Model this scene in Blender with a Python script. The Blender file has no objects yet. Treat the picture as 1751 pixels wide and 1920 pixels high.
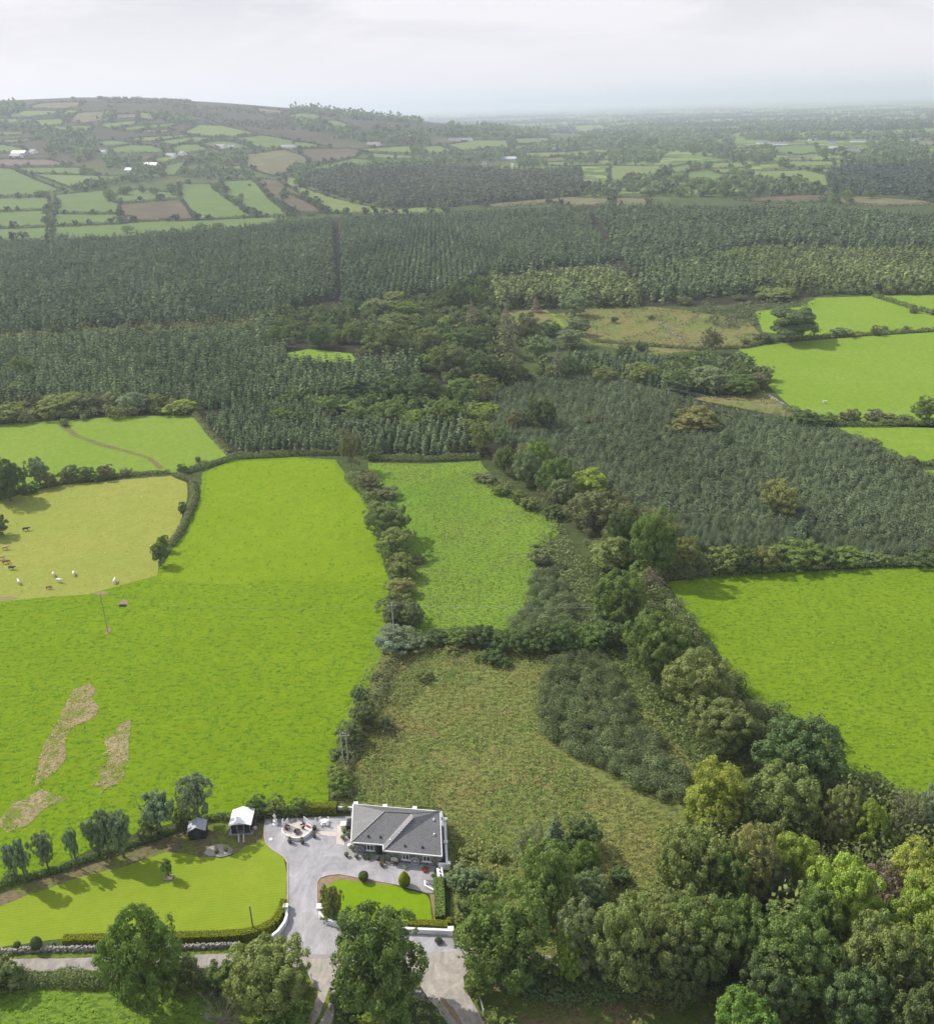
import bpy, bmesh, math, random
import numpy as np
from mathutils import Vector, Matrix, geometry, noise
R = math.radians
rnd = random.Random(7)
rs = np.random.RandomState(11)
SC = bpy.context.scene
COL = SC.collection

# ------------------------------------------------------------------ camera
PW, PH, F = 1751.0, 1920.0, 1728.0
CAMH, PITCH, ROLL = 120.0, R(23.75), R(-1.75)
cd = bpy.data.cameras.new('camera'); cam = bpy.data.objects.new('camera', cd); COL.objects.link(cam)
cd.sensor_fit = 'HORIZONTAL'; cd.sensor_width = 36.0; cd.lens = 36.0 * F / PW
cd.clip_start = 1.0; cd.clip_end = 300000.0
cam.matrix_world = Matrix.Translation((0, 0, CAMH)) @ Matrix.Rotation(R(90) - PITCH, 4, 'X') @ Matrix.Rotation(ROLL, 4, 'Z')
SC.camera = cam
# ------------------------------------------------------------------ view / render
SC.render.engine = 'CYCLES'
SC.view_settings.view_transform = 'Standard'; SC.view_settings.look = 'None'
SC.view_settings.exposure = 0.0; SC.view_settings.gamma = 1.0
SC.cycles.max_bounces = 8; SC.cycles.diffuse_bounces = 3; SC.cycles.glossy_bounces = 2
SC.cycles.transmission_bounces = 3; SC.cycles.volume_bounces = 5; SC.cycles.transparent_max_bounces = 4
SC.cycles.use_denoising = True
SC.cycles.caustics_reflective = False; SC.cycles.caustics_refractive = False
# ------------------------------------------------------------------ sky and sun
SUN_DIR = Vector((-0.857, 0.515, 0.0)).normalized(); SUN_EL = R(43)
sv = Vector((SUN_DIR.x * math.cos(SUN_EL), SUN_DIR.y * math.cos(SUN_EL), math.sin(SUN_EL)))
sd = bpy.data.lights.new('sun', 'SUN'); sd.energy = 4.6; sd.angle = R(0.6); sd.color = (1.0, 0.95, 0.86)
so = bpy.data.objects.new('sun', sd); COL.objects.link(so); so.rotation_euler = sv.to_track_quat('Z', 'Y').to_euler()
so.location = (0, 0, 400)
w = bpy.data.worlds.new('World'); SC.world = w; w.use_nodes = True
nt = w.node_tree; nt.nodes.clear()
def N(nt, t, **kw):
    n = nt.nodes.new(t)
    for k, v in kw.items():
        if k.startswith('i_'): n.inputs[k[2:].replace('_', ' ')].default_value = v
        else: setattr(n, k, v)
    return n
L = lambda nt, a, b: nt.links.new(a, b)
out = N(nt, 'ShaderNodeOutputWorld'); sky = N(nt, 'ShaderNodeTexSky', sky_type='NISHITA', sun_disc=False)
sky.sun_elevation = SUN_EL; sky.sun_rotation = math.atan2(SUN_DIR.x, SUN_DIR.y)
sky.air_density = 1.0; sky.dust_density = 2.5; sky.ozone_density = 1.0
b1 = N(nt, 'ShaderNodeBackground'); b1.inputs['Strength'].default_value = 0.13; L(nt, sky.outputs[0], b1.inputs['Color'])
tc = N(nt, 'ShaderNodeTexCoord'); sep = N(nt, 'ShaderNodeSeparateXYZ'); L(nt, tc.outputs['Generated'], sep.inputs[0])
mp = N(nt, 'ShaderNodeMapping'); mp.inputs['Scale'].default_value = (2.6, 2.6, 13.0); L(nt, tc.outputs['Generated'], mp.inputs[0])
n1 = N(nt, 'ShaderNodeTexNoise'); n1.inputs['Scale'].default_value = 1.3; n1.inputs['Detail'].default_value = 7; n1.inputs['Roughness'].default_value = 0.55; n1.inputs['Distortion'].default_value = 0.6
L(nt, mp.outputs[0], n1.inputs['Vector'])
cr = N(nt, 'ShaderNodeValToRGB'); e = cr.color_ramp.elements
e[0].position = 0.42; e[0].color = (0.68, 0.685, 0.75, 1); e[1].position = 0.58; e[1].color = (0.97, 0.95, 0.99, 1)
L(nt, n1.outputs['Fac'], cr.inputs[0])
# the cloud sheet is thin and bright low down, greyer higher up
g1 = N(nt, 'ShaderNodeValToRGB'); e = g1.color_ramp.elements
e[0].position = 0.0; e[0].color = (0.0, 0.0, 0.0, 1); e[1].position = 0.14; e[1].color = (1, 1, 1, 1)
e_ = g1.color_ramp.elements.new(0.035); e_.color = (0.12, 0.12, 0.12, 1)
L(nt, sep.outputs['Z'], g1.inputs[0])
m1 = N(nt, 'ShaderNodeMixRGB'); L(nt, g1.outputs[0], m1.inputs[0]); m1.inputs[1].default_value = (1.02, 0.985, 1.02, 1); L(nt, cr.outputs[0], m1.inputs[2])
b2 = N(nt, 'ShaderNodeBackground'); b2.inputs['Strength'].default_value = 0.98; # higher up the sheet glows with the sun behind it
g3 = N(nt, 'ShaderNodeValToRGB'); e = g3.color_ramp.elements
e[0].position = 0.16; e[0].color = (1, 1, 1, 1); e[1].position = 0.32; e[1].color = (1.5, 1.5, 1.5, 1); L(nt, sep.outputs['Z'], g3.inputs[0])
m2 = N(nt, 'ShaderNodeMixRGB', blend_type='MULTIPLY'); m2.inputs[0].default_value = 1.0; L(nt, m1.outputs[0], m2.inputs[1]); L(nt, g3.outputs[0], m2.inputs[2]); L(nt, m2.outputs[0], b2.inputs['Color'])
g2 = N(nt, 'ShaderNodeValToRGB'); e = g2.color_ramp.elements
e[0].position = 0.16; e[0].color = (0.96, 0.96, 0.96, 1); e[1].position = 0.5; e[1].color = (0.34, 0.34, 0.34, 1)
L(nt, sep.outputs['Z'], g2.inputs[0])
ms = N(nt, 'ShaderNodeMixShader'); L(nt, g2.outputs[0], ms.inputs[0]); L(nt, b1.outputs[0], ms.inputs[1]); L(nt, b2.outputs[0], ms.inputs[2])
L(nt, ms.outputs[0], out.inputs[0])

# ------------------------------------------------------------------ tagging
def tag(o, label=None, cat=None, group=None, kind=None):
    if label: o['label'] = label
    if cat: o['category'] = cat
    if group: o['group'] = group
    if kind: o['kind'] = kind
    return o
def empty(name, loc, rz=0.0):
    o = bpy.data.objects.new(name, None); COL.objects.link(o); o.location = loc; o.rotation_euler = (0, 0, rz)
    o.empty_display_size = 0.3
    return o

# ------------------------------------------------------------------ rays, terrain
cP, sP, cR, sR = math.cos(PITCH), math.sin(PITCH), math.cos(ROLL), math.sin(ROLL)
def ray(u, v):
    x = np.asarray(u, float) - PW / 2; y = -(np.asarray(v, float) - PH / 2)
    x, y = x * cR - y * sR, x * sR + y * cR
    return x, F * cP + y * sP, -F * sP + y * cP
RY = 3600.0
_su = [-700, -250, 0, 90, 180, 300, 400, 500, 600, 700, 820, 920, 1000, 1200]
_sv = [196, 192, 189, 186, 182, 186, 191, 199, 207, 216, 231, 241, 252, 275]
_rx, _ry_, _rz = ray(_su, _sv)
RIDX = _rx * RY / _ry_; RIDZ = np.maximum(0, CAMH + _rz * RY / _ry_)
FX = [-2500, -504, -206, 0, 150, 500]; FY = [1000, 1080, 1240, 1420, 1700, 2600]
def H(x, y):
    x = np.asarray(x, float); y = np.asarray(y, float)
    zr = np.interp(x, RIDX, RIDZ); yf = np.interp(x, FX, FY)
    t = (y - yf) / (RY - yf)
    tt = np.clip(t, 0, 2)
    g = np.where(tt < 1, np.sin(np.clip(tt, 0, 1) * math.pi / 2) ** 1.5, 0.5 + 0.5 * np.cos((tt - 1) * math.pi))
    bump = 1 + 0.05 * np.sin(x * 0.0061 + 1.3) * np.sin(y * 0.0047) * (1 - np.clip(tt, 0, 1)) * 2
    return zr * g * bump
def hit(u, v):
    """point of the ground under a pixel of the photograph"""
    d = ray(u, v); sc = np.hypot(d[0], d[1])
    dx, dy, dz = d[0] / sc, d[1] / sc, d[2] / sc
    shp = np.shape(dx); dx, dy, dz = map(np.atleast_1d, (dx, dy, dz))
    rr = np.geomspace(60, 60000, 900)
    X = dx[:, None] * rr; Y = dy[:, None] * rr; Z = CAMH + dz[:, None] * rr
    below = Z < H(X, Y)
    i = np.argmax(below, axis=1); i = np.where(below.any(axis=1), i, len(rr) - 1); i = np.maximum(i, 1)
    lo, hi = rr[i - 1], rr[i]
    for _ in range(24):
        m = (lo + hi) / 2; b = (CAMH + dz * m) < H(dx * m, dy * m)
        hi = np.where(b, m, hi); lo = np.where(b, lo, m)
    X, Y = dx * hi, dy * hi
    return X.reshape(shp), Y.reshape(shp)
def G(u, v, z=0.0):
    d = ray(u, v); t = (z - CAMH) / d[2]
    return float(d[0] * t), float(d[1] * t)
def proj(x, y, z):
    z = z - CAMH
    yc = y * sP + z * cP; dep = y * cP - z * sP
    X, Y = x / dep * F, yc / dep * F
    X, Y = X * cR + Y * sR, -X * sR + Y * cR
    return X + PW / 2, PH / 2 - Y, dep
def z_at(x, y, v):
    lo, hi = -5.0, 400.0
    for _ in range(40):
        m = (lo + hi) / 2
        if proj(x, y, m)[1] > v: lo = m
        else: hi = m
    return lo
def Zm(ox, oy, s):
    return lambda pts: [(ox + a / s, oy + b / s) for a, b in pts]
T1 = Zm(0, 160, 2.918); T2 = Zm(550, 160, 2.918); T3 = Zm(1150, 160, 2.913)
T4 = Zm(0, 440, 2.918); T5 = Zm(580, 440, 2.918); T6 = Zm(1150, 440, 2.913)
T7 = Zm(600, 840, 3.184); T8 = Zm(1100, 840, 2.690)
A1 = Zm(0, 1400, 3.693); A2 = Zm(400, 1450, 3.502); A3 = Zm(480, 1480, 4.49); A4 = Zm(850, 1400, 3.693); A5 = Zm(1250, 1400, 3.495); A0 = Zm(0, 850, 3.491)
C1 = Zm(490, 1500, 9.216); C2 = Zm(640, 1560, 7.613); C3 = Zm(340, 1490, 9.728)

# ------------------------------------------------------------------ mesh helpers
def link_mesh(name, verts, faces, mat=None, parent=None, smooth=False):
    me = bpy.data.meshes.new(name); me.from_pydata([tuple(map(float, v)) for v in verts], [], [tuple(f) for f in faces]); me.update()
    if smooth: me.polygons.foreach_set('use_smooth', [True] * len(me.polygons))
    o = bpy.data.objects.new(name, me); COL.objects.link(o)
    if mat: me.materials.append(mat)
    if parent: o.parent = parent
    return o
def quad_mesh(name, V, mat, tone=None):
    """V: (n,4,3) loose quads"""
    n = len(V); me = bpy.data.meshes.new(name)
    me.vertices.add(n * 4); me.vertices.foreach_set('co', np.ascontiguousarray(V, dtype=np.float32).ravel())
    me.loops.add(n * 4); me.loops.foreach_set('vertex_index', np.arange(n * 4, dtype=np.int32))
    me.polygons.add(n); me.polygons.foreach_set('loop_start', np.arange(0, n * 4, 4, dtype=np.int32))
    if tone is not None:
        a = me.attributes.new('tone', 'FLOAT', 'FACE'); a.data.foreach_set('value', np.asarray(tone, np.float32))
    me.update(calc_edges=True); me.materials.append(mat)
    return me
def leaf_quads(C, Nn, S, rs, asp=0.8):
    n = len(C); Nn = Nn / (np.linalg.norm(Nn, axis=1, keepdims=True) + 1e-9)
    r = rs.normal(size=(n, 3)); a = np.cross(Nn, r); a /= (np.linalg.norm(a, axis=1, keepdims=True) + 1e-9); b = np.cross(Nn, a)
    s = np.asarray(S).reshape(-1, 1) * 0.5
    return np.stack([C - a * s, C - b * s * asp, C + a * s, C + b * s * asp], axis=1)
class MB:
    def __init__(s): s.v = []; s.f = []
    def add(s, v, f):
        k = len(s.v); s.v += [tuple(p) for p in v]; s.f += [tuple(i + k for i in q) for q in f]; return s
    def box(s, c, d, rz=0.0, taper=1.0):
        x, y, z = d[0] / 2, d[1] / 2, d[2] / 2; vv = []
        for sz in (-1, 1):
            k = taper if sz > 0 else 1
            for sx, sy in ((-1, -1), (1, -1), (1, 1), (-1, 1)):
                X, Y = sx * x * k, sy * y * k
                vv.append((c[0] + X * math.cos(rz) - Y * math.sin(rz), c[1] + X * math.sin(rz) + Y * math.cos(rz), c[2] + sz * z))
        return s.add(vv, [(3, 2, 1, 0), (4, 5, 6, 7), (0, 1, 5, 4), (1, 2, 6, 5), (2, 3, 7, 6), (3, 0, 4, 7)])
    def tube(s, pts, rad, n=6, cap=True):
        pts = [Vector(p) for p in pts]; rad = rad if hasattr(rad, '__len__') else [rad] * len(pts); vv = []; m = len(pts)
        for i, p in enumerate(pts):
            d = (pts[min(i + 1, m - 1)] - pts[max(i - 1, 0)]).normalized()
            u = d.cross(Vector((0, 0, 1)) if abs(d.z) < 0.9 else Vector((1, 0, 0))).normalized(); w_ = d.cross(u)
            for k in range(n):
                a = 2 * math.pi * k / n; vv.append(p + (u * math.cos(a) + w_ * math.sin(a)) * rad[i])
        ff = [(i * n + k, i * n + (k + 1) % n, (i + 1) * n + (k + 1) % n, (i + 1) * n + k) for i in range(m - 1) for k in range(n)]
        if cap: ff += [tuple(range(n))[::-1], tuple((m - 1) * n + k for k in range(n))]
        return s.add(vv, ff)
    def lathe(s, c, prof, n=16):
        vv = [(c[0] + r * math.cos(2 * math.pi * k / n), c[1] + r * math.sin(2 * math.pi * k / n), c[2] + z) for r, z in prof for k in range(n)]
        m = len(prof)
        ff = [(i * n + k, i * n + (k + 1) % n, (i + 1) * n + (k + 1) % n, (i + 1) * n + k) for i in range(m - 1) for k in range(n)]
        ff += [tuple(range(n))[::-1], tuple((m - 1) * n + k for k in range(n))]
        return s.add(vv, ff)
    def wall(s, pts, h, t, z0=0.0, top=None):
        """ribbon wall along a polyline, thickness t, mitred"""
        P = [Vector((p[0], p[1])) for p in pts]; m = len(P); vv = []
        for i, p in enumerate(P):
            d = (P[min(i + 1, m - 1)] - P[max(i - 1, 0)]).normalized(); nn = Vector((-d.y, d.x)) * t / 2
            for q in (p + nn, p - nn): vv += [(q.x, q.y, z0), (q.x, q.y, z0 + h)]
        ff = []
        for i in range(m - 1):
            a, b = i * 4, (i + 1) * 4
            ff += [(a, b, b + 1, a + 1), (a + 2, a + 3, b + 3, b + 2), (a + 1, b + 1, b + 3, a + 3), (a, a + 2, b + 2, b)]
        ff += [(0, 1, 3, 2), ((m - 1) * 4, (m - 1) * 4 + 2, (m - 1) * 4 + 3, (m - 1) * 4 + 1)]
        return s.add(vv, ff)
    def build(s, name, mat=None, parent=None, smooth=False): return link_mesh(name, s.v, s.f, mat, parent, smooth)

# ------------------------------------------------------------------ materials
def mat_new(name):
    m = bpy.data.materials.new(name); m.use_nodes = True; nt = m.node_tree; nt.nodes.clear()
    o = N(nt, 'ShaderNodeOutputMaterial'); b = N(nt, 'ShaderNodeBsdfPrincipled'); L(nt, b.outputs[0], o.inputs[0])
    return m, nt, b, o
def ramp(nt, fac, stops):
    r = N(nt, 'ShaderNodeValToRGB'); e = r.color_ramp.elements
    while len(e) < len(stops): e.new(0.5)
    for k, (p, c) in enumerate(stops): e[k].position = p; e[k].color = (*c, 1) if len(c) == 3 else c
    L(nt, fac, r.inputs[0]); return r.outputs[0]
def noise_fac(nt, scale, detail=4, rough=0.6, stretch=None, dist=0.0):
    g = N(nt, 'ShaderNodeNewGeometry'); src = g.outputs['Position']
    if stretch:
        m = N(nt, 'ShaderNodeMapping'); m.inputs['Scale'].default_value = stretch; L(nt, src, m.inputs[0]); src = m.outputs[0]
    n = N(nt, 'ShaderNodeTexNoise'); n.inputs['Scale'].default_value = scale; n.inputs['Detail'].default_value = detail
    n.inputs['Roughness'].default_value = rough; n.inputs['Distortion'].default_value = dist
    L(nt, src, n.inputs['Vector']); return n.outputs['Fac']
def mixc(nt, fac, a, b, mode='MIX'):
    m = N(nt, 'ShaderNodeMixRGB', blend_type=mode)
    for k, x in ((0, fac), (1, a), (2, b)):
        if hasattr(x, 'default_value') and not isinstance(x, (int, float, tuple)): L(nt, x, m.inputs[k])
        elif k == 0: m.inputs[0].default_value = x
        else: m.inputs[k].default_value = (*x, 1) if len(x) == 3 else x
    return m.outputs[0]
def grass_mat(name, a, b, c, big=0.03, mid=0.25, tuft=1.6, tuft_lo=0.50, tuft_hi=0.60, bump=0.5, stripe=None, d=None, d_at=0.62):
    """a,b: slow drift between two greens; c: darker tufts, their small shadows painted into the colour; d: optional patches"""
    m, nt, bs, o = mat_new(name)
    f1 = ramp(nt, noise_fac(nt, big, 3), [(0.35, (0, 0, 0)), (0.65, (1, 1, 1))])
    col = mixc(nt, f1, a, b)
    f2 = noise_fac(nt, mid, 5, 0.7); dk = tuple(x * 0.72 for x in a)
    col = mixc(nt, ramp(nt, f2, [(0.40, (0.0, 0, 0)), (0.7, (0.5, 0.5, 0.5))]), col, dk)
    if d:
        f4 = ramp(nt, noise_fac(nt, mid * 0.33, 6, 0.75, dist=1.2), [(d_at, (0, 0, 0)), (d_at + 0.05, (1, 1, 1))]); col = mixc(nt, f4, col, d)
    f3 = noise_fac(nt, tuft, 4, 0.65, stretch=(0.75, 1.25, 1))
    col = mixc(nt, ramp(nt, f3, [(tuft_lo, (0, 0, 0)), (tuft_hi, (1, 1, 1))]), col, c)
    if stripe:
        g = N(nt, 'ShaderNodeNewGeometry'); mp = N(nt, 'ShaderNodeMapping'); mp.inputs['Rotation'].default_value = (0, 0, stripe[0]); L(nt, g.outputs['Position'], mp.inputs[0])
        wv = N(nt, 'ShaderNodeTexWave'); wv.inputs['Scale'].default_value = stripe[1]; wv.inputs['Distortion'].default_value = 1.2; wv.inputs['Detail'].default_value = 2; L(nt, mp.outputs[0], wv.inputs[0])
        col = mixc(nt, ramp(nt, wv.outputs['Fac'], [(0.35, (0, 0, 0)), (0.65, (0.35, 0.35, 0.35))]), col, stripe[2])
    L(nt, col, bs.inputs['Base Color']); bs.inputs['Roughness'].default_value = 1.0; bs.inputs['Specular IOR Level'].default_value = 0.03
    if bump:
        bp = N(nt, 'ShaderNodeBump'); bp.inputs['Strength'].default_value = bump; bp.inputs['Distance'].default_value = 0.55
        fb = noise_fac(nt, 0.9, 6, 0.75); L(nt, fb, bp.inputs['Height']); L(nt, bp.outputs[0], bs.inputs['Normal'])
    return m
def stained(m, dark=0.72, scale=0.22):
    nt = m.node_tree; bs = next(n for n in nt.nodes if n.type == 'BSDF_PRINCIPLED'); src = bs.inputs['Base Color'].links[0].from_socket
    f = ramp(nt, noise_fac(nt, scale, 8, .72, stretch=(1.6, .7, 1), dist=1.5), [(0.38, (dark,) * 3), (0.62, (1.06,) * 3)]); L(nt, mixc(nt, 1.0, src, f, 'MULTIPLY'), bs.inputs['Base Color']); return m
def plain_mat(name, col, rough=0.7, spec=0.3, var=0.12, scale=1.5, bump=0.0, bscale=8.0):
    m, nt, bs, o = mat_new(name)
    f = noise_fac(nt, scale, 6, 0.7)
    lo = tuple(x * (1 - var) for x in col); hi = tuple(min(1, x * (1 + var)) for x in col)
    L(nt, ramp(nt, f, [(0.3, lo), (0.7, hi)]), bs.inputs['Base Color'])
    bs.inputs['Roughness'].default_value = rough; bs.inputs['Specular IOR Level'].default_value = spec
    if bump:
        bp = N(nt, 'ShaderNodeBump'); bp.inputs['Strength'].default_value = bump; bp.inputs['Distance'].default_value = 0.05
        L(nt, noise_fac(nt, bscale, 4), bp.inputs['Height']); L(nt, bp.outputs[0], bs.inputs['Normal'])
    return m
def leaf_mat(name, trans=0.35, var=0.35, hue=0.5):
    """foliage: colour comes from the object's own colour, every leaf differs a little"""
    m, nt, bs, o = mat_new(name)
    oi = N(nt, 'ShaderNodeObjectInfo'); g = N(nt, 'ShaderNodeNewGeometry'); at = N(nt, 'ShaderNodeAttribute', attribute_name='tone')
    hv = N(nt, 'ShaderNodeHueSaturation'); L(nt, oi.outputs['Color'], hv.inputs['Color'])
    mr = N(nt, 'ShaderNodeMapRange'); mr.inputs['To Min'].default_value = 1 - var; mr.inputs['To Max'].default_value = 1 + var; L(nt, g.outputs['Random Per Island'], mr.inputs[0])
    ad = N(nt, 'ShaderNodeMath', operation='ADD'); L(nt, mr.outputs[0], ad.inputs[0]); L(nt, at.outputs['Fac'], ad.inputs[1]); L(nt, ad.outputs[0], hv.inputs['Value'])
    nf = noise_fac(nt, 0.35, 4, 0.65)
    mh = N(nt, 'ShaderNodeMapRange'); mh.inputs['From Min'].default_value = 0.3; mh.inputs['From Max'].default_value = 0.7
    mh.inputs['To Min'].default_value = 0.5 - 0.018 * hue; mh.inputs['To Max'].default_value = 0.5 + 0.03 * hue; L(nt, nf, mh.inputs[0]); L(nt, mh.outputs[0], hv.inputs['Hue'])
    df = N(nt, 'ShaderNodeBsdfDiffuse'); tr = N(nt, 'ShaderNodeBsdfTranslucent'); mx = N(nt, 'ShaderNodeMixShader'); mx.inputs[0].default_value = trans
    tcol = mixc(nt, 1.0, hv.outputs[0], (1.02, 1.15, 0.7), 'MULTIPLY')
    L(nt, hv.outputs[0], df.inputs['Color']); L(nt, tcol, tr.inputs['Color'])
    L(nt, df.outputs[0], mx.inputs[1]); L(nt, tr.outputs[0], mx.inputs[2]); L(nt, mx.outputs[0], o.inputs[0])
    nt.nodes.remove(bs); return m
M = {}
M['leaf'] = leaf_mat('leaves', 0.30, 0.3)
M['needle'] = leaf_mat('needles', 0.18, 0.25, 0.4)
M['bark'] = plain_mat('bark', (0.13, 0.105, 0.08), 0.9, 0.1, 0.3, 4)
M['deadwood'] = plain_mat('dead_twigs', (0.26, 0.22, 0.19), 0.9, 0.1, 0.2, 4)
M['white'] = plain_mat('white_paint', (0.80, 0.80, 0.80), 0.6, 0.3, 0.05, 3)
M['offwhite'] = plain_mat('cream_render', (0.62, 0.58, 0.52), 0.8, 0.2, 0.1, 2)
M['dark'] = plain_mat('dark_timber', (0.03, 0.035, 0.04), 0.7, 0.3, 0.3, 5)
M['wood'] = plain_mat('pole_wood', (0.33, 0.29, 0.25), 0.85, 0.1, 0.2, 5)
M['grey_metal'] = plain_mat('grey_metal', (0.30, 0.32, 0.34), 0.45, 0.5, 0.1, 2)
M['brown'] = plain_mat('brown_wicker', (0.07, 0.05, 0.04), 0.8, 0.2, 0.3, 9)
M['red'] = plain_mat('red_flowers', (0.45, 0.03, 0.06), 0.7, 0.2, 0.5, 12)
M['blackpot'] = plain_mat('black_pot', (0.03, 0.03, 0.035), 0.5, 0.4, 0.2, 5)
# ------------------------------------------------------------------ ground sheets
def axis(lo, hi, step, far, grow=1.35):
    a = list(np.arange(lo, hi + 1, step)); s = step; x = hi
    while x < far: s *= grow; x += s; a.append(x)
    return a
xs_r = axis(0, 3000, 25, 60000); xs = [-x for x in xs_r[:0:-1]] + xs_r
ys = [-60000, -20000, -5000, -1000, -200] + axis(0, 5200, 25, 60000)
X, Y = np.meshgrid(xs, ys); Z = H(X, Y); nx, ny = len(xs), len(ys)
idx = np.arange(nx * ny).reshape(ny, nx)
faces = np.stack([idx[:-1, :-1], idx[:-1, 1:], idx[1:, 1:], idx[1:, :-1]], -1).reshape(-1, 4)
def ground_material():
    m, nt, bs, o = mat_new('countryside')
    g = N(nt, 'ShaderNodeNewGeometry'); mp = N(nt, 'ShaderNodeMapping'); mp.inputs['Scale'].default_value = (1 / 210., 1 / 260., 0); mp.inputs['Rotation'].default_value = (0, 0, 0.35); L(nt, g.outputs['Position'], mp.inputs[0])
    v = N(nt, 'ShaderNodeTexVoronoi'); v.inputs['Randomness'].default_value = 0.8; v.distance = 'CHEBYCHEV'; L(nt, mp.outputs[0], v.inputs['Vector'])
    s = N(nt, 'ShaderNodeSeparateColor'); L(nt, v.outputs['Color'], s.inputs[0])
    patch = ramp(nt, s.outputs[0], [(0.0, (0.075, 0.115, 0.03)), (0.28, (0.12, 0.19, 0.035)), (0.5, (0.17, 0.25, 0.05)), (0.66, (0.06, 0.075, 0.035)), (0.75, (0.15, 0.15, 0.07)), (0.88, (0.2, 0.27, 0.07)), (1.0, (0.09, 0.14, 0.04))])
    patch.node.color_ramp.interpolation = 'CONSTANT'
    near = mixc(nt, ramp(nt, noise_fac(nt, 0.02, 5), [(0.4, (0, 0, 0)), (0.6, (1, 1, 1))]), (0.085, 0.118, 0.035), (0.062, 0.082, 0.028))
    near = mixc(nt, ramp(nt, noise_fac(nt, 0.6, 5, .7), [(0.45, (0, 0, 0)), (0.6, (1, 1, 1))]), near, (0.045, 0.058, 0.025))
    sp = N(nt, 'ShaderNodeSeparateXYZ'); L(nt, g.outputs['Position'], sp.inputs[0])
    moor = mixc(nt, ramp(nt, noise_fac(nt, 0.006, 6, .7), [(0.42, (0, 0, 0)), (0.62, (1, 1, 1))]), (0.055, 0.06, 0.035), (0.10, 0.085, 0.05))
    f = N(nt, 'ShaderNodeMapRange'); f.inputs['From Min'].default_value = 1250; f.inputs['From Max'].default_value = 1400; L(nt, sp.outputs['Y'], f.inputs[0])
    h = N(nt, 'ShaderNodeMapRange'); h.inputs['From Min'].default_value = 30; h.inputs['From Max'].default_value = 60; L(nt, sp.outputs['Z'], h.inputs[0])
    h2 = N(nt, 'ShaderNodeMapRange'); h2.inputs['From Min'].default_value = 2; h2.inputs['From Max'].default_value = 12; L(nt, sp.outputs['Z'], h2.inputs[0])
    c = mixc(nt, f.outputs[0], near, patch); c = mixc(nt, h2.outputs[0], c, mixc(nt, 0.5, (0.11, 0.15, 0.045), moor)); c = mixc(nt, h.outputs[0], c, moor)
    L(nt, c, bs.inputs['Base Color']); bs.inputs['Roughness'].default_value = 0.95; bs.inputs['Specular IOR Level'].default_value = 0.05
    return m
gm = ground_material()
ground = link_mesh('ground', np.stack([X.ravel(), Y.ravel(), Z.ravel()], 1), faces, gm, smooth=True)
tag(ground, 'rolling countryside ground reaching to the horizon', None, None, 'structure')

def drape(name, pts, mat, off, label=None, step=None, kind='structure', wob=0.0, world=False):
    """a sheet on the terrain; pts are photograph pixels unless world"""
    if not world:
        u = [p[0] for p in pts]; v = [p[1] for p in pts]; px, py = hit(np.array(u), np.array(v)); P = list(zip(px, py))
    else: P = list(pts)
    if wob:
        Q = []
        for i in range(len(P)):
            a, b = P[i], P[(i + 1) % len(P)]; d = math.hypot(b[0] - a[0], b[1] - a[1]); k = max(1, int(d / (wob * 4)))
            for j in range(k):
                t = j / k; x, y = a[0] + (b[0] - a[0]) * t, a[1] + (b[1] - a[1]) * t
                nv = noise.noise_vector(Vector((x, y, 0)) / (wob * 6)); Q.append((x + nv.x * wob, y + nv.y * wob))
        P = Q
    vs = [Vector((float(a), float(b))) for a, b in P]; n = len(vs); ed = [(i, (i + 1) % n) for i in range(n)]
    if step:
        x0, x1 = min(v.x for v in vs), max(v.x for v in vs); y0, y1 = min(v.y for v in vs), max(v.y for v in vs)
        for gx in np.arange(x0, x1, step):
            for gy in np.arange(y0, y1, step): vs.append(Vector((gx + 0.37, gy + 0.21)))
    r = geometry.delaunay_2d_cdt(vs, ed, [], 1, 1e-4)
    V = np.array([(a.x, a.y) for a in r[0]]); z = H(V[:, 0], V[:, 1]) + off
    fs = []
    for f_ in r[2]:
        if len(f_) == 3:
            a, b, c_ = (V[k] for k in f_)
            if (b[0] - a[0]) * (c_[1] - a[1]) - (b[1] - a[1]) * (c_[0] - a[0]) < 0: f_ = f_[::-1]
        fs.append(f_)
    o = link_mesh(name, np.column_stack([V, z]), fs, mat, smooth=True)
    tag(o, label, None, None, kind); o['_'] = 0; del o['_']
    return o
def sample_poly(P, n_per, rs):
    P = np.array(P); x0, y0 = P.min(0); x1, y1 = P.max(0); n = int((x1 - x0) * (y1 - y0) * n_per)
    q = np.column_stack([rs.uniform(x0, x1, n), rs.uniform(y0, y1, n)]); return q[inside(q, P)]
def inside(q, P):
    P = np.asarray(P); c = np.zeros(len(q), bool); j = len(P) - 1
    for i in range(len(P)):
        yi, yj, xi, xj = P[i, 1], P[j, 1], P[i, 0], P[j, 0]
        if yi != yj:
            t = ((yi > q[:, 1]) != (yj > q[:, 1])) & (q[:, 0] < (xj - xi) * (q[:, 1] - yi) / (yj - yi) + xi); c ^= t
        j = i
    return c
def W(pts):
    x, y = hit(np.array([p[0] for p in pts]), np.array([p[1] for p in pts])); return list(zip(x.tolist(), y.tolist()))

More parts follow.
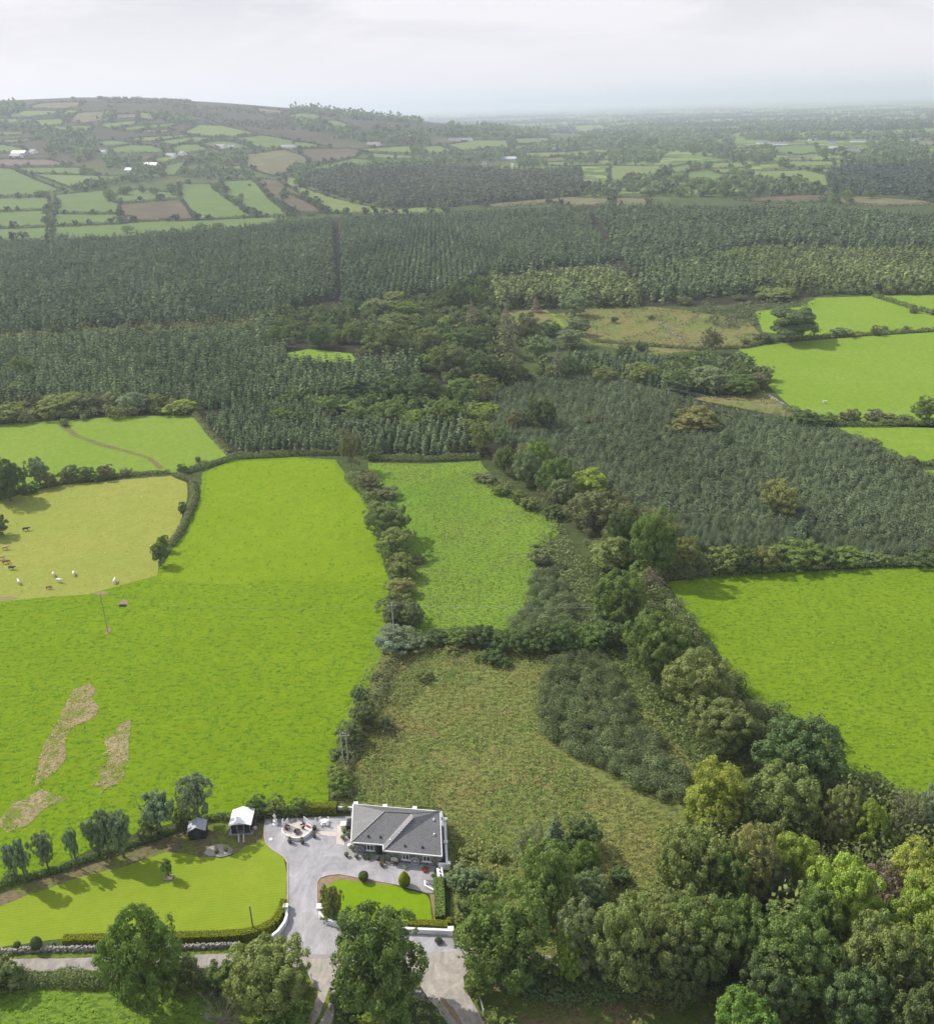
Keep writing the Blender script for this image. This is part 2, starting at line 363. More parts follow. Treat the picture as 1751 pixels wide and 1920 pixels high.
# near grass kinds
GM = {}
GM['bright'] = grass_mat('bright_pasture', (0.1716, 0.2684, 0.009856), (0.198, 0.2948, 0.01126), (0.0748, 0.1716, 0.009856), tuft=0.8, tuft_lo=0.50, tuft_hi=0.66, bump=0.9)
GM['right'] = grass_mat('right_pasture', (0.1683, 0.2657, 0.01275), (0.1993, 0.2967, 0.01559), (0.08856, 0.1683, 0.01417), tuft=0.9, tuft_lo=0.49, tuft_hi=0.64, bump=0.9)
GM['pale'] = grass_mat('grazed_pasture', (0.297, 0.306, 0.0675), (0.261, 0.3015, 0.0585), (0.198, 0.252, 0.045), tuft=0.9, tuft_lo=0.5, tuft_hi=0.7, bump=0.5)
GM['mid'] = grass_mat('old_meadow', (0.1663, 0.2812, 0.02835), (0.2117, 0.3037, 0.0405), (0.08568, 0.1631, 0.0243), tuft=1.2, tuft_lo=0.47, tuft_hi=0.6, bump=0.9, d=(0.1714, 0.1688, 0.0648), d_at=0.66)
GM['rough'] = grass_mat('rough_grass', (0.27, 0.27, 0.085), (0.17, 0.235, 0.055), (0.10, 0.115, 0.04), tuft=1.0, tuft_lo=0.44, tuft_hi=0.6, bump=1.0, d=(0.30, 0.25, 0.10), d_at=0.56)
GM['left'] = grass_mat('upper_pasture', (0.187, 0.2805, 0.034), (0.2125, 0.289, 0.0425), (0.153, 0.238, 0.034), tuft=0.8, bump=0.4)
GM['upright'] = grass_mat('far_pasture', (0.187, 0.289, 0.02975), (0.2125, 0.306, 0.03825), (0.1445, 0.238, 0.02975), tuft=0.8, bump=0.4)
GM['lawn'] = grass_mat('mown_lawn', (0.2237, 0.3008, 0.02618), (0.1809, 0.2754, 0.02057), (0.1476, 0.2296, 0.02057), big=0.12, mid=0.5, tuft=3.0, tuft_lo=0.55, tuft_hi=0.7, bump=0.25, stripe=(1.45, 0.55, (0.2856, 0.3162, 0.03273)))
GM['lawn2'] = grass_mat('front_lawn', (0.1771, 0.2922, 0.008502), (0.1948, 0.3011, 0.009919), (0.1506, 0.2568, 0.009919), big=0.15, mid=0.6, tuft=3.5, tuft_lo=0.55, tuft_hi=0.7, bump=0.2)
GM['verge'] = grass_mat('verge_grass', (0.16, 0.23, 0.03), (0.20, 0.23, 0.05), (0.09, 0.13, 0.025), big=0.2, tuft=2.0, bump=0.9)
GM['ochre'] = grass_mat('brown_rushes', (0.2295, 0.204, 0.085), (0.187, 0.1955, 0.0595), (0.1275, 0.1105, 0.051), mid=0.15, tuft=0.5, bump=0.6, d=(0.15, 0.20, 0.05), d_at=0.50)
GM['cut'] = grass_mat('cut_brush', (0.24, 0.18, 0.10), (0.19, 0.20, 0.07), (0.14, 0.12, 0.06), big=0.2, mid=0.5, tuft=1.4, bump=0.9, d=(0.12, 0.19, 0.03), d_at=0.48)
GM['hay'] = grass_mat('dead_rushes', (0.40, 0.34, 0.19), (0.32, 0.27, 0.14), (0.22, 0.18, 0.09), big=0.25, mid=0.6, tuft=1.6, tuft_lo=.48, bump=1.0, d=(0.17, 0.25, 0.025), d_at=0.50)
GM['earth'] = plain_mat('bare_earth', (0.26, 0.19, 0.12), 0.95, 0.1, 0.25, 1.2, 0.5, 6)
GM['brown_turf'] = grass_mat('worn_grass', (0.21, 0.17, 0.10), (0.17, 0.16, 0.07), (0.12, 0.11, 0.05), big=0.15, mid=0.5, tuft=1.4, bump=0.6, d=(0.16, 0.22, 0.03), d_at=0.50)  # brown worn grass for the trodden track and the tree-row strip
GM['upper'] = grass_mat('upper_bright_pasture', (0.1908, 0.2841, 0.01085), (0.2078, 0.301, 0.01357), (0.1187, 0.212, 0.01085), tuft=0.8, tuft_lo=0.52, tuft_hi=0.7, bump=0.7)
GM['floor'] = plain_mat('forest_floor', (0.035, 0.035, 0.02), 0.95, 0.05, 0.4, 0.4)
def far_mat(name, c, v=0.12): return plain_mat(name, c, 0.95, 0.05, v, 0.02)
GM['fg1'] = far_mat('hill_pasture', (0.12, 0.175, 0.052)); GM['fg2'] = far_mat('pale_hill_pasture', (0.155, 0.20, 0.062)); GM['fg3'] = far_mat('olive_hill_pasture', (0.15, 0.19, 0.06))
GM['fb'] = far_mat('brown_hill_field', (0.115, 0.098, 0.06), 0.3); GM['fp'] = far_mat('ploughed_hill_field', (0.18, 0.135, 0.11)); GM['fr'] = far_mat('rushy_hill_field', (0.15, 0.145, 0.075), 0.3)

FIELDS = {}
def field(key, pts, mat, label, off=0.02, step=None, wob=0.5):
    FIELDS[key] = W(pts); return drape('field', FIELDS[key], GM[mat], off, label, step, wob=wob, world=True)
field('big', [(380, 885), (440, 862), (560, 857), (628, 862), (660, 905), (695, 955), (705, 1010), (728, 1080), (732, 1150), (718, 1215), (692, 1285), (668, 1330), (640, 1400), (618, 1480), (612, 1520), (500, 1530), (330, 1540), (180, 1590), (60, 1650), (-60, 1700), (-60, 1128), (0, 1126), (170, 1113), (292, 1078), (310, 1050), (350, 995), (375, 935)], 'bright', 'bright green pasture behind the garden')
field('upper', [(392, 884), (442, 866), (560, 861), (625, 866), (657, 908), (690, 955), (702, 1010), (722, 1082), (640, 1092), (520, 1088), (420, 1096), (300, 1090), (315, 1052), (355, 998), (382, 938)], 'upper', 'paler upper part of the bright pasture', 0.03, wob=1.0)
field('cattle', [(-60, 955), (0, 940), (60, 920), (130, 908), (320, 892), (350, 905), (352, 930), (338, 985), (300, 1040), (295, 1079), (170, 1114), (0, 1128), (-60, 1132)], 'pale', 'pale grazed pasture with the cattle', 0.035)
field('upleft', [(-60, 800), (0, 795), (120, 788), (240, 780), (368, 778), (425, 855), (330, 885), (300, 890), (130, 900), (-60, 935)], 'left', 'light green pasture at the foot of the scrub belt')
field('centre', [(690, 868), (800, 870), (900, 864), (915, 885), (962, 940), (1042, 970), (1050, 1000), (1010, 1030), (1000, 1080), (1080, 1170), (1040, 1215), (800, 1200), (765, 1170), (760, 1090), (735, 1000), (700, 930)], 'mid', 'uneven green meadow between hedge and tree belt')
field('lower', [(660, 1220), (800, 1195), (1080, 1210), (1160, 1240), (1260, 1380), (1330, 1480), (1400, 1620), (1300, 1720), (1150, 1800), (870, 1790), (845, 1730), (840, 1540), (830, 1515), (640, 1510), (620, 1480), (650, 1390), (690, 1290)], 'rough', 'overgrown rough grass behind the bungalow', 0.012)
field('right', [(1250, 1092), (1330, 1080), (1450, 1075), (1620, 1066), (1820, 1060), (1820, 1500), (1700, 1490), (1590, 1445), (1480, 1355), (1400, 1300), (1340, 1210), (1290, 1150)], 'right', 'bright green pasture beyond the tree belt')
field('upright', [(1385, 655), (1480, 641), (1600, 632), (1820, 618), (1820, 805), (1600, 797), (1500, 775), (1470, 752), (1430, 712), (1400, 680)], 'upright', 'large sloping green pasture beyond the plantation')
field('upright2', [(1415, 583), (1500, 575), (1530, 558), (1640, 555), (1700, 572), (1820, 600), (1820, 615), (1560, 632), (1500, 630), (1430, 622)], 'upright', 'green pasture behind the dark cypress')
field('upright3', [(1655, 554), (1820, 553), (1820, 590), (1720, 580)], 'upright', 'strip of green pasture below the far scrub')
field('upright4', [(1565, 800), (1660, 796), (1820, 792), (1820, 870), (1700, 864), (1650, 845), (1600, 815)], 'upright', 'green pasture corner beside the spruce plantation')
field('upright5', [(1715, 882), (1820, 880), (1820, 910), (1745, 900)], 'upright', 'small pasture corner at the plantation edge')
field('brown1', [(1030, 590), (1100, 580), (1215, 574), (1310, 585), (1400, 600), (1430, 630), (1380, 650), (1320, 655), (1230, 665), (1110, 645), (1060, 620)], 'ochre', 'ochre rushy clearing in the woods')
field('glade', T5([(-160, 690), (-150, 650), (0, 625), (230, 650), (270, 700), (100, 700)]), 'upright', 'small sunlit glade in the plantation', 0.07)
field('glade2', T5([(640, 455), (700, 430), (800, 430), (1000, 420), (1300, 410), (1380, 500), (1100, 520), (800, 500)]), 'ochre', 'grassy clearing behind the old trees', 0.07)
field('glade3', T5([(1280, 430), (1340, 430), (1400, 500), (1350, 500)]), 'upright', 'thin green strip in the clearing', 0.05)
field('corner', T6([(300, 930), (450, 890), (820, 860), (960, 950), (1000, 1010), (500, 990)]), 'ochre', 'rough clearing above the plantation')
field('bottomleft', [(-60, 1862), (60, 1858), (250, 1862), (420, 1870), (420, 1960), (-60, 1960)], 'mid', 'grassy paddock below the lane')
field('bottomright', A4([(150, 1560), (300, 1640), (700, 1640), (1100, 1700), (1500, 1750), (2200, 1700), (2200, 2060), (140, 2060)]), 'cut', 'brown cut ground under the roadside trees')

# paths, tracks and dead patches
drape('path', T4([(300, 1030), (350, 1028), (430, 1095), (560, 1140), (700, 1180), (820, 1215), (900, 1275), (870, 1284), (800, 1225), (690, 1192), (550, 1158), (410, 1110)]), GM['brown_turf'], 0.06, 'brown trodden track across the upper left pasture', wob=0.3)
for i, (pts, lb) in enumerate([
    (A0([(290, 1920), (350, 1790), (420, 1640), (480, 1550), (580, 1500), (610, 1540), (590, 1600), (645, 1650), (640, 1710), (560, 1770), (490, 1800), (440, 1860), (440, 2000), (340, 2090), (190, 2200), (230, 2060)]), 'long strip of dead rushes in the bright pasture'),
    (A1([(740, -60), (800, -100), (880, -190), (930, -180), (860, 30), (865, 110), (830, 150), (870, 210), (840, 260), (740, 310), (690, 350), (690, 290), (600, 290), (600, 265), (670, 250), (650, 160), (700, 120), (730, 60)]), 'shorter strip of dead rushes in the bright pasture'),
    (A1([(10, 550), (100, 390), (140, 390), (260, 310), (330, 330), (420, 370), (400, 400), (330, 410), (260, 470), (200, 550), (80, 590)]), 'ragged patch of dead rushes near the garden boundary'),
    (A0([(690, 1180), (710, 1130), (740, 1135), (725, 1175)]), 'bare earth at the foot of the lone field pole'),
    (A0([(770, 1000), (810, 960), (835, 985), (825, 1010)]), 'bare scrape in the pasture beside the lone pole'),
    (A0([(-20, 945), (90, 940), (100, 960), (-20, 968)]), 'trampled brown ground at the pasture boundary'),
    (A0([(610, 905), (690, 895), (720, 910), (650, 920)]), 'trampled earth patch behind the white cow')]):
    drape('dead_grass', pts, GM['hay'] if i < 3 else GM['earth'], 0.05 + 0.004 * i, lb, wob=1.7)

# lane, drive, gravel
M['tar'] = plain_mat('worn_tarmac', (0.36, 0.325, 0.30), 0.9, 0.2, 0.14, 0.7, 0.2, 10)
M['drive'] = plain_mat('pale_concrete', (0.40, 0.39, 0.405), 0.9, 0.1, 0.13, 0.5, 0.1, 10)
M['gravel'] = plain_mat('pale_gravel', (0.41, 0.375, 0.33), 0.95, 0.1, 0.18, 0.9, 0.6, 9)
stained(M['drive'], .74, .16); stained(M['gravel'], .7, .25); stained(M['tar'], .72, .3)
M['tar2'] = plain_mat('dark_tarmac', (0.22, 0.21, 0.21), 0.9, 0.2, 0.15, 0.7, 0.2, 10)
M['paving'] = plain_mat('cream_paving', (0.56, 0.49, 0.44), 0.85, 0.2, 0.08, 1.5, 0.1, 10)
drape('verge', [(-60, 1780), (480, 1775), (520, 1830), (600, 1840), (640, 1960), (-60, 1960)], GM['verge'], 0.008, 'grassy verge along the lane', wob=0.2)
drape('road', [(-80, 1806), (0, 1799), (150, 1797), (300, 1793), (500, 1786), (640, 1782), (800, 1780), (890, 1779), (1000, 1790), (1120, 1800), (1300, 1806), (1300, 1832), (1100, 1826), (1000, 1818), (880, 1812), (640, 1814), (400, 1816), (150, 1821), (0, 1824), (-80, 1826)], M['tar'], 0.020, 'narrow worn tarmac lane', wob=0.15)
drive_px = A2([(345, 300), (336, 350), (336, 420), (350, 470), (395, 510), (460, 550), (488, 590), (488, 860), (494, 940), (470, 1020), (420, 1070), (330, 1120), (400, 1185), (840, 1195), (1400, 1180), (1720, 1170), (1600, 1060), (1350, 1062), (1290, 1020), (820, 1000), (740, 950), (690, 935), (678, 870), (680, 720), (700, 690), (750, 672), (830, 668), (1000, 700), (1200, 735), (1370, 780), (1440, 790), (1450, 640), (1470, 600), (1510, 560), (1520, 400), (1505, 250), (905, 230), (900, 285), (700, 290), (480, 300)])
drape('driveway', drive_px, M['drive'], 0.030, 'pale concrete driveway and yard round the bungalow')
drape('track', A2([(590, 1225), (870, 1215), (850, 1330), (820, 1420), (800, 1540), (770, 1680), (600, 1680), (650, 1560), (690, 1440), (640, 1360), (610, 1300)]), M['gravel'], 0.036, 'gravel field track with a grassy middle', wob=0.15)
drape('track', A2([(1340, 1185), (1720, 1165), (1710, 1280), (1640, 1340), (1650, 1420), (1700, 1500), (1800, 1680), (1560, 1680), (1480, 1560), (1400, 1470), (1360, 1400), (1270, 1300), (1290, 1240)]), M['gravel'], 0.034, 'wide pale gravel track leading off the lane', wob=0.15)
drape('grass_strip', A2([(760, 1420), (780, 1440), (760, 1520), (700, 1640), (670, 1680), (650, 1680), (700, 1580), (730, 1500)]), GM['verge'], 0.044, 'grassy middle strip of the field track', wob=0.15)
drape('grass_strip', A2([(1480, 1470), (1520, 1480), (1600, 1580), (1660, 1700), (1640, 1700), (1560, 1590)]), GM['earth'], 0.044, 'brown wheel rut of the wide gravel track', wob=0.15)
# lawns
drape('lawn', A1([(-220, 1160), (0, 1075), (120, 1040), (200, 1010), (400, 940), (640, 870), (900, 800), (960, 760), (1150, 710), (1330, 690), (1420, 760), (1540, 775), (1640, 740), (1700, 670), (1820, 635), (1900, 720), (1965, 770), (1985, 860), (1985, 1060), (1960, 1160), (1900, 1210), (1600, 1290), (1300, 1300), (450, 1330), (0, 1395), (-220, 1420)]), GM['lawn'], 0.022, 'big mown lawn with yellow-green stripes', wob=0.3)
drape('bare_ground', A1([(-220, 1130), (0, 1010), (200, 940), (460, 860), (700, 770), (960, 700), (1180, 620), (1400, 500), (1600, 480), (1760, 520), (1870, 560), (1880, 640), (1700, 690), (1640, 745), (1400, 770), (1150, 730), (900, 820), (600, 890), (200, 1030), (-220, 1190)]), GM['brown_turf'], 0.026, 'bare brown strip under the row of garden trees', wob=0.4)
drape('grass_strip', C3([(450, 590), (620, 510), (800, 500), (860, 560), (860, 700), (800, 750), (650, 680), (520, 640)]), GM['verge'], 0.034, 'tuft of rough grass between the two sheds', wob=0.2)
drape('front_lawn', A2([(700, 760), (760, 720), (850, 700), (1000, 712), (1200, 745), (1290, 775), (1400, 800), (1425, 850), (1435, 965), (1280, 975), (900, 975), (800, 960), (700, 900)]), GM['lawn2'], 0.040, 'bright front lawn beside the drive', wob=0.15)
drape('flower_bed', A2([(684, 870), (684, 725), (704, 692), (760, 675), (830, 668), (1000, 702), (1200, 738), (1370, 782), (1450, 800), (1470, 960), (1450, 968), (1420, 790), (1250, 745), (1000, 722), (830, 700), (740, 745), (716, 800), (716, 880)]), GM['earth'], 0.046, 'stony border round the front lawn')
drape('flower_bed', A1([(1410, 740), (1440, 700), (1500, 680), (1570, 680), (1615, 715), (1600, 750), (1540, 765), (1450, 762)]), M['gravel'], 0.052, 'round gravel bed with two dark plants', wob=0.1)
drape('paving', C1([(470, 400), (700, 390), (760, 420), (850, 500), (830, 600), (700, 660), (500, 650), (380, 600), (360, 520), (400, 430)]), M['paving'], 0.060, 'round cream paved fire pit patio')
drape('paving', C1([(960, 545), (1300, 560), (1295, 640), (960, 612)]), M['paving'], 0.062, 'cream paved path beside the white table')
drape('paving', C1([(1310, 440), (1390, 440), (1440, 800), (1380, 780), (1295, 770)]), M['paving'], 0.066, 'cream paved strip by the bungalow side')
# kerb of the big lawn along the drive
kerb = [G(*p) for p in A2([(345, 300), (336, 350), (336, 420), (350, 470), (395, 510), (460, 550), (488, 590), (488, 860)])]
tag(MB().wall(kerb, 0.14, 0.22).build('kerb', plain_mat('kerb_stone', (0.42, 0.36, 0.32), 0.9, 0.2, 0.15, 3)), 'low stone kerb between the lawn and the drive', None, None, 'structure')
kerb = [G(*p) for p in A2([(681, 868), (681, 722), (700, 690), (760, 672), (830, 665), (1000, 698), (1200, 733), (1370, 777)])]
tag(MB().wall(kerb, 0.14, 0.2).build('kerb', bpy.data.materials['kerb_stone']), 'curved stone kerb round the front lawn border', None, None, 'structure')
# ------------------------------------------------------------------ plant prototypes (unit height, unit crown width)
def rdir(n, rs, up=0.0):
    d = rs.normal(size=(n, 3)); d[:, 2] += up; return d / np.linalg.norm(d, axis=1, keepdims=True)
def crown(n, leaf, nl, rs, zc=0.58, zr=0.42, rx=0.5, lob=(0.13, 0.2), lz=0.85, shell=(0.45, 0.8), up=0.25, bottom=None, droop=0.0, fill=0.12, sub=0):
    """clumps of leaves hung round the crown's envelope, smaller tufts on each clump, open gaps between them"""
    LC = []; LR = []
    for k in range(nl):
        zf = 1 - 2 * (k + .5) / nl; af = k * 2.39996; hf = math.sqrt(1 - zf * zf); d = np.array([hf * math.cos(af), hf * math.sin(af), zf]) + rs.normal(size=3) * .22; d /= np.linalg.norm(d); q = rs.uniform(*shell); hx = math.hypot(d[0], d[1]) + 1e-6; st = hx ** -0.15
        c = np.array([d[0] * st * rx * q, d[1] * st * rx * q, zc + d[2] * zr * q]); r = rs.uniform(*lob)
        if bottom is not None and c[2] < bottom: c[2] = bottom + abs(c[2] - bottom) * .4
        LC.append(c); LR.append(r)
    LC = np.array(LC); LR = np.array(LR); sc3 = np.array([1, 1, lz]); lt = rs.uniform(-0.10, 0.10, nl)
    if sub:
        m = nl * sub; li = np.repeat(np.arange(nl), sub); d = rdir(m, rs, 0.2); SC_ = LC[li] + d * (LR[li] * 0.86)[:, None] * sc3
        ok = np.ones(m, bool)
        for k in range(nl): ok &= (np.linalg.norm((SC_ - LC[k]) / sc3, axis=1) > LR[k] * 0.72) | (li == k)
        SC_ = SC_[ok]; SD = d[ok]; SR = LR[li[ok]] * rs.uniform(.26, .44, ok.sum()); ST = lt[li[ok]] + rs.uniform(-.10, .10, ok.sum())
        p = SR ** 2 / (SR ** 2).sum(); si = rs.choice(len(SR), n, p=p); d2 = rdir(n, rs, .15) + SD[si] * .7; d2 /= np.linalg.norm(d2, axis=1, keepdims=True)
        C = SC_[si] + d2 * (SR[si] * (.65 + .4 * rs.rand(n)))[:, None] * np.array([1, 1, .8]); C += rs.normal(size=C.shape) * leaf * .25; C[:, 2] = np.maximum(C[:, 2], leaf * .4)
        mi = n // 9; di = rdir(mi, rs) * (rs.rand(mi, 1) ** .4) * np.array([rx, rx, zr]) * .62 + np.array([0, 0, zc])   # leaves on the inner branches close the crown
        C = np.concatenate([C, di]); NN = np.concatenate([d2 + rs.normal(size=d2.shape) * .32 + np.array([0, 0, .15]), rdir(mi, rs)])
        return C, NN, leaf * rs.uniform(.6, 1.3, n + mi) * np.concatenate([np.ones(n), np.full(mi, 1.5)]), np.concatenate([ST[si], np.zeros(mi)]) + rs.uniform(-.05, .05, n + mi)
    p = LR ** 2 / (LR ** 2).sum(); li = rs.choice(nl, n, p=p)
    d = rdir(n, rs, up); rr = LR[li] * (0.72 + 0.34 * rs.rand(n) ** 0.7) * (1 + 0.18 * np.sin(d[:, 0] * 9 + li) * np.sin(d[:, 1] * 8))
    C = LC[li] + d * rr[:, None] * sc3
    deep = np.zeros(n, bool)
    for k in range(nl): deep |= (np.linalg.norm((C - LC[k]) / sc3, axis=1) < LR[k] * 0.68)
    keep = ~deep | (rs.rand(n) < fill); C = C[keep]; d = d[keep]; li = li[keep]
    m = len(C); C += rs.normal(size=(m, 3)) * leaf * 0.35; C[:, 2] = np.maximum(C[:, 2], leaf * .4)
    return C, d + rs.normal(size=(m, 3)) * 0.38 + np.array([0, 0, 0.2]), leaf * rs.uniform(0.6, 1.35, m), lt[li] + rs.uniform(-.05, .05, m)
def mesh_of(name, parts, mat, asp=.8):
    V = np.concatenate([leaf_quads(C, Nn, S, rs, asp) for C, Nn, S, t in parts]); T = np.concatenate([p[3] for p in parts])
    return quad_mesh(name, V, mat, T)
def trunk_mesh(name, rs, h=0.55, r=0.028, limbs=6, zc=0.6, rx=0.33, zr=0.25, mat=None, fork=0.22, twigs=0):
    b = MB(); j = lambda s: rs.uniform(-s, s)
    b.tube([(0, 0, -0.02), (j(.006), j(.006), h * .4), (j(.015), j(.015), h)], [r * 1.25, r, r * .55], 7)
    for k in range(limbs):
        a = 2 * math.pi * (k + rs.rand() * .5) / limbs; z0 = fork + rs.rand() * (h - fork); q = rs.uniform(.6, 1)
        e = (math.cos(a) * rx * q, math.sin(a) * rx * q, zc + j(zr)); m_ = (e[0] * .45, e[1] * .45, z0 + (e[2] - z0) * .6)
        b.tube([(0, 0, z0), m_, e], [r * .55, r * .38, r * .12], 5)
        for _ in range(twigs):
            t = rs.uniform(.3, 1); p = [m_[i] + (e[i] - m_[i]) * t for i in range(3)]; d = rdir(1, rs, .8)[0] * rs.uniform(.08, .2)
            b.tube([p, [p[i] + d[i] for i in range(3)]], [r * .16, r * .05], 3, cap=False)
    me = bpy.data.meshes.new(name); me.from_pydata([tuple(map(float, v)) for v in b.v], [], b.f); me.update(); me.materials.append(mat or M['bark']); return me
P = {}
def proto(kind, crown_me, trunk_me): P.setdefault(kind, []).append((crown_me, trunk_me))
for k in range(5):   # large roadside ash and sycamore
    proto('big', mesh_of('crown', [crown(24000, 0.0255, 38, rs, zc=0.53, zr=0.46, lob=(0.135, 0.205), shell=(0.42, 0.78), bottom=0.08, sub=15)], M['leaf']), trunk_mesh('trunk', rs))
for k in range(4):   # middle-distance tree
    proto('tree', mesh_of('crown', [crown(8500, 0.038, 28, rs, zc=0.55, zr=0.44, lob=(0.15, 0.24), shell=(0.35, 0.75), bottom=0.12, sub=12)], M['leaf']), trunk_mesh('trunk', rs))
for k in range(4):   # rounded tree that reaches the ground
    proto('round', mesh_of('crown', [crown(8500, 0.038, 26, rs, zc=0.5, zr=0.48, lob=(0.17, 0.25), shell=(0.3, 0.7), bottom=0.08, sub=12)], M['leaf']), trunk_mesh('trunk', rs, h=.4, fork=.1))
for k in range(4):   # bush
    proto('bush', mesh_of('crown', [crown(3600, 0.060, 14, rs, zc=0.42, zr=0.52, lob=(0.18, 0.28), shell=(0.3, 0.7), bottom=0.05, lz=1.0, sub=10)], M['leaf']), trunk_mesh('stem', rs, h=.3, fork=.03, r=.02, zc=.5))
for k in range(3):   # upright garden tree with silvery leaves
    proto('poplar', mesh_of('crown', [crown(7500, 0.040, 20, rs, zc=0.60, zr=0.40, rx=0.42, lob=(0.15, 0.24), lz=0.62, shell=(0.15, 0.8), bottom=0.22, sub=12)], M['leaf']), trunk_mesh('trunk', rs, h=.5, r=.04, limbs=4, fork=.3))
for k in range(4):   # far tree
    proto('far', mesh_of('crown', [crown(900, 0.10, 9, rs, zc=0.50, zr=0.48, lob=(0.2, 0.3), shell=(0.3, 0.65), bottom=0.1)], M['leaf']), None)
for k in range(2):   # thin twiggy tree, few leaves
    proto('thin', mesh_of('crown', [crown(5000, 0.032, 22, rs, zc=0.56, zr=0.44, lob=(0.12, 0.2), shell=(0.4, 0.82), sub=9)], M['leaf']), trunk_mesh('trunk', rs, limbs=9, r=.02, rx=.45, zr=.34, mat=M['deadwood'], fork=.1, twigs=14))
for k in range(2):   # leafless twiggy bush
    proto('bare', None, trunk_mesh('twigs', rs, h=.3, limbs=26, r=.013, rx=.46, zr=.35, mat=M['deadwood'], fork=.02, twigs=16, zc=.62))
def conifer_parts(rs, n, whorls, leaf, base_r=0.5, ex=.85):
    C = []; Nn = []; S = []
    for k in range(n):
        z = 1 - math.sqrt(rs.rand()) * 0.97; z = round(z * whorls) / whorls + rs.uniform(-.015, .015)
        rmax = base_r * (1 - z) ** ex + 0.02; q = math.sqrt(rs.uniform(0.12, 1)); a = rs.rand() * 2 * math.pi
        r = rmax * q * (0.85 + 0.3 * math.sin(3 * a + z * 37)); C.append((r * math.cos(a), r * math.sin(a), max(0.02, z - 0.10 * q * (1 - z))))
        Nn.append((math.cos(a) * .45 + rs.normal() * .3, math.sin(a) * .45 + rs.normal() * .3, .9)); S.append(leaf * rs.uniform(.6, 1.3) * (0.45 + 0.8 * (1 - z)))
    return np.array(C), np.array(Nn), np.array(S), rs.uniform(-.1, .1, n)
for k in range(3):
    proto('spruce', mesh_of('crown', [conifer_parts(rs, 900, 16, 0.12)], M['needle']), trunk_mesh('trunk', rs, h=.95, r=.014, limbs=0))
for k in range(4):
    proto('young', mesh_of('crown', [conifer_parts(rs, 1500, 22, 0.085, ex=.5)], M['needle']), trunk_mesh('trunk', rs, h=.8, r=.014, limbs=0))
for k in range(2):
    proto('dead', mesh_of('crown', [conifer_parts(rs, 700, 12, 0.075, base_r=.5)], M['leaf']), trunk_mesh('trunk', rs, h=.98, r=.014, limbs=22, rx=.42, zr=.25, zc=.45, mat=M['deadwood'], fork=.08))
if 1:   # flat layered old cypress
    pl = []
    for k in range(30):
        z = .20 + .74 * rs.rand(); a = rs.rand() * 6.28; q = rs.uniform(.1, .42) * (1.1 - abs(z - .6))
        d = rdir(520, rs, .3); c = np.array([math.cos(a) * q, math.sin(a) * q, z]); C = c + d * np.array([.19, .19, .085]) * (.7 + .35 * rs.rand(520, 1))
        pl.append((C, d + rs.normal(size=d.shape) * .5 + np.array([0, 0, .4]), .05 * rs.uniform(.6, 1.3, 520), rs.uniform(-.08, .08, 520)))
    proto('cypress', mesh_of('crown', pl, M['needle']), trunk_mesh('trunk', rs, h=.75, limbs=9, rx=.38))
KINDS = {'big': ('broadleaf_tree', 'tree'), 'tree': ('broadleaf_tree', 'tree'), 'round': ('broadleaf_tree', 'tree'), 'bush': ('bush', 'bush'), 'poplar': ('garden_tree', 'tree'),
         'far': ('broadleaf_tree', 'tree'), 'thin': ('sparse_tree', 'tree'), 'bare': ('bare_bush', 'bush'), 'spruce': ('spruce_tree', 'conifer'), 'young': ('spruce_tree', 'conifer'), 'dead': ('dying_conifer', 'conifer'), 'cypress': ('cypress_tree', 'conifer')}
LIFT = 2.2
COLS = {'green': (0.088, 0.118, 0.034), 'dark': (0.066, 0.090, 0.034), 'olive': (0.118, 0.136, 0.046), 'lime': (0.140, 0.178, 0.034), 'yellow': (0.172, 0.184, 0.036), 'brown': (0.098, 0.106, 0.050),
        'grey': (0.115, 0.142, 0.070), 'silver': (0.118, 0.150, 0.088), 'bright': (0.095, 0.138, 0.032), 'ochre': (0.130, 0.132, 0.048), 'spruce': (0.058, 0.080, 0.048), 'bronze': (0.086, 0.106, 0.042), 'dead': (0.128, 0.108, 0.078)}
for k_ in COLS: COLS[k_] = tuple(x * LIFT for x in COLS[k_])
ADJ = {'green': 'green', 'dark': 'dark green', 'olive': 'olive green', 'lime': 'yellow-green', 'yellow': 'golden green', 'brown': 'brownish', 'grey': 'grey-green', 'silver': 'silvery green', 'bright': 'bright green', 'ochre': 'ochre-tinged', 'spruce': 'dark', 'bronze': 'bronze green', 'dead': 'reddish brown'}
def jit(c, s=0.1):
    k = 1 + rnd.uniform(-s, s); return tuple(max(0, x * k * (1 + rnd.uniform(-s, s) * .5)) for x in c) + (1,)
def make_plant(kind, loc, wdt, hgt, col, label=None, group=None, name=None, cat=None, thing=True):
    cm, tm = rnd.choice(P[kind]); nm, ct = KINDS[kind]
    r = empty(name or nm, loc, rnd.uniform(0, 6.28)); r.scale = (wdt, wdt, hgt)
    if thing: tag(r, label, cat or ct, group)
    for me, pn in ((cm, 'foliage' if ct == 'bush' else 'crown'), (tm, 'stem' if ct == 'bush' else 'trunk')):
        if me is None: continue
        o = bpy.data.objects.new(pn, me); COL.objects.link(o); o.parent = r; o.color = jit(COLS[col])
    return r
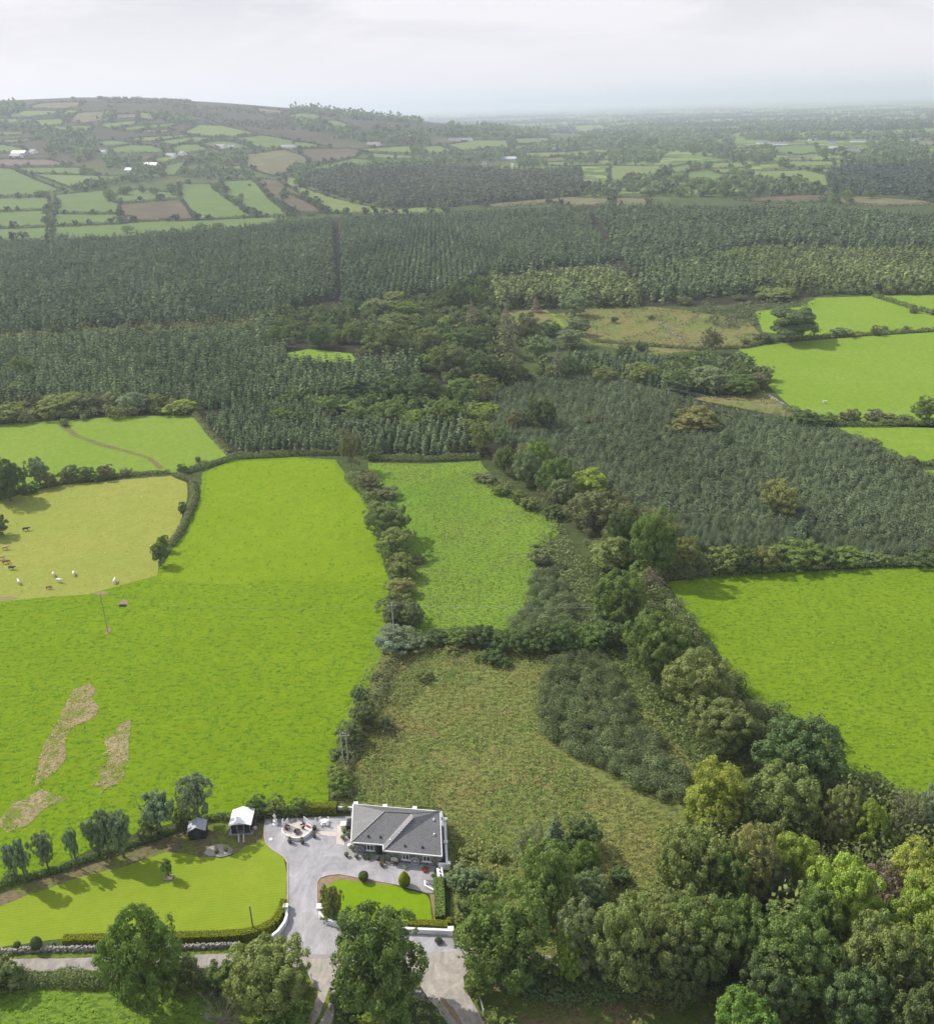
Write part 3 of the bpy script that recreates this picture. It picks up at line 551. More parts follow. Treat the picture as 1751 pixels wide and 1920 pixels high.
def plant_at(kind, u, vt, vb, wpx, col, label=None, group=None, **kw):
    x, y = hit(u, vb); x, y = float(x), float(y); z0 = float(H(x, y)); dep = proj(x, y, z0)[2]; wd = wpx * dep / F
    if kind in ('bush', 'bare', 'round', 'far'):
        s = math.hypot(x, y); k = 1 + wd * 0.36 / s; x *= k; y *= k; z0 = float(H(x, y))
    # the top seen in the photograph belongs to the crown's upper edge a little behind its middle
    h = z_at(x, y, vt) - z0; h = max(h * (.93 if kind == 'big' else .98), 0.28 * wd)
    return make_plant(kind, (x, y, z0), wd * (1.16 if kind in ('bush', 'round') else .98), h, col, label, group, **kw)
ORD = ['first', 'second', 'third', 'fourth', 'fifth', 'sixth', 'seventh', 'eighth', 'ninth', 'tenth', 'eleventh', 'twelfth', 'thirteenth', 'fourteenth', 'fifteenth', 'sixteenth', 'seventeenth', 'eighteenth', 'nineteenth', 'twentieth', 'twenty-first', 'twenty-second', 'twenty-third', 'twenty-fourth', 'twenty-fifth', 'twenty-sixth', 'twenty-seventh', 'twenty-eighth', 'twenty-ninth', 'thirtieth', 'thirty-first', 'thirty-second', 'thirty-third', 'thirty-fourth', 'thirty-fifth', 'thirty-sixth', 'thirty-seventh', 'thirty-eighth', 'thirty-ninth', 'fortieth']
def stand(items, T, where, group, sc=1.0):
    """items: (kind, u, vtop, vbottom, width, colour[, label]) in the zoom's own pixels; counted by colour from the near end"""
    L2 = []
    for it in items:
        (u, vt), (_, vb) = T([(it[1], it[2]), (it[1], it[3])]); (a, _), (b, _) = T([(0, 0), (it[4], 0)])
        L2.append((it[0], u, vt, vb, b - a, it[5], it[6] if len(it) > 6 else None))
    cnt = {}
    for k, u, vt, vb, w_, c, lb in sorted(L2, key=lambda q: -q[3]):
        key = (c, KINDS[k][1], KINDS[k][0]); cnt[key] = cnt.get(key, 0) + 1; n = cnt[key]
        noun = {'broadleaf_tree': 'tree', 'bush': 'bush', 'garden_tree': 'tree', 'sparse_tree': 'thin-leaved tree', 'bare_bush': 'leafless bush', 'spruce_tree': 'spruce', 'dying_conifer': 'half-dead conifer', 'cypress_tree': 'cypress'}[KINDS[k][0]]
        lb = lb or f"{ADJ[c]} {noun}, {ORD[n - 1]} from the near end {where}"
        plant_at(k, u, vt, vb, w_, c, lb, group)

# ------------------------------------------------------------------ hedges, thickets, plantations (loose leaves on one mesh)
def along(P_, step):
    P_ = [Vector((float(a), float(b))) for a, b in P_]; out = []; tot = 0
    for a, b in zip(P_[:-1], P_[1:]):
        d = (b - a).length; n = max(1, int(d / step)); dr = (b - a) / max(d, 1e-6)
        for k in range(n): out.append((a + (b - a) * (k / n), dr))
    return out
def hedge_arrays(Pw, h, wd, leaf, per_m, rough=0.35, boxy=False):
    S = along(Pw, 0.5); n = int(len(S) * 0.5 * per_m); i = rs.randint(0, len(S), n)
    P0 = np.array([(s[0].x, s[0].y) for s in S])[i]; D = np.array([(s[1].x, s[1].y) for s in S])[i]; P0 = P0 + D * rs.uniform(-.4, .4, (n, 1))
    hv = np.array([noise.noise(Vector((p[0] * .22, p[1] * .22, 3.1))) * 1.2 + noise.noise(Vector((p[0] * .7, p[1] * .7, 8.1))) * .6 for p in P0])
    hh = h * np.clip(1 + hv * rough * 1.6, .25, 2.2); ww = wd * np.clip(1 + hv * rough, .5, 1.6) * .5
    a = rs.uniform(0, math.pi, n); q = np.sqrt(rs.uniform(.45, 1, n)); off = np.cos(a) * ww * q; z = np.sin(a) ** .6 * hh * q
    C = np.column_stack([P0[:, 0] - D[:, 1] * off, P0[:, 1] + D[:, 0] * off, z]); nrm = np.column_stack([-D[:, 1] * np.cos(a), D[:, 0] * np.cos(a), np.sin(a) + .3]) + rs.normal(size=(n, 3)) * .5
    C += rs.normal(size=(n, 3)) * leaf * .35; C[:, 2] = np.maximum(C[:, 2], leaf * .2) + H(C[:, 0], C[:, 1])
    return C, nrm, leaf * rs.uniform(.6, 1.4, n), hv * .12 + rs.uniform(-.08, .08, n)
def leafy(name, parts, col, label, cat=None, group=None, kind=None, mat='leaf', asp=.8):
    o = bpy.data.objects.new(name, mesh_of(name, parts, M[mat], asp)); COL.objects.link(o); o.color = (*COLS[col], 1) if isinstance(col, str) else (*(x * LIFT for x in col), 1)
    tag(o, label, cat, group, kind); return o
def hedge(pts, h, wd, col, label, leaf=0.35, per_m=60, group=None, rough=.35, T=None, name='hedge', cat='hedge'):
    if T: pts = T(pts)
    return leafy(name, [hedge_arrays(W(pts), h, wd, leaf, per_m, rough)], col, label, cat, group)
def thicket(name, poly, dens, h, leaf, col, label, T=None, clump=0.25, kind='stuff', mat='leaf', cover=0.0, world=None, blades=False):
    """low growth over an area: height follows clumpy noise"""
    if T: poly = T(poly)
    Pw = world or W(poly); q = sample_poly(Pw, dens, rs)
    nz = np.array([noise.noise(Vector((p[0] * clump, p[1] * clump, 1.7))) + .5 * noise.noise(Vector((p[0] * clump * 3, p[1] * clump * 3, 5.7))) for p in q])
    keep = nz > cover - .5; q = q[keep]; nz = nz[keep]; n = len(q)
    top = h * np.clip(.45 + nz * 1.1, .08, 1.6); z = top * (1 - .45 * rs.rand(n) ** 2)
    C = np.column_stack([q, z + H(q[:, 0], q[:, 1])]); Nn = rs.normal(size=(n, 3)) * (1.0 if blades else .55) + np.array([0, 0, .25 if blades else .8])
    return leafy(name, [(C, Nn, leaf * rs.uniform(.6, 1.4, n), nz * .2 + rs.uniform(-.08, .08, n))], col, label, None, None, kind, mat, .28 if blades else .8)
def tree_points(Pw, sp, rowang=0.0, j=.28):
    Pa = np.array(Pw); x0, y0 = Pa.min(0) - 5; x1, y1 = Pa.max(0) + 5; cx, cy = (x0 + x1) / 2, (y0 + y1) / 2; R_ = math.hypot(x1 - x0, y1 - y0) / 2
    g = np.arange(-R_, R_, sp); gx, gy = np.meshgrid(g, g); gx = gx.ravel() + rs.uniform(-j, j, gx.size) * sp; gy = gy.ravel() + rs.uniform(-j, j, gy.size) * sp
    c, s = math.cos(rowang), math.sin(rowang); q = np.column_stack([cx + gx * c - gy * s, cy + gx * s + gy * c]); return q[inside(q, Pa)]
def tree_mass(q, hts, tmpl, wratio, tone_amp=.17):
    """many trees as one mesh; tmpl: list of (C,N,S) unit trees"""
    parts = []
    for t, (C, Nn, S, T_) in enumerate(tmpl):
        sel = np.arange(len(q)) % len(tmpl) == t; Q = q[sel]; h = hts[sel]; n, m = len(Q), len(C)
        if not n: continue
        a = rs.uniform(0, 6.28, n); ca, sa = np.cos(a)[:, None], np.sin(a)[:, None]; wd = (h * wratio * rs.uniform(.85, 1.2, n))[:, None]
        X_ = (C[None, :, 0] * ca - C[None, :, 1] * sa) * wd + Q[:, :1]; Y_ = (C[None, :, 0] * sa + C[None, :, 1] * ca) * wd + Q[:, 1:2]; Z_ = C[None, :, 2] * h[:, None] + H(Q[:, 0], Q[:, 1])[:, None]
        NX = Nn[None, :, 0] * ca - Nn[None, :, 1] * sa; NY = Nn[None, :, 0] * sa + Nn[None, :, 1] * ca; NZ = np.broadcast_to(Nn[None, :, 2], NX.shape)
        tn = (rs.normal(size=(n, 1)) * tone_amp + np.array([noise.noise(Vector((p[0] * .02, p[1] * .02, 2.2))) for p in Q])[:, None] * .22 + T_[None, :])
        parts.append((np.stack([X_, Y_, Z_], -1).reshape(-1, 3), np.stack([NX, NY, NZ], -1).reshape(-1, 3), (S[None, :] * h[:, None] * (wratio ** .5 + .25)).ravel(), tn.ravel()))
    return parts
CON = {260: [conifer_parts(rs, 260, 12, .13, ex=.5) for _ in range(5)], **{n: [conifer_parts(rs, n, 9 if n > 40 else 6, lf) for _ in range(4)] for n, lf in ((110, .24), (70, .28), (36, .38))}}
FAR = {n: [crown(n, lf, 9, rs, zc=.5, zr=.5, lob=(.2, .3), shell=(.3, .65), bottom=.1, fill=1) for _ in range(4)] for n, lf in ((700, .058), (160, .16), (60, .26), (26, .38), (12, .58))}
def plantation(pts, sp, h, col, label, n=44, ang=0.0, wr=.5, T=None, hv=.19, clip=None, j=.28):
    if T: pts = T(pts)
    q = tree_points(W(pts), sp, ang, j)
    if clip is not None: q = clip(q)
    hts = h * (1 + rs.normal(size=len(q)) * hv) * (1 + .25 * np.array([noise.noise(Vector((p[0] * .012, p[1] * .012, 9.2))) for p in q]))
    return leafy('conifer_plantation', tree_mass(q, np.maximum(hts, h * .4), CON[n], wr), col, label, None, None, 'stuff', 'needle')
def woodland(pts, sp, h, col, label, n=26, wr=.9, T=None, hv=.25, world=None, j=.45):
    if T: pts = T(pts)
    q = tree_points(world or W(pts), sp, rnd.random(), j)
    hts = np.maximum(h * (1 + rs.normal(size=len(q)) * hv), h * .35)
    return leafy('woodland', tree_mass(q, hts, FAR[n], wr, .16), col, label, None, None, 'stuff')
# ------------------------------------------------------------------ plantations and woods
SPR = (0.062, 0.082, 0.044); SPG = (0.076, 0.096, 0.046); SPO = (0.095, 0.114, 0.046)
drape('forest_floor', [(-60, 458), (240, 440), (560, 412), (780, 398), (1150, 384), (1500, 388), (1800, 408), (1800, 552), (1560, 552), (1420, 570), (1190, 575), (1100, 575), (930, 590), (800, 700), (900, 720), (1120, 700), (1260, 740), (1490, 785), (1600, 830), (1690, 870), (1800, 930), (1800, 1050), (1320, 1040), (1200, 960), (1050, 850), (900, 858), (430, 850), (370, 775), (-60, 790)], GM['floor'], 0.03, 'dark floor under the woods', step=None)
plantation([(-60, 470), (240, 452), (560, 424), (622, 416), (628, 560), (500, 592), (480, 612), (-60, 632)], 4.1, 9.5, SPR, 'wide dark conifer plantation below the hill fields', 70, .06, j=.2)
plantation([(640, 416), (780, 412), (1100, 398), (1112, 440), (1160, 490), (900, 520), (860, 548), (760, 565), (645, 575)], 4.1, 9.5, SPR, 'dark conifer plantation block in the middle of the valley', 70, .02, j=.2)
plantation([(1118, 400), (1500, 402), (1820, 420), (1820, 478), (1420, 466), (1340, 488), (1192, 526), (1172, 492)], 4.8, 12.5, SPR, 'dark conifer plantation behind the olive one', 70, .0)
plantation([(920, 540), (1150, 520), (1200, 560), (1190, 577), (935, 577)], 4.2, 12, SPO, 'pale-topped conifer block with a dark front edge', 70, .1)
plantation([(1198, 528), (1335, 492), (1430, 512), (1440, 545), (1230, 568)], 4.2, 11, SPG, 'mixed green conifer block behind the ochre clearing', 70, .1)
plantation([(1345, 492), (1425, 472), (1820, 480), (1820, 550), (1450, 548)], 4.4, 9, (0.088, 0.106, 0.044), 'olive green conifer block beyond the upper pastures', 70, .0, wr=.62)
plantation([(-60, 655), (300, 642), (500, 618), (530, 655), (545, 690), (650, 695), (785, 690), (790, 738), (640, 752), (500, 760), (400, 770), (300, 756), (60, 768), (-60, 770)], 3.3, 9.0, (0.076, 0.100, 0.050), 'conifer plantation with clear rows above the upper left pasture', 110, -.13, wr=.36, j=.12)
plantation([(388, 795), (450, 765), (560, 762), (650, 800), (760, 812), (868, 805), (882, 852), (455, 850)], 2.9, 6.5, (0.076, 0.100, 0.050), 'small conifer plantation beside the meadow boundary', 110, -.1, wr=.42, j=.15)
plantation([(1060, 668), (1240, 672), (1340, 690), (1400, 720), (1240, 730), (1120, 700)], 3.4, 5, SPR, 'young conifers below the ochre clearing', 70, .0)
# the near plantation: the nearest trees one by one, the rest as one mass
NEARP = [(925, 738), (1000, 718), (1110, 706), (1250, 742), (1335, 772), (1500, 790), (1610, 828), (1690, 875), (1770, 912), (1840, 955), (1840, 1052), (1600, 1048), (1430, 1042), (1300, 1036), (1238, 992), (1158, 928), (1042, 872), (950, 828), (910, 795)]
q = tree_points(W(NEARP), 1.9, .25, .5); rest = q[rs.permutation(len(q))]
pu = proj(q[:, 0], q[:, 1], 0 * q[:, 0]); inv = (pu[0] > 5) & (pu[0] < 1746); o_ = np.argsort(np.hypot(q[:, 0], q[:, 1]) + np.where(inv, 0, 1e5)); sel = o_[:300]; rest = np.delete(q, sel, axis=0)
hts = 3.7 * (1 + rs.normal(size=len(rest)) * .14) * (1 + .25 * np.array([noise.noise(Vector((p[0] * .03, p[1] * .03, 9.2))) for p in rest]))
leafy('conifer_plantation', tree_mass(rest, np.maximum(hts * rs.uniform(.75, 1.12, len(rest)), 1.2), CON[260], 1.0), (0.066, 0.083, 0.045), 'dense young grey-green conifer plantation above the right pasture', None, None, 'stuff', 'needle')
COLS['young'] = (0.145, 0.183, 0.099); ADJ['young'] = 'grey-green'
for k in sel:
    hh = 3.7 * (1 + rnd.gauss(0, .16)); make_plant('young', (q[k, 0], q[k, 1], 0), hh * .9, hh, 'young', 'young grey-green conifer in the front rows of the plantation above the right pasture', 'front row conifers of the near plantation')

# belts of mixed trees between the blocks
woodland([(480, 612), (520, 590), (640, 580), (760, 570), (860, 552), (920, 520), (990, 560), (930, 600), (1000, 640), (880, 700), (760, 670), (700, 640), (600, 630), (540, 650)], 7, 6.0, (0.066, 0.084, 0.034), 'mixed scrub wood behind the old trees', 160, wr=.95)
woodland([(-60, 640), (480, 605), (520, 640), (300, 655), (-60, 668)], 6, 5.5, (0.095, 0.10, 0.05), 'band of scrub between two plantations', 160, wr=1.1)
woodland([(-60, 770), (60, 760), (190, 745), (370, 762), (380, 778), (120, 790), (-60, 800)], 5, 4.5, (0.10, 0.105, 0.045), 'scrub along the top of the upper left pasture', 160, wr=1.2)
woodland([(380, 765), (560, 745), (700, 742), (800, 740), (880, 745), (900, 800), (760, 815), (650, 800), (560, 765)], 6, 4.6, (0.078, 0.104, 0.036), 'green scrub between the conifer plantations', 160, wr=1.1)
woodland([(860, 700), (1050, 690), (1110, 705), (940, 728), (930, 790), (900, 850), (870, 850), (880, 790), (800, 740)], 6, 5.0, (0.068, 0.086, 0.032), 'scrub under the central tree belt', 160, wr=1.0)
woodland(T6([(240, 740), (400, 700), (560, 690), (760, 740), (830, 790), (800, 860), (620, 880), (380, 870), (260, 850)]), 5, 6, (0.075, 0.095, 0.04), 'dense dark scrub wood in front of the big right pasture', 160, wr=1.1)
thicket('scrub', T6([(410, 400), (560, 380), (760, 370), (1110, 350), (1100, 390), (820, 410), (780, 470), (800, 500), (680, 520), (560, 510), (430, 450)]), 0.7, 2.4, 1.3, (0.075, 0.08, 0.05), 'low dark gorse scrub beside the ochre clearing', clump=.12, cover=.35)
woodland(T6([(760, 330), (880, 300), (1000, 330), (1250, 300), (1340, 270), (1751, 270), (1751, 330), (1480, 330), (1250, 325), (1000, 345)]), 6, 5, (0.08, 0.095, 0.04), 'scrub along the edge of the olive plantation', 160, wr=1.2)
thicket('scrub', T6([(170, 380), (330, 370), (360, 470), (420, 560), (500, 640), (420, 640), (300, 560), (220, 470)]), 0.35, 1.6, 1.0, (0.09, 0.09, 0.05), 'bushes along the stony line in the ochre clearing', clump=.15, cover=.55)

woodland([(900, 870), (1000, 850), (1060, 880), (1160, 930), (1260, 1000), (1290, 1060), (1240, 1100), (1180, 1080), (1080, 1010), (1050, 970), (960, 900)], 4.6, 4.2, (0.10, 0.105, 0.05), 'tangled scrub under the belt beside the near plantation', 700, wr=1.25)
woodland([(1190, 1090), (1240, 1100), (1300, 1170), (1350, 1250), (1420, 1320), (1600, 1450), (1560, 1480), (1400, 1420), (1250, 1300), (1150, 1200)], 5, 4.8, (0.085, 0.10, 0.04), 'tangled scrub under the belt beside the right pasture', 700, wr=1.2)
woodland([(1260, 1560), (1420, 1500), (1700, 1520), (1800, 1600), (1800, 1840), (1300, 1820), (1120, 1780), (1200, 1700)], 6.5, 7.5, (0.085, 0.10, 0.035), 'undergrowth of young trees inside the roadside wood', 700, wr=1.0)
thicket('scrub', None, .5, 1.3, .9, (0.085, 0.092, 0.045), 'low scrub spreading over the ochre clearing', world=FIELDS['brown1'], clump=.07, cover=.55)
thicket('scrub', None, .6, 1.0, .8, (0.10, 0.125, 0.045), 'rough growth over the clearing above the plantation', world=FIELDS['corner'], clump=.1, cover=.4)
# rough undergrowth nearer the camera
UG = (0.150, 0.165, 0.056)
thicket('undergrowth', T7([(300, 1300), (420, 1250), (640, 1260), (680, 1380), (560, 1520), (440, 1560), (330, 1500), (240, 1400)]), 5, 1.1, .42, (0.12, 0.115, 0.055), 'brambles at the corner of the overgrown field', clump=.35)
thicket('undergrowth', [(655, 1500), (700, 1320), (800, 1220), (1040, 1230), (1020, 1400), (1070, 1430), (1180, 1505), (1260, 1535), (1330, 1610), (1180, 1780), (860, 1780), (842, 1520)], 7.0, .85, .50, UG, 'tangled yellowing tall grass behind the bungalow', clump=.5, cover=.15, blades=True)
thicket('undergrowth', [(655, 1500), (700, 1320), (800, 1220), (1040, 1230), (1020, 1400), (1070, 1430), (1180, 1505), (1260, 1535), (1330, 1610), (1180, 1780), (860, 1780), (842, 1520)], 1.3, .8, .42, (0.09, 0.13, 0.035), 'green weeds among the tall grass behind the bungalow', clump=.16, cover=.55)
thicket('undergrowth', T8([(-120, 960), (0, 900), (120, 1000), (220, 1180), (420, 1320), (520, 1500), (300, 1500), (150, 1380), (60, 1200), (-80, 1080)]), 6, 1.2, .36, (0.105, 0.145, 0.045), 'green bracken between the thicket and the tree belt', clump=.3)
woodland(T7([(1420, 1290), (1560, 1240), (1680, 1260), (1780, 1400), (1900, 1640), (2160, 1960), (2190, 2080), (2120, 2140), (1900, 2050), (1560, 1880), (1330, 1720), (1290, 1560), (1320, 1400)]), 1.7, 2.7, (0.088, 0.108, 0.050), 'dense dark blackthorn thicket in the overgrown field', 700, wr=1.15, hv=.2)
woodland(T7([(1260, 760), (1400, 740), (1480, 860), (1520, 1000), (1480, 1130), (1380, 1210), (1180, 1180), (1120, 1070), (1220, 960), (1230, 860)]), 2.0, 2.7, (0.098, 0.118, 0.060), 'grey-green thicket at the edge of the middle meadow', 700, wr=1.15, hv=.2)
thicket('undergrowth', T7([(900, 180), (960, 150), (1110, 200), (1240, 320), (1420, 420), (1500, 560), (1600, 760), (1620, 1060), (1500, 1100), (1480, 880), (1400, 720), (1260, 560), (1400, 460), (1180, 330), (1020, 250)]), 2.6, 1.6, .6, (0.115, 0.125, 0.06), 'scrub and nettles along the edge of the tree belt', clump=.15)
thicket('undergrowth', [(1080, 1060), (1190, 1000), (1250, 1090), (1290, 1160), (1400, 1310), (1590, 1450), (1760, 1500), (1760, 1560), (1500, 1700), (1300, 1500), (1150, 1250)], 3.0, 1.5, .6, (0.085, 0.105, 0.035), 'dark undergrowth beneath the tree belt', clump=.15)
thicket('undergrowth', [(640, 1460), (700, 1400), (690, 1300), (760, 1320), (740, 1500), (650, 1505)], 4, 1.0, .4, (0.13, 0.12, 0.055), 'brambles spilling from the field hedge', clump=.35)
OG = [(655, 1500), (700, 1320), (800, 1220), (1040, 1230), (1020, 1400), (1070, 1430), (1180, 1505), (1260, 1535), (1330, 1610), (1180, 1780), (860, 1780), (842, 1520)]
thicket('undergrowth', OG, 5.0, .8, .50, (0.17, 0.150, 0.062), 'straw-coloured seeding grass behind the bungalow', clump=.07, cover=.47, blades=True)
thicket('undergrowth', OG, 3.4, 1.0, .36, (0.075, 0.13, 0.035), 'dark green nettle beds behind the bungalow', clump=.05, cover=.47)
thicket('undergrowth', None, 1.2, .5, .4, (0.13, 0.115, 0.06), 'brown dock patches in the middle meadow', world=FIELDS['centre'], clump=.06, cover=.58)
thicket('undergrowth', A4([(0, 500), (180, 640), (260, 800), (400, 900), (60, 1100), (0, 1000)]), 5, 1.0, .38, (0.17, 0.165, 0.06), 'yellow tall grass beside the white garden wall', clump=.4)
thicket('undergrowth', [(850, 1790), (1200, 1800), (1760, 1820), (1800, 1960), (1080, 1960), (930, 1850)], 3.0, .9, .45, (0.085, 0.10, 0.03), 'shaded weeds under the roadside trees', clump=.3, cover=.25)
thicket('undergrowth', [(-60, 1868), (420, 1870), (600, 1900), (560, 1960), (-60, 1960)], 5.0, .35, .30, (0.12, 0.165, 0.03), 'coarse grass tufts in the lower paddock', clump=.5, cover=.35)
thicket('undergrowth', A2([(820, 1380), (1300, 1380), (1470, 1480), (1560, 1680), (780, 1680)]), 6, .8, .35, (0.105, 0.14, 0.035), 'weeds between the two tracks', clump=.4, cover=.2)
# tufts in the pastures
thicket('grass_tufts', None, 0.9, .34, .36, (0.07, 0.165, 0.016), 'darker tufts across the bright pasture', world=FIELDS['big'], clump=.3, cover=.42)
thicket('grass_tufts', None, 0.7, .34, .38, (0.085, 0.16, 0.02), 'darker tufts across the right pasture', world=FIELDS['right'], clump=.25, cover=.42)
thicket('grass_tufts', None, 1.1, .5, .42, (0.105, 0.135, 0.035), 'coarse tufts across the middle meadow', world=FIELDS['centre'], clump=.25, cover=.35)
thicket('grass_tufts', None, 0.25, .25, .4, (0.20, 0.26, 0.05), 'tufts across the cattle pasture', world=FIELDS['cattle'], clump=.2, cover=.4)
for pts in [A0([(290, 1920), (350, 1790), (420, 1640), (480, 1550), (580, 1500), (610, 1540), (590, 1600), (645, 1650), (640, 1710), (560, 1770), (490, 1800), (440, 1860), (440, 2000), (340, 2090), (190, 2200), (230, 2060)]), A1([(740, -60), (800, -100), (880, -190), (930, -180), (860, 30), (865, 110), (830, 150), (870, 210), (840, 260), (740, 310), (690, 350), (690, 290), (650, 160), (700, 120)])]:
    thicket('dead_rushes', pts, 5, .5, .3, (0.26, 0.19, 0.10), 'heap of dead brown rushes in the bright pasture', clump=.8, cover=.3)
# ------------------------------------------------------------------ single trees, by the part of the photograph they stand in
B, TR, RD, BU = 'big', 'tree', 'round', 'bush'
stand([(RD, 60, 480, 630, 120, 'dark'), (RD, 245, 470, 600, 110, 'green'), (RD, 165, 520, 600, 90, 'green'), (TR, 420, 480, 690, 260, 'bronze', 'widest bronze-topped old tree at the edge of the sunlit glade'), (RD, 545, 360, 470, 190, 'green'),
       (RD, 500, 420, 570, 230, 'bronze'), (TR, 790, 258, 415, 150, 'dark'), (TR, 900, 270, 410, 110, 'green'), (TR, 1450, 310, 445, 165, 'grey', 'pale leaning tree at the back edge of the ochre clearing'), (RD, 1460, 440, 560, 130, 'grey'),
       (RD, 1430, 510, 630, 150, 'grey'), (TR, 1200, 415, 610, 170, 'brown'), (RD, 1310, 470, 560, 110, 'dark'), (RD, 870, 490, 640, 180, 'dark'), (RD, 660, 490, 650, 150, 'olive'), (RD, 780, 530, 640, 120, 'green'), (TR, 1250, 545, 680, 170, 'grey'),
       (TR, 760, 590, 770, 230, 'bronze', 'broad bronze-topped tree in the middle of the central tree belt'), (TR, 960, 630, 810, 190, 'dark', 'large dark round-headed tree just above the near plantation'), (TR, 1090, 650, 800, 170, 'brown'), (RD, 1430, 650, 790, 110, 'dark'),
       (RD, 620, 750, 925, 175, 'dark'), (RD, 430, 778, 920, 170, 'dark'), (RD, 220, 790, 905, 150, 'dark'), (RD, 820, 780, 900, 160, 'green'), (RD, 950, 760, 850, 150, 'olive'), (TR, 850, 840, 945, 130, 'dark'), ('thin', 950, 820, 930, 100, 'brown'),
       (TR, 1270, 890, 1070, 180, 'dark', 'lone dark tree standing out of the near conifer plantation'), (RD, 1540, 980, 1050, 90, 'brown'), (RD, 1620, 725, 820, 125, 'olive'), (BU, 1700, 1020, 1070, 60, 'brown'),
       (RD, 590, 960, 1060, 160, 'lime'), (RD, 420, 910, 1045, 175, 'green'), (RD, 660, 950, 1040, 120, 'grey'), (RD, 750, 900, 1040, 140, 'green'), (RD, 960, 920, 1010, 150, 'lime'), (TR, 950, 1010, 1195, 165, 'olive', 'pale olive upright tree above the meadow corner'),
       (TR, 1060, 1050, 1160, 120, 'grey'), (RD, 560, 560, 700, 90, 'bronze'), (RD, 330, 600, 700, 130, 'brown'), (RD, 680, 640, 760, 150, 'green'), (RD, 860, 1000, 1100, 90, 'olive'), (RD, 740, 450, 520, 80, 'lime'), (RD, 380, 340, 440, 140, 'grey'),
       (RD, 470, 300, 400, 130, 'olive'), (BU, 100, 890, 985, 150, 'green'), (BU, 250, 900, 985, 170, 'green'), (BU, 10, 930, 980, 90, 'green'), (RD, 1140, 960, 1080, 110, 'brown'), (BU, 345, 1150, 1235, 90, 'dark'), (BU, 700, 1130, 1200, 60, 'grey')],
      T5, 'of the central tree belt', 'trees of the central belt')
stand([('dead', 890, 340, 500, 120, 'dead'), ('dead', 1080, 350, 670, 200, 'brown'), ('dead', 1240, 330, 425, 90, 'dead'), ('dead', 1360, 575, 800, 130, 'brown'), ('spruce', 1355, 640, 790, 70, 'spruce')], T5, 'of the central tree belt', 'conifers of the central belt')
stand([(RD, 135, 668, 800, 140, 'green'), (RD, 105, 800, 915, 120, 'olive'), (TR, 800, 640, 765, 120, 'grey', 'single pale round tree rising out of the conifer rows'), (BU, 820, 745, 810, 80, 'olive'), (BU, 830, 800, 865, 90, 'olive'), (BU, 415, 650, 695, 70, 'lime'),
       (TR, 320, 490, 575, 70, 'dark'), (RD, 465, 512, 565, 80, 'dark'), (RD, 1520, 495, 632, 110, 'green'), (RD, 1745, 480, 625, 110, 'dark'), (BU, 940, 610, 655, 100, 'olive'), (BU, 670, 600, 645, 100, 'brown'), (BU, 60, 915, 1035, 195, 'olive'),
       (RD, 340, 868, 1005, 240, 'olive', 'widest olive bush in the scrub row above the upper left pasture'), (RD, 490, 860, 985, 160, 'bronze'), (BU, 610, 875, 975, 120, 'brown'), (RD, 735, 865, 985, 150, 'silver'), (BU, 860, 870, 965, 110, 'olive'), (BU, 990, 905, 985, 165, 'lime'),
       (RD, 275, 720, 795, 110, 'brown'), (RD, 1650, 960, 1055, 110, 'dark'), (RD, 1550, 940, 1045, 120, 'green'), (BU, 1440, 430, 500, 150, 'grey'), (BU, 1400, 470, 520, 120, 'olive'), (BU, 200, 780, 850, 110, 'olive'), (BU, 355, 1005, 1050, 50, 'grey'),
       (BU, 640, 510, 560, 120, 'grey'), (BU, 1130, 505, 560, 150, 'grey'), (BU, 1300, 500, 560, 150, 'grey'), (BU, 1500, 640, 690, 110, 'olive'), (BU, 1680, 655, 700, 60, 'dark'), (BU, 90, 285, 325, 50, 'dark')],
      T4, 'of the scrub above the upper left pasture', 'trees and bushes round the left plantation')
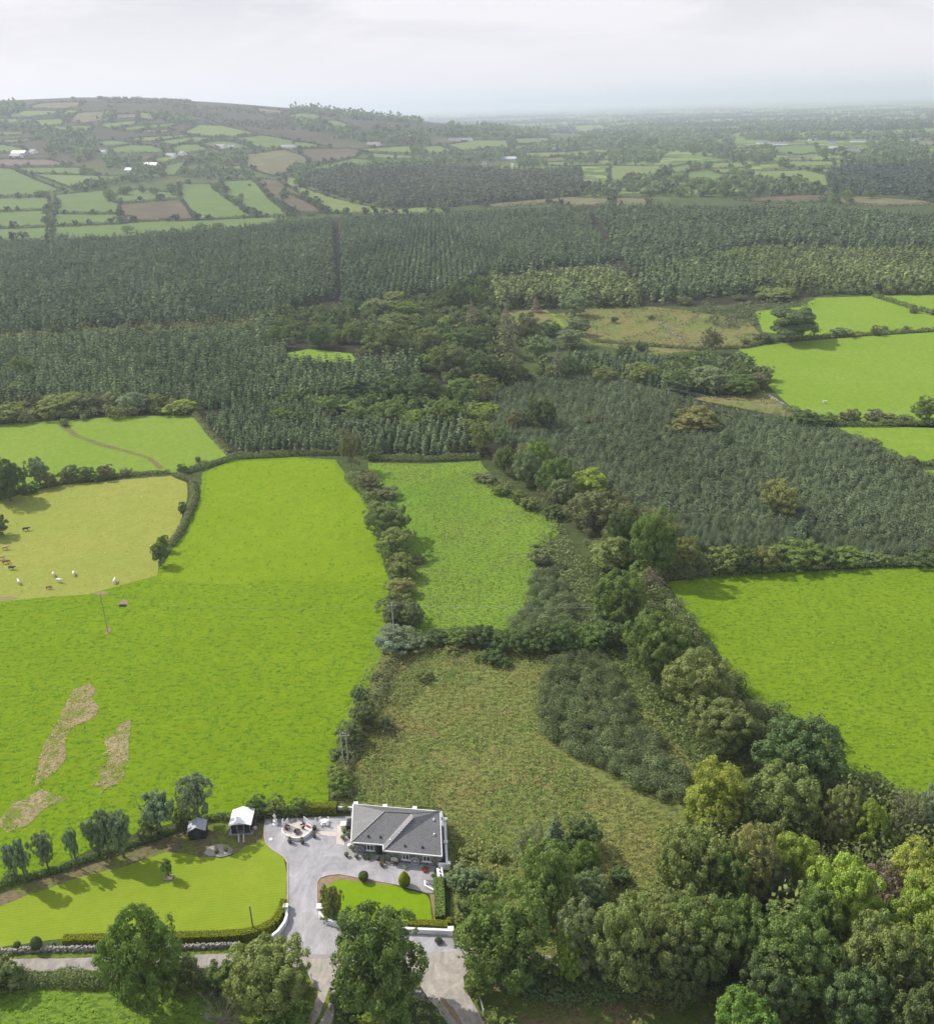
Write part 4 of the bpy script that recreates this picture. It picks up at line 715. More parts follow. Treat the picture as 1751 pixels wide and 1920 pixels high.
stand([('cypress', 945, 398, 588, 235, 'dark', 'broad flat-topped dark cypress between the upper right pastures'), ('cypress', 1030, 395, 560, 150, 'dark', 'second crown of dark cypress leaning over the upper pasture'), ('thin', 1095, 480, 562, 70, 'olive'), (BU, 810, 530, 592, 95, 'brown'), (BU, 720, 560, 602, 55, 'brown'),
       ('thin', 535, 500, 655, 150, 'brown'), (BU, 1240, 505, 562, 115, 'brown'), (BU, 1430, 495, 552, 60, 'brown'), (BU, 1480, 495, 530, 35, 'brown'), (BU, 1595, 495, 530, 50, 'brown'), (RD, 150, 690, 815, 145, 'olive'), (RD, 520, 720, 860, 230, 'grey', 'broad pale-topped willow in the dark scrub wood'),
       (RD, 690, 760, 885, 170, 'green'), (RD, 340, 760, 875, 150, 'dark'), (RD, 790, 745, 855, 110, 'brown'), (RD, 420, 630, 725, 115, 'green'), ('big', 1705, 875, 1015, 155, 'green', 'round green tree at the junction of the right-hand field hedges'),
       (RD, 1030, 950, 1065, 155, 'dark'), (BU, 1290, 945, 1035, 110, 'brown'), (BU, 1420, 950, 1025, 100, 'brown'), (BU, 1170, 980, 1045, 150, 'dark'), (BU, 1510, 975, 1032, 80, 'brown'), (BU, 1590, 985, 1032, 80, 'brown'),
       (RD, 450, 945, 1085, 230, 'ochre', 'wide ochre bush at the head of the near plantation'), (BU, 360, 1020, 1090, 130, 'ochre'), (TR, 615, 1080, 1160, 80, 'dark'), (BU, 1410, 1110, 1175, 95, 'brown'), (BU, 1620, 1210, 1265, 70, 'brown'), (RD, 880, 298, 362, 200, 'olive'),
       (BU, 390, 340, 388, 90, 'brown'), (BU, 690, 325, 360, 70, 'brown'), (RD, 620, 80, 170, 190, 'green'), (RD, 720, 60, 130, 170, 'green'), (BU, 1640, 395, 430, 50, 'brown'), (BU, 1745, 400, 440, 40, 'brown'), (BU, 205, 440, 465, 40, 'dark'), (BU, 5, 440, 485, 40, 'dark'), (BU, 150, 585, 640, 70, 'dark'), (BU, 60, 600, 660, 90, 'dark')],
      T6, 'round the upper right pastures', 'trees and bushes round the upper right fields')
stand([('thin', 185, -130, 130, 165, 'brown', 'tall thin brownish tree at the top corner of the bright pasture'), (BU, 240, 130, 200, 110, 'brown'), (RD, 310, 145, 275, 140, 'brown'), (RD, 395, 238, 315, 150, 'bronze'), ('big', 405, 300, 545, 275, 'bronze', 'largest dark bronze tree in the hedge between pasture and meadow'),
       (RD, 465, 468, 685, 210, 'olive'), (RD, 490, 638, 795, 170, 'olive'), (BU, 590, 650, 695, 90, 'brown'), (RD, 480, 780, 905, 165, 'ochre'), (RD, 460, 880, 1065, 200, 'bronze'), (RD, 560, 920, 1085, 120, 'brown'), (RD, 450, 1068, 1245, 230, 'silver', 'silvery grey-green willow at the corner of the middle meadow'),
       (RD, 560, 1110, 1235, 170, 'grey'), (BU, 240, 1420, 1525, 95, 'bronze'), (RD, 270, 1515, 1700, 160, 'bronze'), (RD, 180, 1640, 1800, 170, 'bronze'), (BU, 1050, 1200, 1305, 130, 'dark'), (BU, 1310, 578, 725, 155, 'brown', 'lone brown bush at the right side of the middle meadow'),
       (BU, 700, 1095, 1205, 150, 'dark'), (BU, 830, 1070, 1205, 170, 'green'), (BU, 960, 1050, 1210, 170, 'dark'), (BU, 1060, 1090, 1240, 150, 'dark'), (RD, 1200, 1090, 1245, 170, 'dark'), (RD, 1330, 1050, 1250, 200, 'dark'), (RD, 1450, 1050, 1245, 150, 'dark'), (BU, 800, 1180, 1240, 100, 'ochre'),
       (BU, 960, 1220, 1280, 90, 'green'), (BU, 1100, 1250, 1320, 70, 'green'), (BU, 980, 150, 215, 130, 'brown'), (BU, 1080, 220, 290, 110, 'green'), (BU, 1190, 250, 335, 100, 'green'), (BU, 1400, 340, 425, 140, 'dark'), (BU, 340, 1340, 1400, 80, 'brown'), (BU, 620, 1330, 1400, 110, 'green'), (BU, 400, 1600, 1700, 90, 'brown'), (BU, 1250, 300, 380, 110, 'olive'),
       (BU, 130, 1790, 1880, 130, 'bronze', 'low bronze bush at the foot of the field hedge behind the poles'), (BU, 110, 1900, 2010, 130, 'olive', 'olive bush beside the twin-legged pole'), (BU, 130, 1960, 2080, 140, 'green', 'green bush where the field hedge meets the bungalow garden')],
      T7, 'of the hedge row round the middle meadow', 'hedge trees round the middle meadow')
stand([(TR, 1110, -10, 150, 140, 'dark'), (TR, 1235, 5, 225, 175, 'grey'), (TR, 1300, -60, 160, 170, 'bright'), (TR, 1400, 40, 295, 205, 'green'), (RD, 1480, 190, 330, 150, 'olive'), (RD, 1610, 130, 310, 210, 'lime'), (TR, 1620, 245, 480, 300, 'brown', 'wide brownish-topped tree in the belt beside the near plantation'),
       (TR, 1430, 170, 350, 150, 'grey')], T7, 'of the upper tree belt', 'trees of the belt beside the plantation')
stand([('big', 330, 285, 650, 250, 'green', 'tall dark green sycamore at the corner of the right pasture'), ('big', 200, 280, 560, 200, 'dark'), (RD, 130, 455, 645, 220, 'olive'), (RD, 500, 430, 630, 130, 'olive'), (RD, 300, 565, 700, 150, 'green'), ('thin', 335, 610, 745, 120, 'dead', 'reddish half-bare thorn tree at the pasture corner'),
       ('big', 150, 605, 890, 270, 'green'), ('big', 330, 785, 1175, 330, 'green', 'broad green tree below the small pole at the right pasture'), ('big', 545, 995, 1350, 345, 'olive', 'broad olive tree bulging into the right pasture'), ('big', 665, 1255, 1515, 330, 'olive', 'dome-shaped olive tree above the golden trees'),
       ('big', 1040, 1335, 1720, 430, 'dark', 'large dark tree at the lower corner of the right pasture'), (TR, 970, 158, 340, 200, 'ochre', 'lone ochre-topped tree inside the near conifer plantation'), ('spruce', 1090, 290, 480, 130, 'spruce', 'taller dark spruce beside the ochre-topped tree in the plantation'),
       (BU, 680, 498, 645, 175, 'olive'), (BU, 790, 500, 640, 120, 'dark'), (BU, 880, 485, 640, 150, 'olive'), (RD, 1060, 478, 625, 220, 'green'), (BU, 1180, 490, 610, 140, 'dark'), (BU, 1290, 500, 605, 180, 'green'), (BU, 1400, 520, 600, 110, 'grey'), (BU, 1470, 530, 595, 110, 'olive'), (BU, 1570, 555, 600, 90, 'grey'), (BU, 1690, 520, 605, 160, 'dark'),
       (BU, 600, 520, 650, 110, 'brown'), (BU, 500, 600, 660, 110, 'brown'), (BU, 80, 850, 1025, 190, 'dark'), (RD, 20, 900, 1040, 150, 'green'), (BU, 1630, 40, 90, 65, 'brown'), (BU, 1680, 110, 150, 70, 'brown'), (BU, 500, 900, 1000, 110, 'brown'), (RD, 700, 1230, 1330, 140, 'brown')],
      T8, 'of the belt along the right pasture', 'trees of the belt along the right pasture')
stand([('big', 290, 90, 540, 400, 'yellow', 'golden domed tree at the top of the roadside wood'), ('big', 700, 110, 570, 480, 'olive', 'wide olive domed tree at the top of the roadside wood'), ('big', 270, 290, 580, 340, 'lime'), ('big', 1120, 240, 640, 270, 'ochre'), ('big', 1290, 320, 700, 280, 'lime'),
       (RD, 1330, 200, 380, 230, 'dark'), ('thin', 1540, 300, 670, 280, 'brown'), ('big', 1720, 180, 660, 230, 'silver'), ('big', 130, 470, 1010, 420, 'olive'), ('big', 530, 490, 1030, 360, 'ochre'), ('big', 800, 545, 1010, 330, 'lime'), ('thin', 640, 660, 1060, 300, 'grey'),
       ('big', 1100, 655, 1290, 440, 'lime'), ('thin', 1420, 750, 1100, 330, 'dead'), ('big', 1640, 655, 1100, 440, 'yellow'), ('big', 1620, 860, 1420, 470, 'lime'), ('big', 180, 955, 1520, 520, 'green'), ('big', 440, 945, 1470, 360, 'green'), ('big', 780, 1060, 1640, 560, 'green'),
       ('big', 1290, 1090, 1680, 440, 'olive'), ('thin', 1590, 1270, 1740, 400, 'olive', 'tree with dead bare branches near the bottom right corner'), ('big', 1640, 1200, 1720, 380, 'green'), ('big', 500, 1640, 2050, 430, 'bright', 'bright green young tree at the bottom edge of the roadside wood'),
       ('big', 1180, 1420, 1900, 420, 'dark'), ('big', 1600, 1560, 2100, 420, 'dark'), ('big', 60, 1180, 1680, 420, 'dark'), ('big', 640, 1350, 1800, 380, 'dark'), ('big', 360, 620, 1080, 300, 'green'), ('big', 950, 850, 1400, 360, 'green')],
      A5, 'of the roadside wood', 'trees of the roadside wood')
stand([('spruce', 705, 450, 700, 190, 'spruce', 'small dark conifer tip above the roadside trees'), (TR, 880, 510, 720, 260, 'dark'), ('big', 650, 645, 1230, 440, 'green', 'tall ivy-hung green tree between overgrown field and lane'), ('big', 900, 640, 960, 230, 'bright'), ('big', 950, 860, 1120, 280, 'grey'), ('thin', 530, 560, 880, 240, 'grey'),
       (BU, 1150, 850, 970, 150, 'dark'), ('big', 330, 980, 1620, 640, 'green', 'very large grey-green tree overhanging the lane beside the gravel track'), ('big', 900, 1040, 1560, 360, 'grey'), ('big', 1180, 1000, 1700, 460, 'olive'), ('big', 800, 1230, 1640, 230, 'lime', 'narrow yellow-green tree at the lane edge'),
       (BU, 80, 850, 1030, 220, 'grey'), (BU, 230, 900, 1020, 150, 'dark'), ('big', 1420, 1100, 1720, 480, 'olive'), (BU, 180, 1560, 1760, 200, 'green'), (BU, 480, 1480, 1700, 340, 'dark'), (BU, 700, 1560, 1700, 260, 'dark'), (BU, 940, 1560, 1720, 260, 'dark'), (BU, 300, 700, 800, 130, 'olive'), (BU, 100, 700, 790, 120, 'olive'), (BU, 1100, 1600, 1740, 250, 'olive'), (BU, 330, 1880, 2000, 0.1 + 200, 'green')],
      A4, 'along the lane', 'trees along the lane')
# bottom left
stand([('big', 1040, 1085, 1800, 545, 'bright', 'big bright green tree on the near side of the lane'), (BU, 60, 1490, 1720, 260, 'bronze'), (BU, -60, 1480, 1730, 200, 'dark'), ('bare', 1580, 1740, 2080, 420, 'grey', 'leafless grey bush at the bottom edge'), (BU, 1280, 1450, 1720, 240, 'bronze'), (BU, 860, 1470, 1680, 200, 'brown'), (BU, 1620, 1440, 1750, 220, 'green')],
      A1, 'beside the lane', 'trees and bushes on the near side of the lane')
stand([('big', 400, 1085, 1570, 540, 'olive', 'dark olive rounded tree between lane and gravel track'), ('big', 1090, 850, 1560, 600, 'green', 'large round green tree standing between the two tracks'), (BU, 490, 1540, 1760, 330, 'bright', 'bright green bush at the bottom edge beside the narrow track'),
       (BU, 880, 1370, 1600, 200, 'dark', 'dark bush at the start of the narrow gravel track'), (BU, 60, 1280, 1500, 200, 'dark', 'dark bush behind the olive tree at the lane'), (TR, 785, 735, 960, 150, 'olive', 'small round garden tree on the front lawn border'), (BU, 760, 890, 980, 110, 'green', 'green shrub beside the curved gate wall'),
       (BU, 300, 158, 300, 130, 'dark', 'dark shrub behind the white-roofed shed'), (BU, 410, 162, 300, 150, 'green', 'wide green shrub behind the white statue'), (BU, 572, 165, 290, 115, 'green', 'upright laurel behind the fire pit patio'), (BU, 870, 205, 265, 42, 'olive', 'small clipped shrub behind the bungalow corner'),
       (BU, 1190, 1560, 1700, 260, 'bright', 'lime bush at the bottom edge under the round tree'), (BU, 1040, 1590, 1720, 220, 'lime', 'yellow-green bush at the bottom edge between the tracks'), (BU, 1650, 640, 760, 160, 'brown', 'brownish bramble mound outside the garden wall'), (BU, 1700, 780, 1000, 160, 'dark', 'dark bramble bush outside the clipped hedge')],
      A2, 'near the bungalow', 'shrubs and trees near the bungalow')
# garden row: silvery trees along the boundary wall
for u, vt, vb, w_, lb in [(110, 670, 915, 130, 'slim silvery tree, leftmost of the garden row'), (185, 620, 950, 130, 'taller silvery tree right beside the leftmost of the row'), (340, 580, 865, 130, 'single silvery tree with a bent trunk, third in the row'), (540, 540, 840, 100, 'narrow silvery tree, fourth in the garden row'),
                          (690, 490, 770, 160, 'silvery tree hugging the arched pair in the garden row'), (765, 415, 780, 150, 'left trunk of the arched pair of garden trees'), (860, 440, 770, 170, 'right trunk of the arched pair of garden trees'), (1120, 290, 620, 230, 'broad silvery tree beside the dark shrub and small shed'), (1385, 180, 560, 230, 'tallest silvery tree standing behind the small dark shed')]:
    plant_at('poplar', u / 3.693, 1400 + vt / 3.693, 1400 + vb / 3.693, w_ / 3.693 * 1.1, 'silver', lb, 'row of garden trees')
stand([(BU, 1040, 490, 660, 150, 'bronze', 'dark bronze shrub under the broad silvery tree'), (BU, 1270, 400, 570, 140, 'bronze', 'dark bronze shrub behind the small shed'), (BU, 80, 880, 950, 90, 'dark', 'small dark shrub at the left end of the garden wall'), ('poplar', 1170, 770, 905, 90, 'green', 'young tree in a stone box on the lawn')], A1, 'in the garden', 'garden shrubs')
# round the left pastures
stand([('big', 70, 10, 310, 240, 'dark', 'big dark tree at the corner of the cattle pasture'), ('big', -40, -40, 260, 200, 'dark', 'dark tree half cut by the photo edge above the cattle'), (TR, 265, 20, 205, 160, 'grey', 'open grey-green tree beside the big dark one'), (RD, 345, 130, 230, 80, 'brown'), (BU, 440, 90, 200, 90, 'brown'), (RD, 570, 85, 190, 120, 'dark'), (RD, 700, 70, 175, 110, 'brown'),
       (BU, 480, 70, 160, 80, 'grey'), (BU, 830, 95, 150, 80, 'brown'), (BU, -10, 390, 560, 130, 'brown', 'brown bush cut by the left edge of the photo beside the cattle'), (TR, 1055, 585, 735, 110, 'dark', 'lone dark tree at the end of the curved hedge'), (TR, 1075, 530, 640, 80, 'green', 'green tree top behind the lone dark one'), (BU, 1200, 310, 400, 55, 'dark'), (BU, 1195, 70, 135, 60, 'dark'), (BU, 1300, 20, 60, 40, 'brown'), (BU, 640, 130, 190, 90, 'green'),
       (BU, 200, 200, 270, 110, 'dark')], A0, 'round the cattle pasture', 'trees round the left pastures')

# ------------------------------------------------------------------ hedges near and middle
hg = 'field hedges'
hedge([(-60, 935), (60, 918), (130, 905), (230, 893), (320, 886)], 1.6, 2.4, 'brown', 'brown hedge between the two left pastures', .45, 60, hg)
hedge([(335, 890), (400, 872), (440, 860), (560, 853), (640, 852)], 2.2, 2.6, 'bronze', 'dark hedge along the top of the bright pasture', .45, 70, hg)
hedge([(690, 862), (800, 864), (900, 860)], 2.4, 3.0, 'bronze', 'dark hedge along the top of the middle meadow', .45, 80, hg)
hedge([(335, 893), (362, 905), (366, 935), (352, 975), (338, 1000), (322, 1025)], 2.0, 2.2, 'brown', 'curved narrow hedge beside the cattle pasture', .4, 70, hg)
hedge([(368, 780), (395, 815), (430, 850)], 1.4, 3.0, 'brown', 'overgrown bank beside the small plantation', .5, 50, hg)
hedge([(655, 895), (690, 930), (712, 975), (735, 1040), (755, 1110), (760, 1170)], 2.4, 5.0, 'bronze', 'hedge base under the row of hedge trees', .45, 110, hg)
hedge([(760, 1200), (850, 1200), (960, 1195), (1080, 1190)], 2.2, 5.5, 'dark', 'thick cross hedge below the middle meadow', .42, 130, hg)
hedge([(640, 1500), (650, 1440), (690, 1350), (720, 1280), (735, 1240)], 1.6, 4.0, 'brown', 'bramble hedge beside the bright pasture', .4, 80, hg)
hedge([(1240, 1085), (1330, 1078), (1450, 1070), (1610, 1062), (1760, 1056)], 2.4, 3.4, 'bronze', 'dark hedge between the near plantation and right pasture', .42, 90, hg)
hedge([(1110, 640), (1300, 655), (1400, 652), (1440, 640), (1560, 632), (1760, 620)], 1.8, 3.0, 'brown', 'brown hedge above the large right-hand pasture', .7, 40, hg)
hedge([(1640, 556), (1700, 575), (1760, 592)], 2.2, 4.0, 'bronze', 'hedge running down between the upper right pastures', .8, 40, hg)
hedge([(1470, 765), (1520, 785), (1560, 798), (1640, 799), (1760, 795)], 1.9, 3.2, 'bronze', 'hedge between the large pasture and its corner field', .6, 50, hg)
hedge([(1640, 842), (1700, 868), (1760, 873)], 1.7, 3.2, 'bronze', 'short hedge at the plantation corner', .6, 50, hg)
hedge(A1([(-60, 1600), (200, 1640), (450, 1620), (650, 1640), (820, 1620), (1100, 1600), (1350, 1620), (1700, 1600), (1800, 1590)]), 1.9, 3.0, 'bronze', 'long scruffy hedge on the near side of the lane', .30, 230, hg)
hedge(A1([(1700, 1600), (2000, 1650), (2140, 1720)]), 1.8, 3.0, 'dark', 'dark hedge end beside the olive tree', .30, 200, hg)
hedge(A1([(-60, 1010), (120, 940), (300, 890), (480, 840), (650, 780), (780, 740), (950, 680), (1150, 610), (1290, 560), (1440, 510), (1600, 500)]), 1.2, 1.2, 'dark', 'dark ivy-grown wall behind the row of garden trees', .28, 150, hg)
hedge(A2([(210, 290), (330, 288), (480, 270), (640, 262)]), 1.6, 2.2, 'dark', 'dark garden hedge behind the patio', .28, 150, hg)
hedge([(905, 1800), (960, 1850), (1060, 1870), (1200, 1860), (1400, 1850), (1760, 1860)], 1.8, 4.0, 'dark', 'dark hedge under the roadside trees', .35, 120, hg)
hedge(A2([(1600, 420), (1640, 620), (1660, 800), (1620, 1000)]), .9, 2.0, 'olive', 'weedy hedge bank outside the white wall', .3, 90, hg)
# ------------------------------------------------------------------ hill and distant fields, each with its own hedgerow
HF = [
 (T1, 'fg1', [(-60, 612), (180, 600), (345, 575), (160, 500), (60, 455), (-60, 448)]), (T1, 'fg1', [(85, 450), (460, 450), (450, 490), (130, 480)]), (T1, 'fg2', [(170, 485), (460, 492), (720, 500), (640, 530), (410, 570), (250, 510)]),
 (T1, 'fg1', [(-60, 622), (270, 610), (265, 680), (-60, 690)]), (T1, 'fg1', [(-60, 697), (265, 685), (262, 775), (-60, 782)]), (T1, 'fg1', [(-60, 790), (260, 778), (255, 845), (-60, 850)]), (T1, 'fg1', [(300, 600), (570, 575), (600, 630), (650, 650), (655, 700), (310, 700)]),
 (T1, 'fg1', [(300, 705), (660, 708), (670, 755), (290, 768)]), (T1, 'fg1', [(285, 775), (670, 760), (740, 745), (1080, 740), (1400, 725), (1640, 715), (1300, 800), (880, 830), (500, 850), (290, 855)]), (T1, 'fb', [(655, 650), (985, 625), (1075, 735), (850, 745), (665, 750)]),
 (T1, 'fg1', [(985, 540), (1150, 540), (1200, 590), (1230, 610), (1390, 720), (1085, 735), (990, 620)]), (T1, 'fg1', [(620, 620), (640, 600), (730, 570), (980, 590), (985, 618), (650, 645)]), (T1, 'fg1', [(1200, 520), (1380, 520), (1410, 545), (1470, 620), (1560, 690), (1640, 710), (1400, 722), (1240, 610)]),
 (T1, 'fb', [(1400, 510), (1520, 520), (1650, 600), (1751, 650), (1751, 700), (1600, 695), (1480, 620)]), (T1, 'fp', [(-60, 405), (260, 405), (390, 435), (310, 442), (60, 446), (-60, 440)]), (T1, 'fg1', [(-60, 318), (0, 320), (150, 350), (130, 365), (-60, 370)]),
 (T1, 'fg2', [(-60, 182), (190, 185), (170, 205), (-60, 210)]), (T1, 'fg2', [(60, 150), (130, 138), (320, 138), (300, 160), (180, 172), (50, 175)]), (T1, 'fr', [(170, 110), (240, 95), (470, 90), (430, 120), (350, 130), (170, 128)]), (T1, 'fg2', [(190, 190), (350, 182), (345, 215), (215, 225)]),
 (T1, 'fg2', [(300, 175), (370, 135), (450, 140), (380, 165)]), (T1, 'fr', [(370, 205), (420, 150), (580, 140), (560, 195), (460, 208)]), (T1, 'fg1', [(205, 240), (250, 225), (510, 218), (500, 250), (300, 255)]), (T1, 'fg1', [(-60, 250), (140, 255), (120, 270), (-60, 280)]),
 (T1, 'fg1', [(15, 300), (150, 292), (190, 300), (100, 315), (20, 315)]), (T1, 'fg2', [(540, 225), (560, 205), (750, 195), (740, 215), (600, 235)]), (T1, 'fg3', [(760, 150), (830, 150), (850, 190), (770, 200)]), (T1, 'fg1', [(620, 240), (760, 220), (1000, 205), (940, 225), (700, 250)]),
 (T1, 'fg1', [(510, 310), (620, 300), (740, 315), (620, 335), (520, 330)]), (T1, 'fg1', [(590, 345), (730, 325), (830, 330), (920, 360), (870, 370), (620, 370)]), (T1, 'fg2', [(700, 290), (1040, 270), (1070, 275), (860, 305), (730, 305)]), (T1, 'fg1', [(830, 310), (1060, 280), (1190, 290), (1050, 318), (930, 325)]),
 (T1, 'fg2', [(990, 262), (1090, 215), (1220, 222), (1410, 265), (1300, 280), (1180, 285)]), (T1, 'fg1', [(1280, 290), (1430, 272), (1740, 325), (1740, 345), (1600, 350), (1420, 345)]), (T1, 'fg1', [(940, 340), (1000, 322), (1075, 322), (1150, 355), (1040, 370), (950, 370)]), (T1, 'fg1', [(1090, 318), (1190, 305), (1280, 310), (1390, 345), (1200, 355)]),
 (T1, 'fg1', [(900, 440), (1010, 415), (1020, 455), (960, 495), (890, 490)]), (T1, 'fg3', [(800, 410), (900, 390), (1000, 395), (900, 425)]), (T1, 'fg2', [(1180, 445), (1320, 440), (1330, 465), (1190, 475)]), (T1, 'fg3', [(1560, 170), (1640, 150), (1751, 155), (1751, 190), (1620, 190)]),
 (T1, 'fr', [(1390, 120), (1560, 140), (1540, 160), (1420, 150)]), (T1, 'fr', [(1340, 380), (1550, 350), (1700, 400), (1680, 440), (1500, 500), (1350, 450)]), (T1, 'fr', [(600, 185), (640, 160), (750, 155), (745, 180)]), (T1, 'fr', [(740, 260), (800, 245), (960, 240), (900, 262)]),
 (T2, 'fg1', [(130, 195), (230, 190), (360, 235), (290, 245), (170, 220)]), (T2, 'fg2', [(350, 350), (640, 330), (655, 375), (400, 360)]), (T2, 'fg2', [(390, 370), (650, 385), (660, 405), (440, 400)]), (T2, 'fg1', [(80, 450), (200, 430), (330, 400), (520, 420), (520, 440), (200, 465), (80, 480)]),
 (T2, 'fg2', [(685, 335), (800, 330), (890, 365), (720, 375)]), (T2, 'fg2', [(830, 325), (1000, 300), (1170, 300), (1180, 345), (1100, 340), (960, 360), (910, 355)]), (T2, 'fg2', [(1210, 290), (1390, 285), (1415, 310), (1300, 320), (1215, 320)]), (T2, 'fg1', [(1210, 330), (1300, 325), (1360, 335), (1250, 350), (1205, 350)]),
 (T2, 'fg1', [(0, 310), (60, 310), (200, 340), (0, 345)]), (T2, 'fg2', [(-40, 500), (40, 510), (50, 560), (250, 625), (430, 665), (560, 680), (700, 665), (850, 680), (830, 705), (560, 705), (200, 700), (80, 640), (-40, 590)]), (T2, 'fb', [(-60, 590), (0, 600), (100, 650), (190, 700), (0, 710), (-60, 690)]),
 (T2, 'fb', [(20, 350), (300, 345), (380, 360), (340, 395), (180, 425), (90, 420)]), (T2, 'fr', [(1020, 660), (1200, 630), (1500, 610), (1760, 620), (1760, 652), (1550, 665), (1400, 645), (1100, 668)]), (T2, 'fg2', [(1260, 370), (1520, 360), (1640, 350), (1751, 355), (1751, 380), (1500, 390), (1270, 400)]), (T2, 'fg2', [(1380, 420), (1760, 405), (1760, 435), (1380, 440)]),
 (T3, 'fg3', [(-20, 440), (270, 440), (280, 480), (200, 510), (60, 550), (-20, 560)]), (T3, 'fg1', [(400, 470), (500, 460), (640, 500), (720, 520), (560, 525), (480, 510), (400, 520)]), (T3, 'fg2', [(540, 425), (700, 420), (730, 450), (520, 455)]), (T3, 'fg2', [(745, 470), (1050, 465), (1160, 490), (1180, 560), (930, 550), (820, 520), (740, 500)]),
 (T3, 'fg1', [(1050, 460), (1205, 455), (1190, 480), (1130, 475)]), (T3, 'fg2', [(950, 415), (1200, 415), (1210, 440), (940, 450)]), (T3, 'fg1', [(490, 370), (740, 370), (740, 385), (500, 390)]), (T3, 'fg1', [(880, 335), (1100, 325), (1120, 370), (1020, 380), (860, 370)]), (T3, 'fg1', [(1180, 355), (1390, 350), (1390, 370), (1200, 380)]),
 (T3, 'fg1', [(300, 450), (420, 430), (430, 470), (330, 480)]), (T3, 'fb', [(650, 625), (900, 600), (1160, 600), (1140, 640), (900, 645)]), (T3, 'fr', [(1230, 612), (1350, 605), (1700, 630), (1760, 650), (1500, 662), (1230, 645)]), (T3, 'fg1', [(800, 570), (920, 560), (900, 590), (780, 600)]), (T3, 'fr', [(-20, 612), (200, 620), (190, 690), (-20, 700)]),
 (T3, 'fg2', [(420, 560), (490, 570), (480, 605), (430, 600)]), (T3, 'fg1', [(340, 520), (410, 530), (410, 550), (350, 550)]), (T3, 'fr', [(1650, 300), (1760, 300), (1760, 330), (1660, 330)]), (T3, 'fg1', [(1540, 375), (1751, 385), (1760, 395), (1600, 400)]),
]
fn = {'fg1': 'green', 'fg2': 'pale green', 'fg3': 'olive', 'fb': 'brown', 'fp': 'pink ploughed', 'fr': 'rushy brown'}
for i, (T, mk, pts) in enumerate(HF):
    Pw = W(T(pts)); Pa = np.array(Pw); D = np.hypot(*Pa.mean(0)); size = max(np.ptp(Pa[:, 0]), np.ptp(Pa[:, 1]))
    drape('field', Pw, GM[mk], 0.25 + 0.03 * (i % 7), f'{fn[mk]} field among the distant hedgerows', step=max(18, size / 14), world=True)
    lf = D / 1000 * .75; hh = 2.4 + D / 2500
    tq = np.array([(p_.x, p_.y) for p_, d_ in along(Pw + [Pw[0]], 13)]); tq = tq[rs.rand(len(tq)) < .30] + rs.normal(size=2) * 1.5
    leafy('hedgerow', [hedge_arrays(Pw + [Pw[0]], hh, 2.0 + D / 1300, lf, 9.0 / lf ** 1.1, .5)] + tree_mass(tq, rs.uniform(4, 10, len(tq)), FAR[26], 1.1), (0.05, 0.062, 0.035), 'dark hedgerow edging a distant field', 'hedgerow', 'distant hedgerows')
drape('track', T2([(1190, 425), (1203, 425), (1212, 450), (1215, 492), (1200, 492), (1196, 455)]), M['gravel'], .9, 'pale farm track dropping from the blue barn', step=20)
drape('track', T3([(1120, 468), (1165, 480), (1180, 520), (1184, 585), (1166, 585), (1166, 530), (1150, 492), (1115, 478)]), GM['fr'], .9, 'brown track beside the distant plantation', step=20)
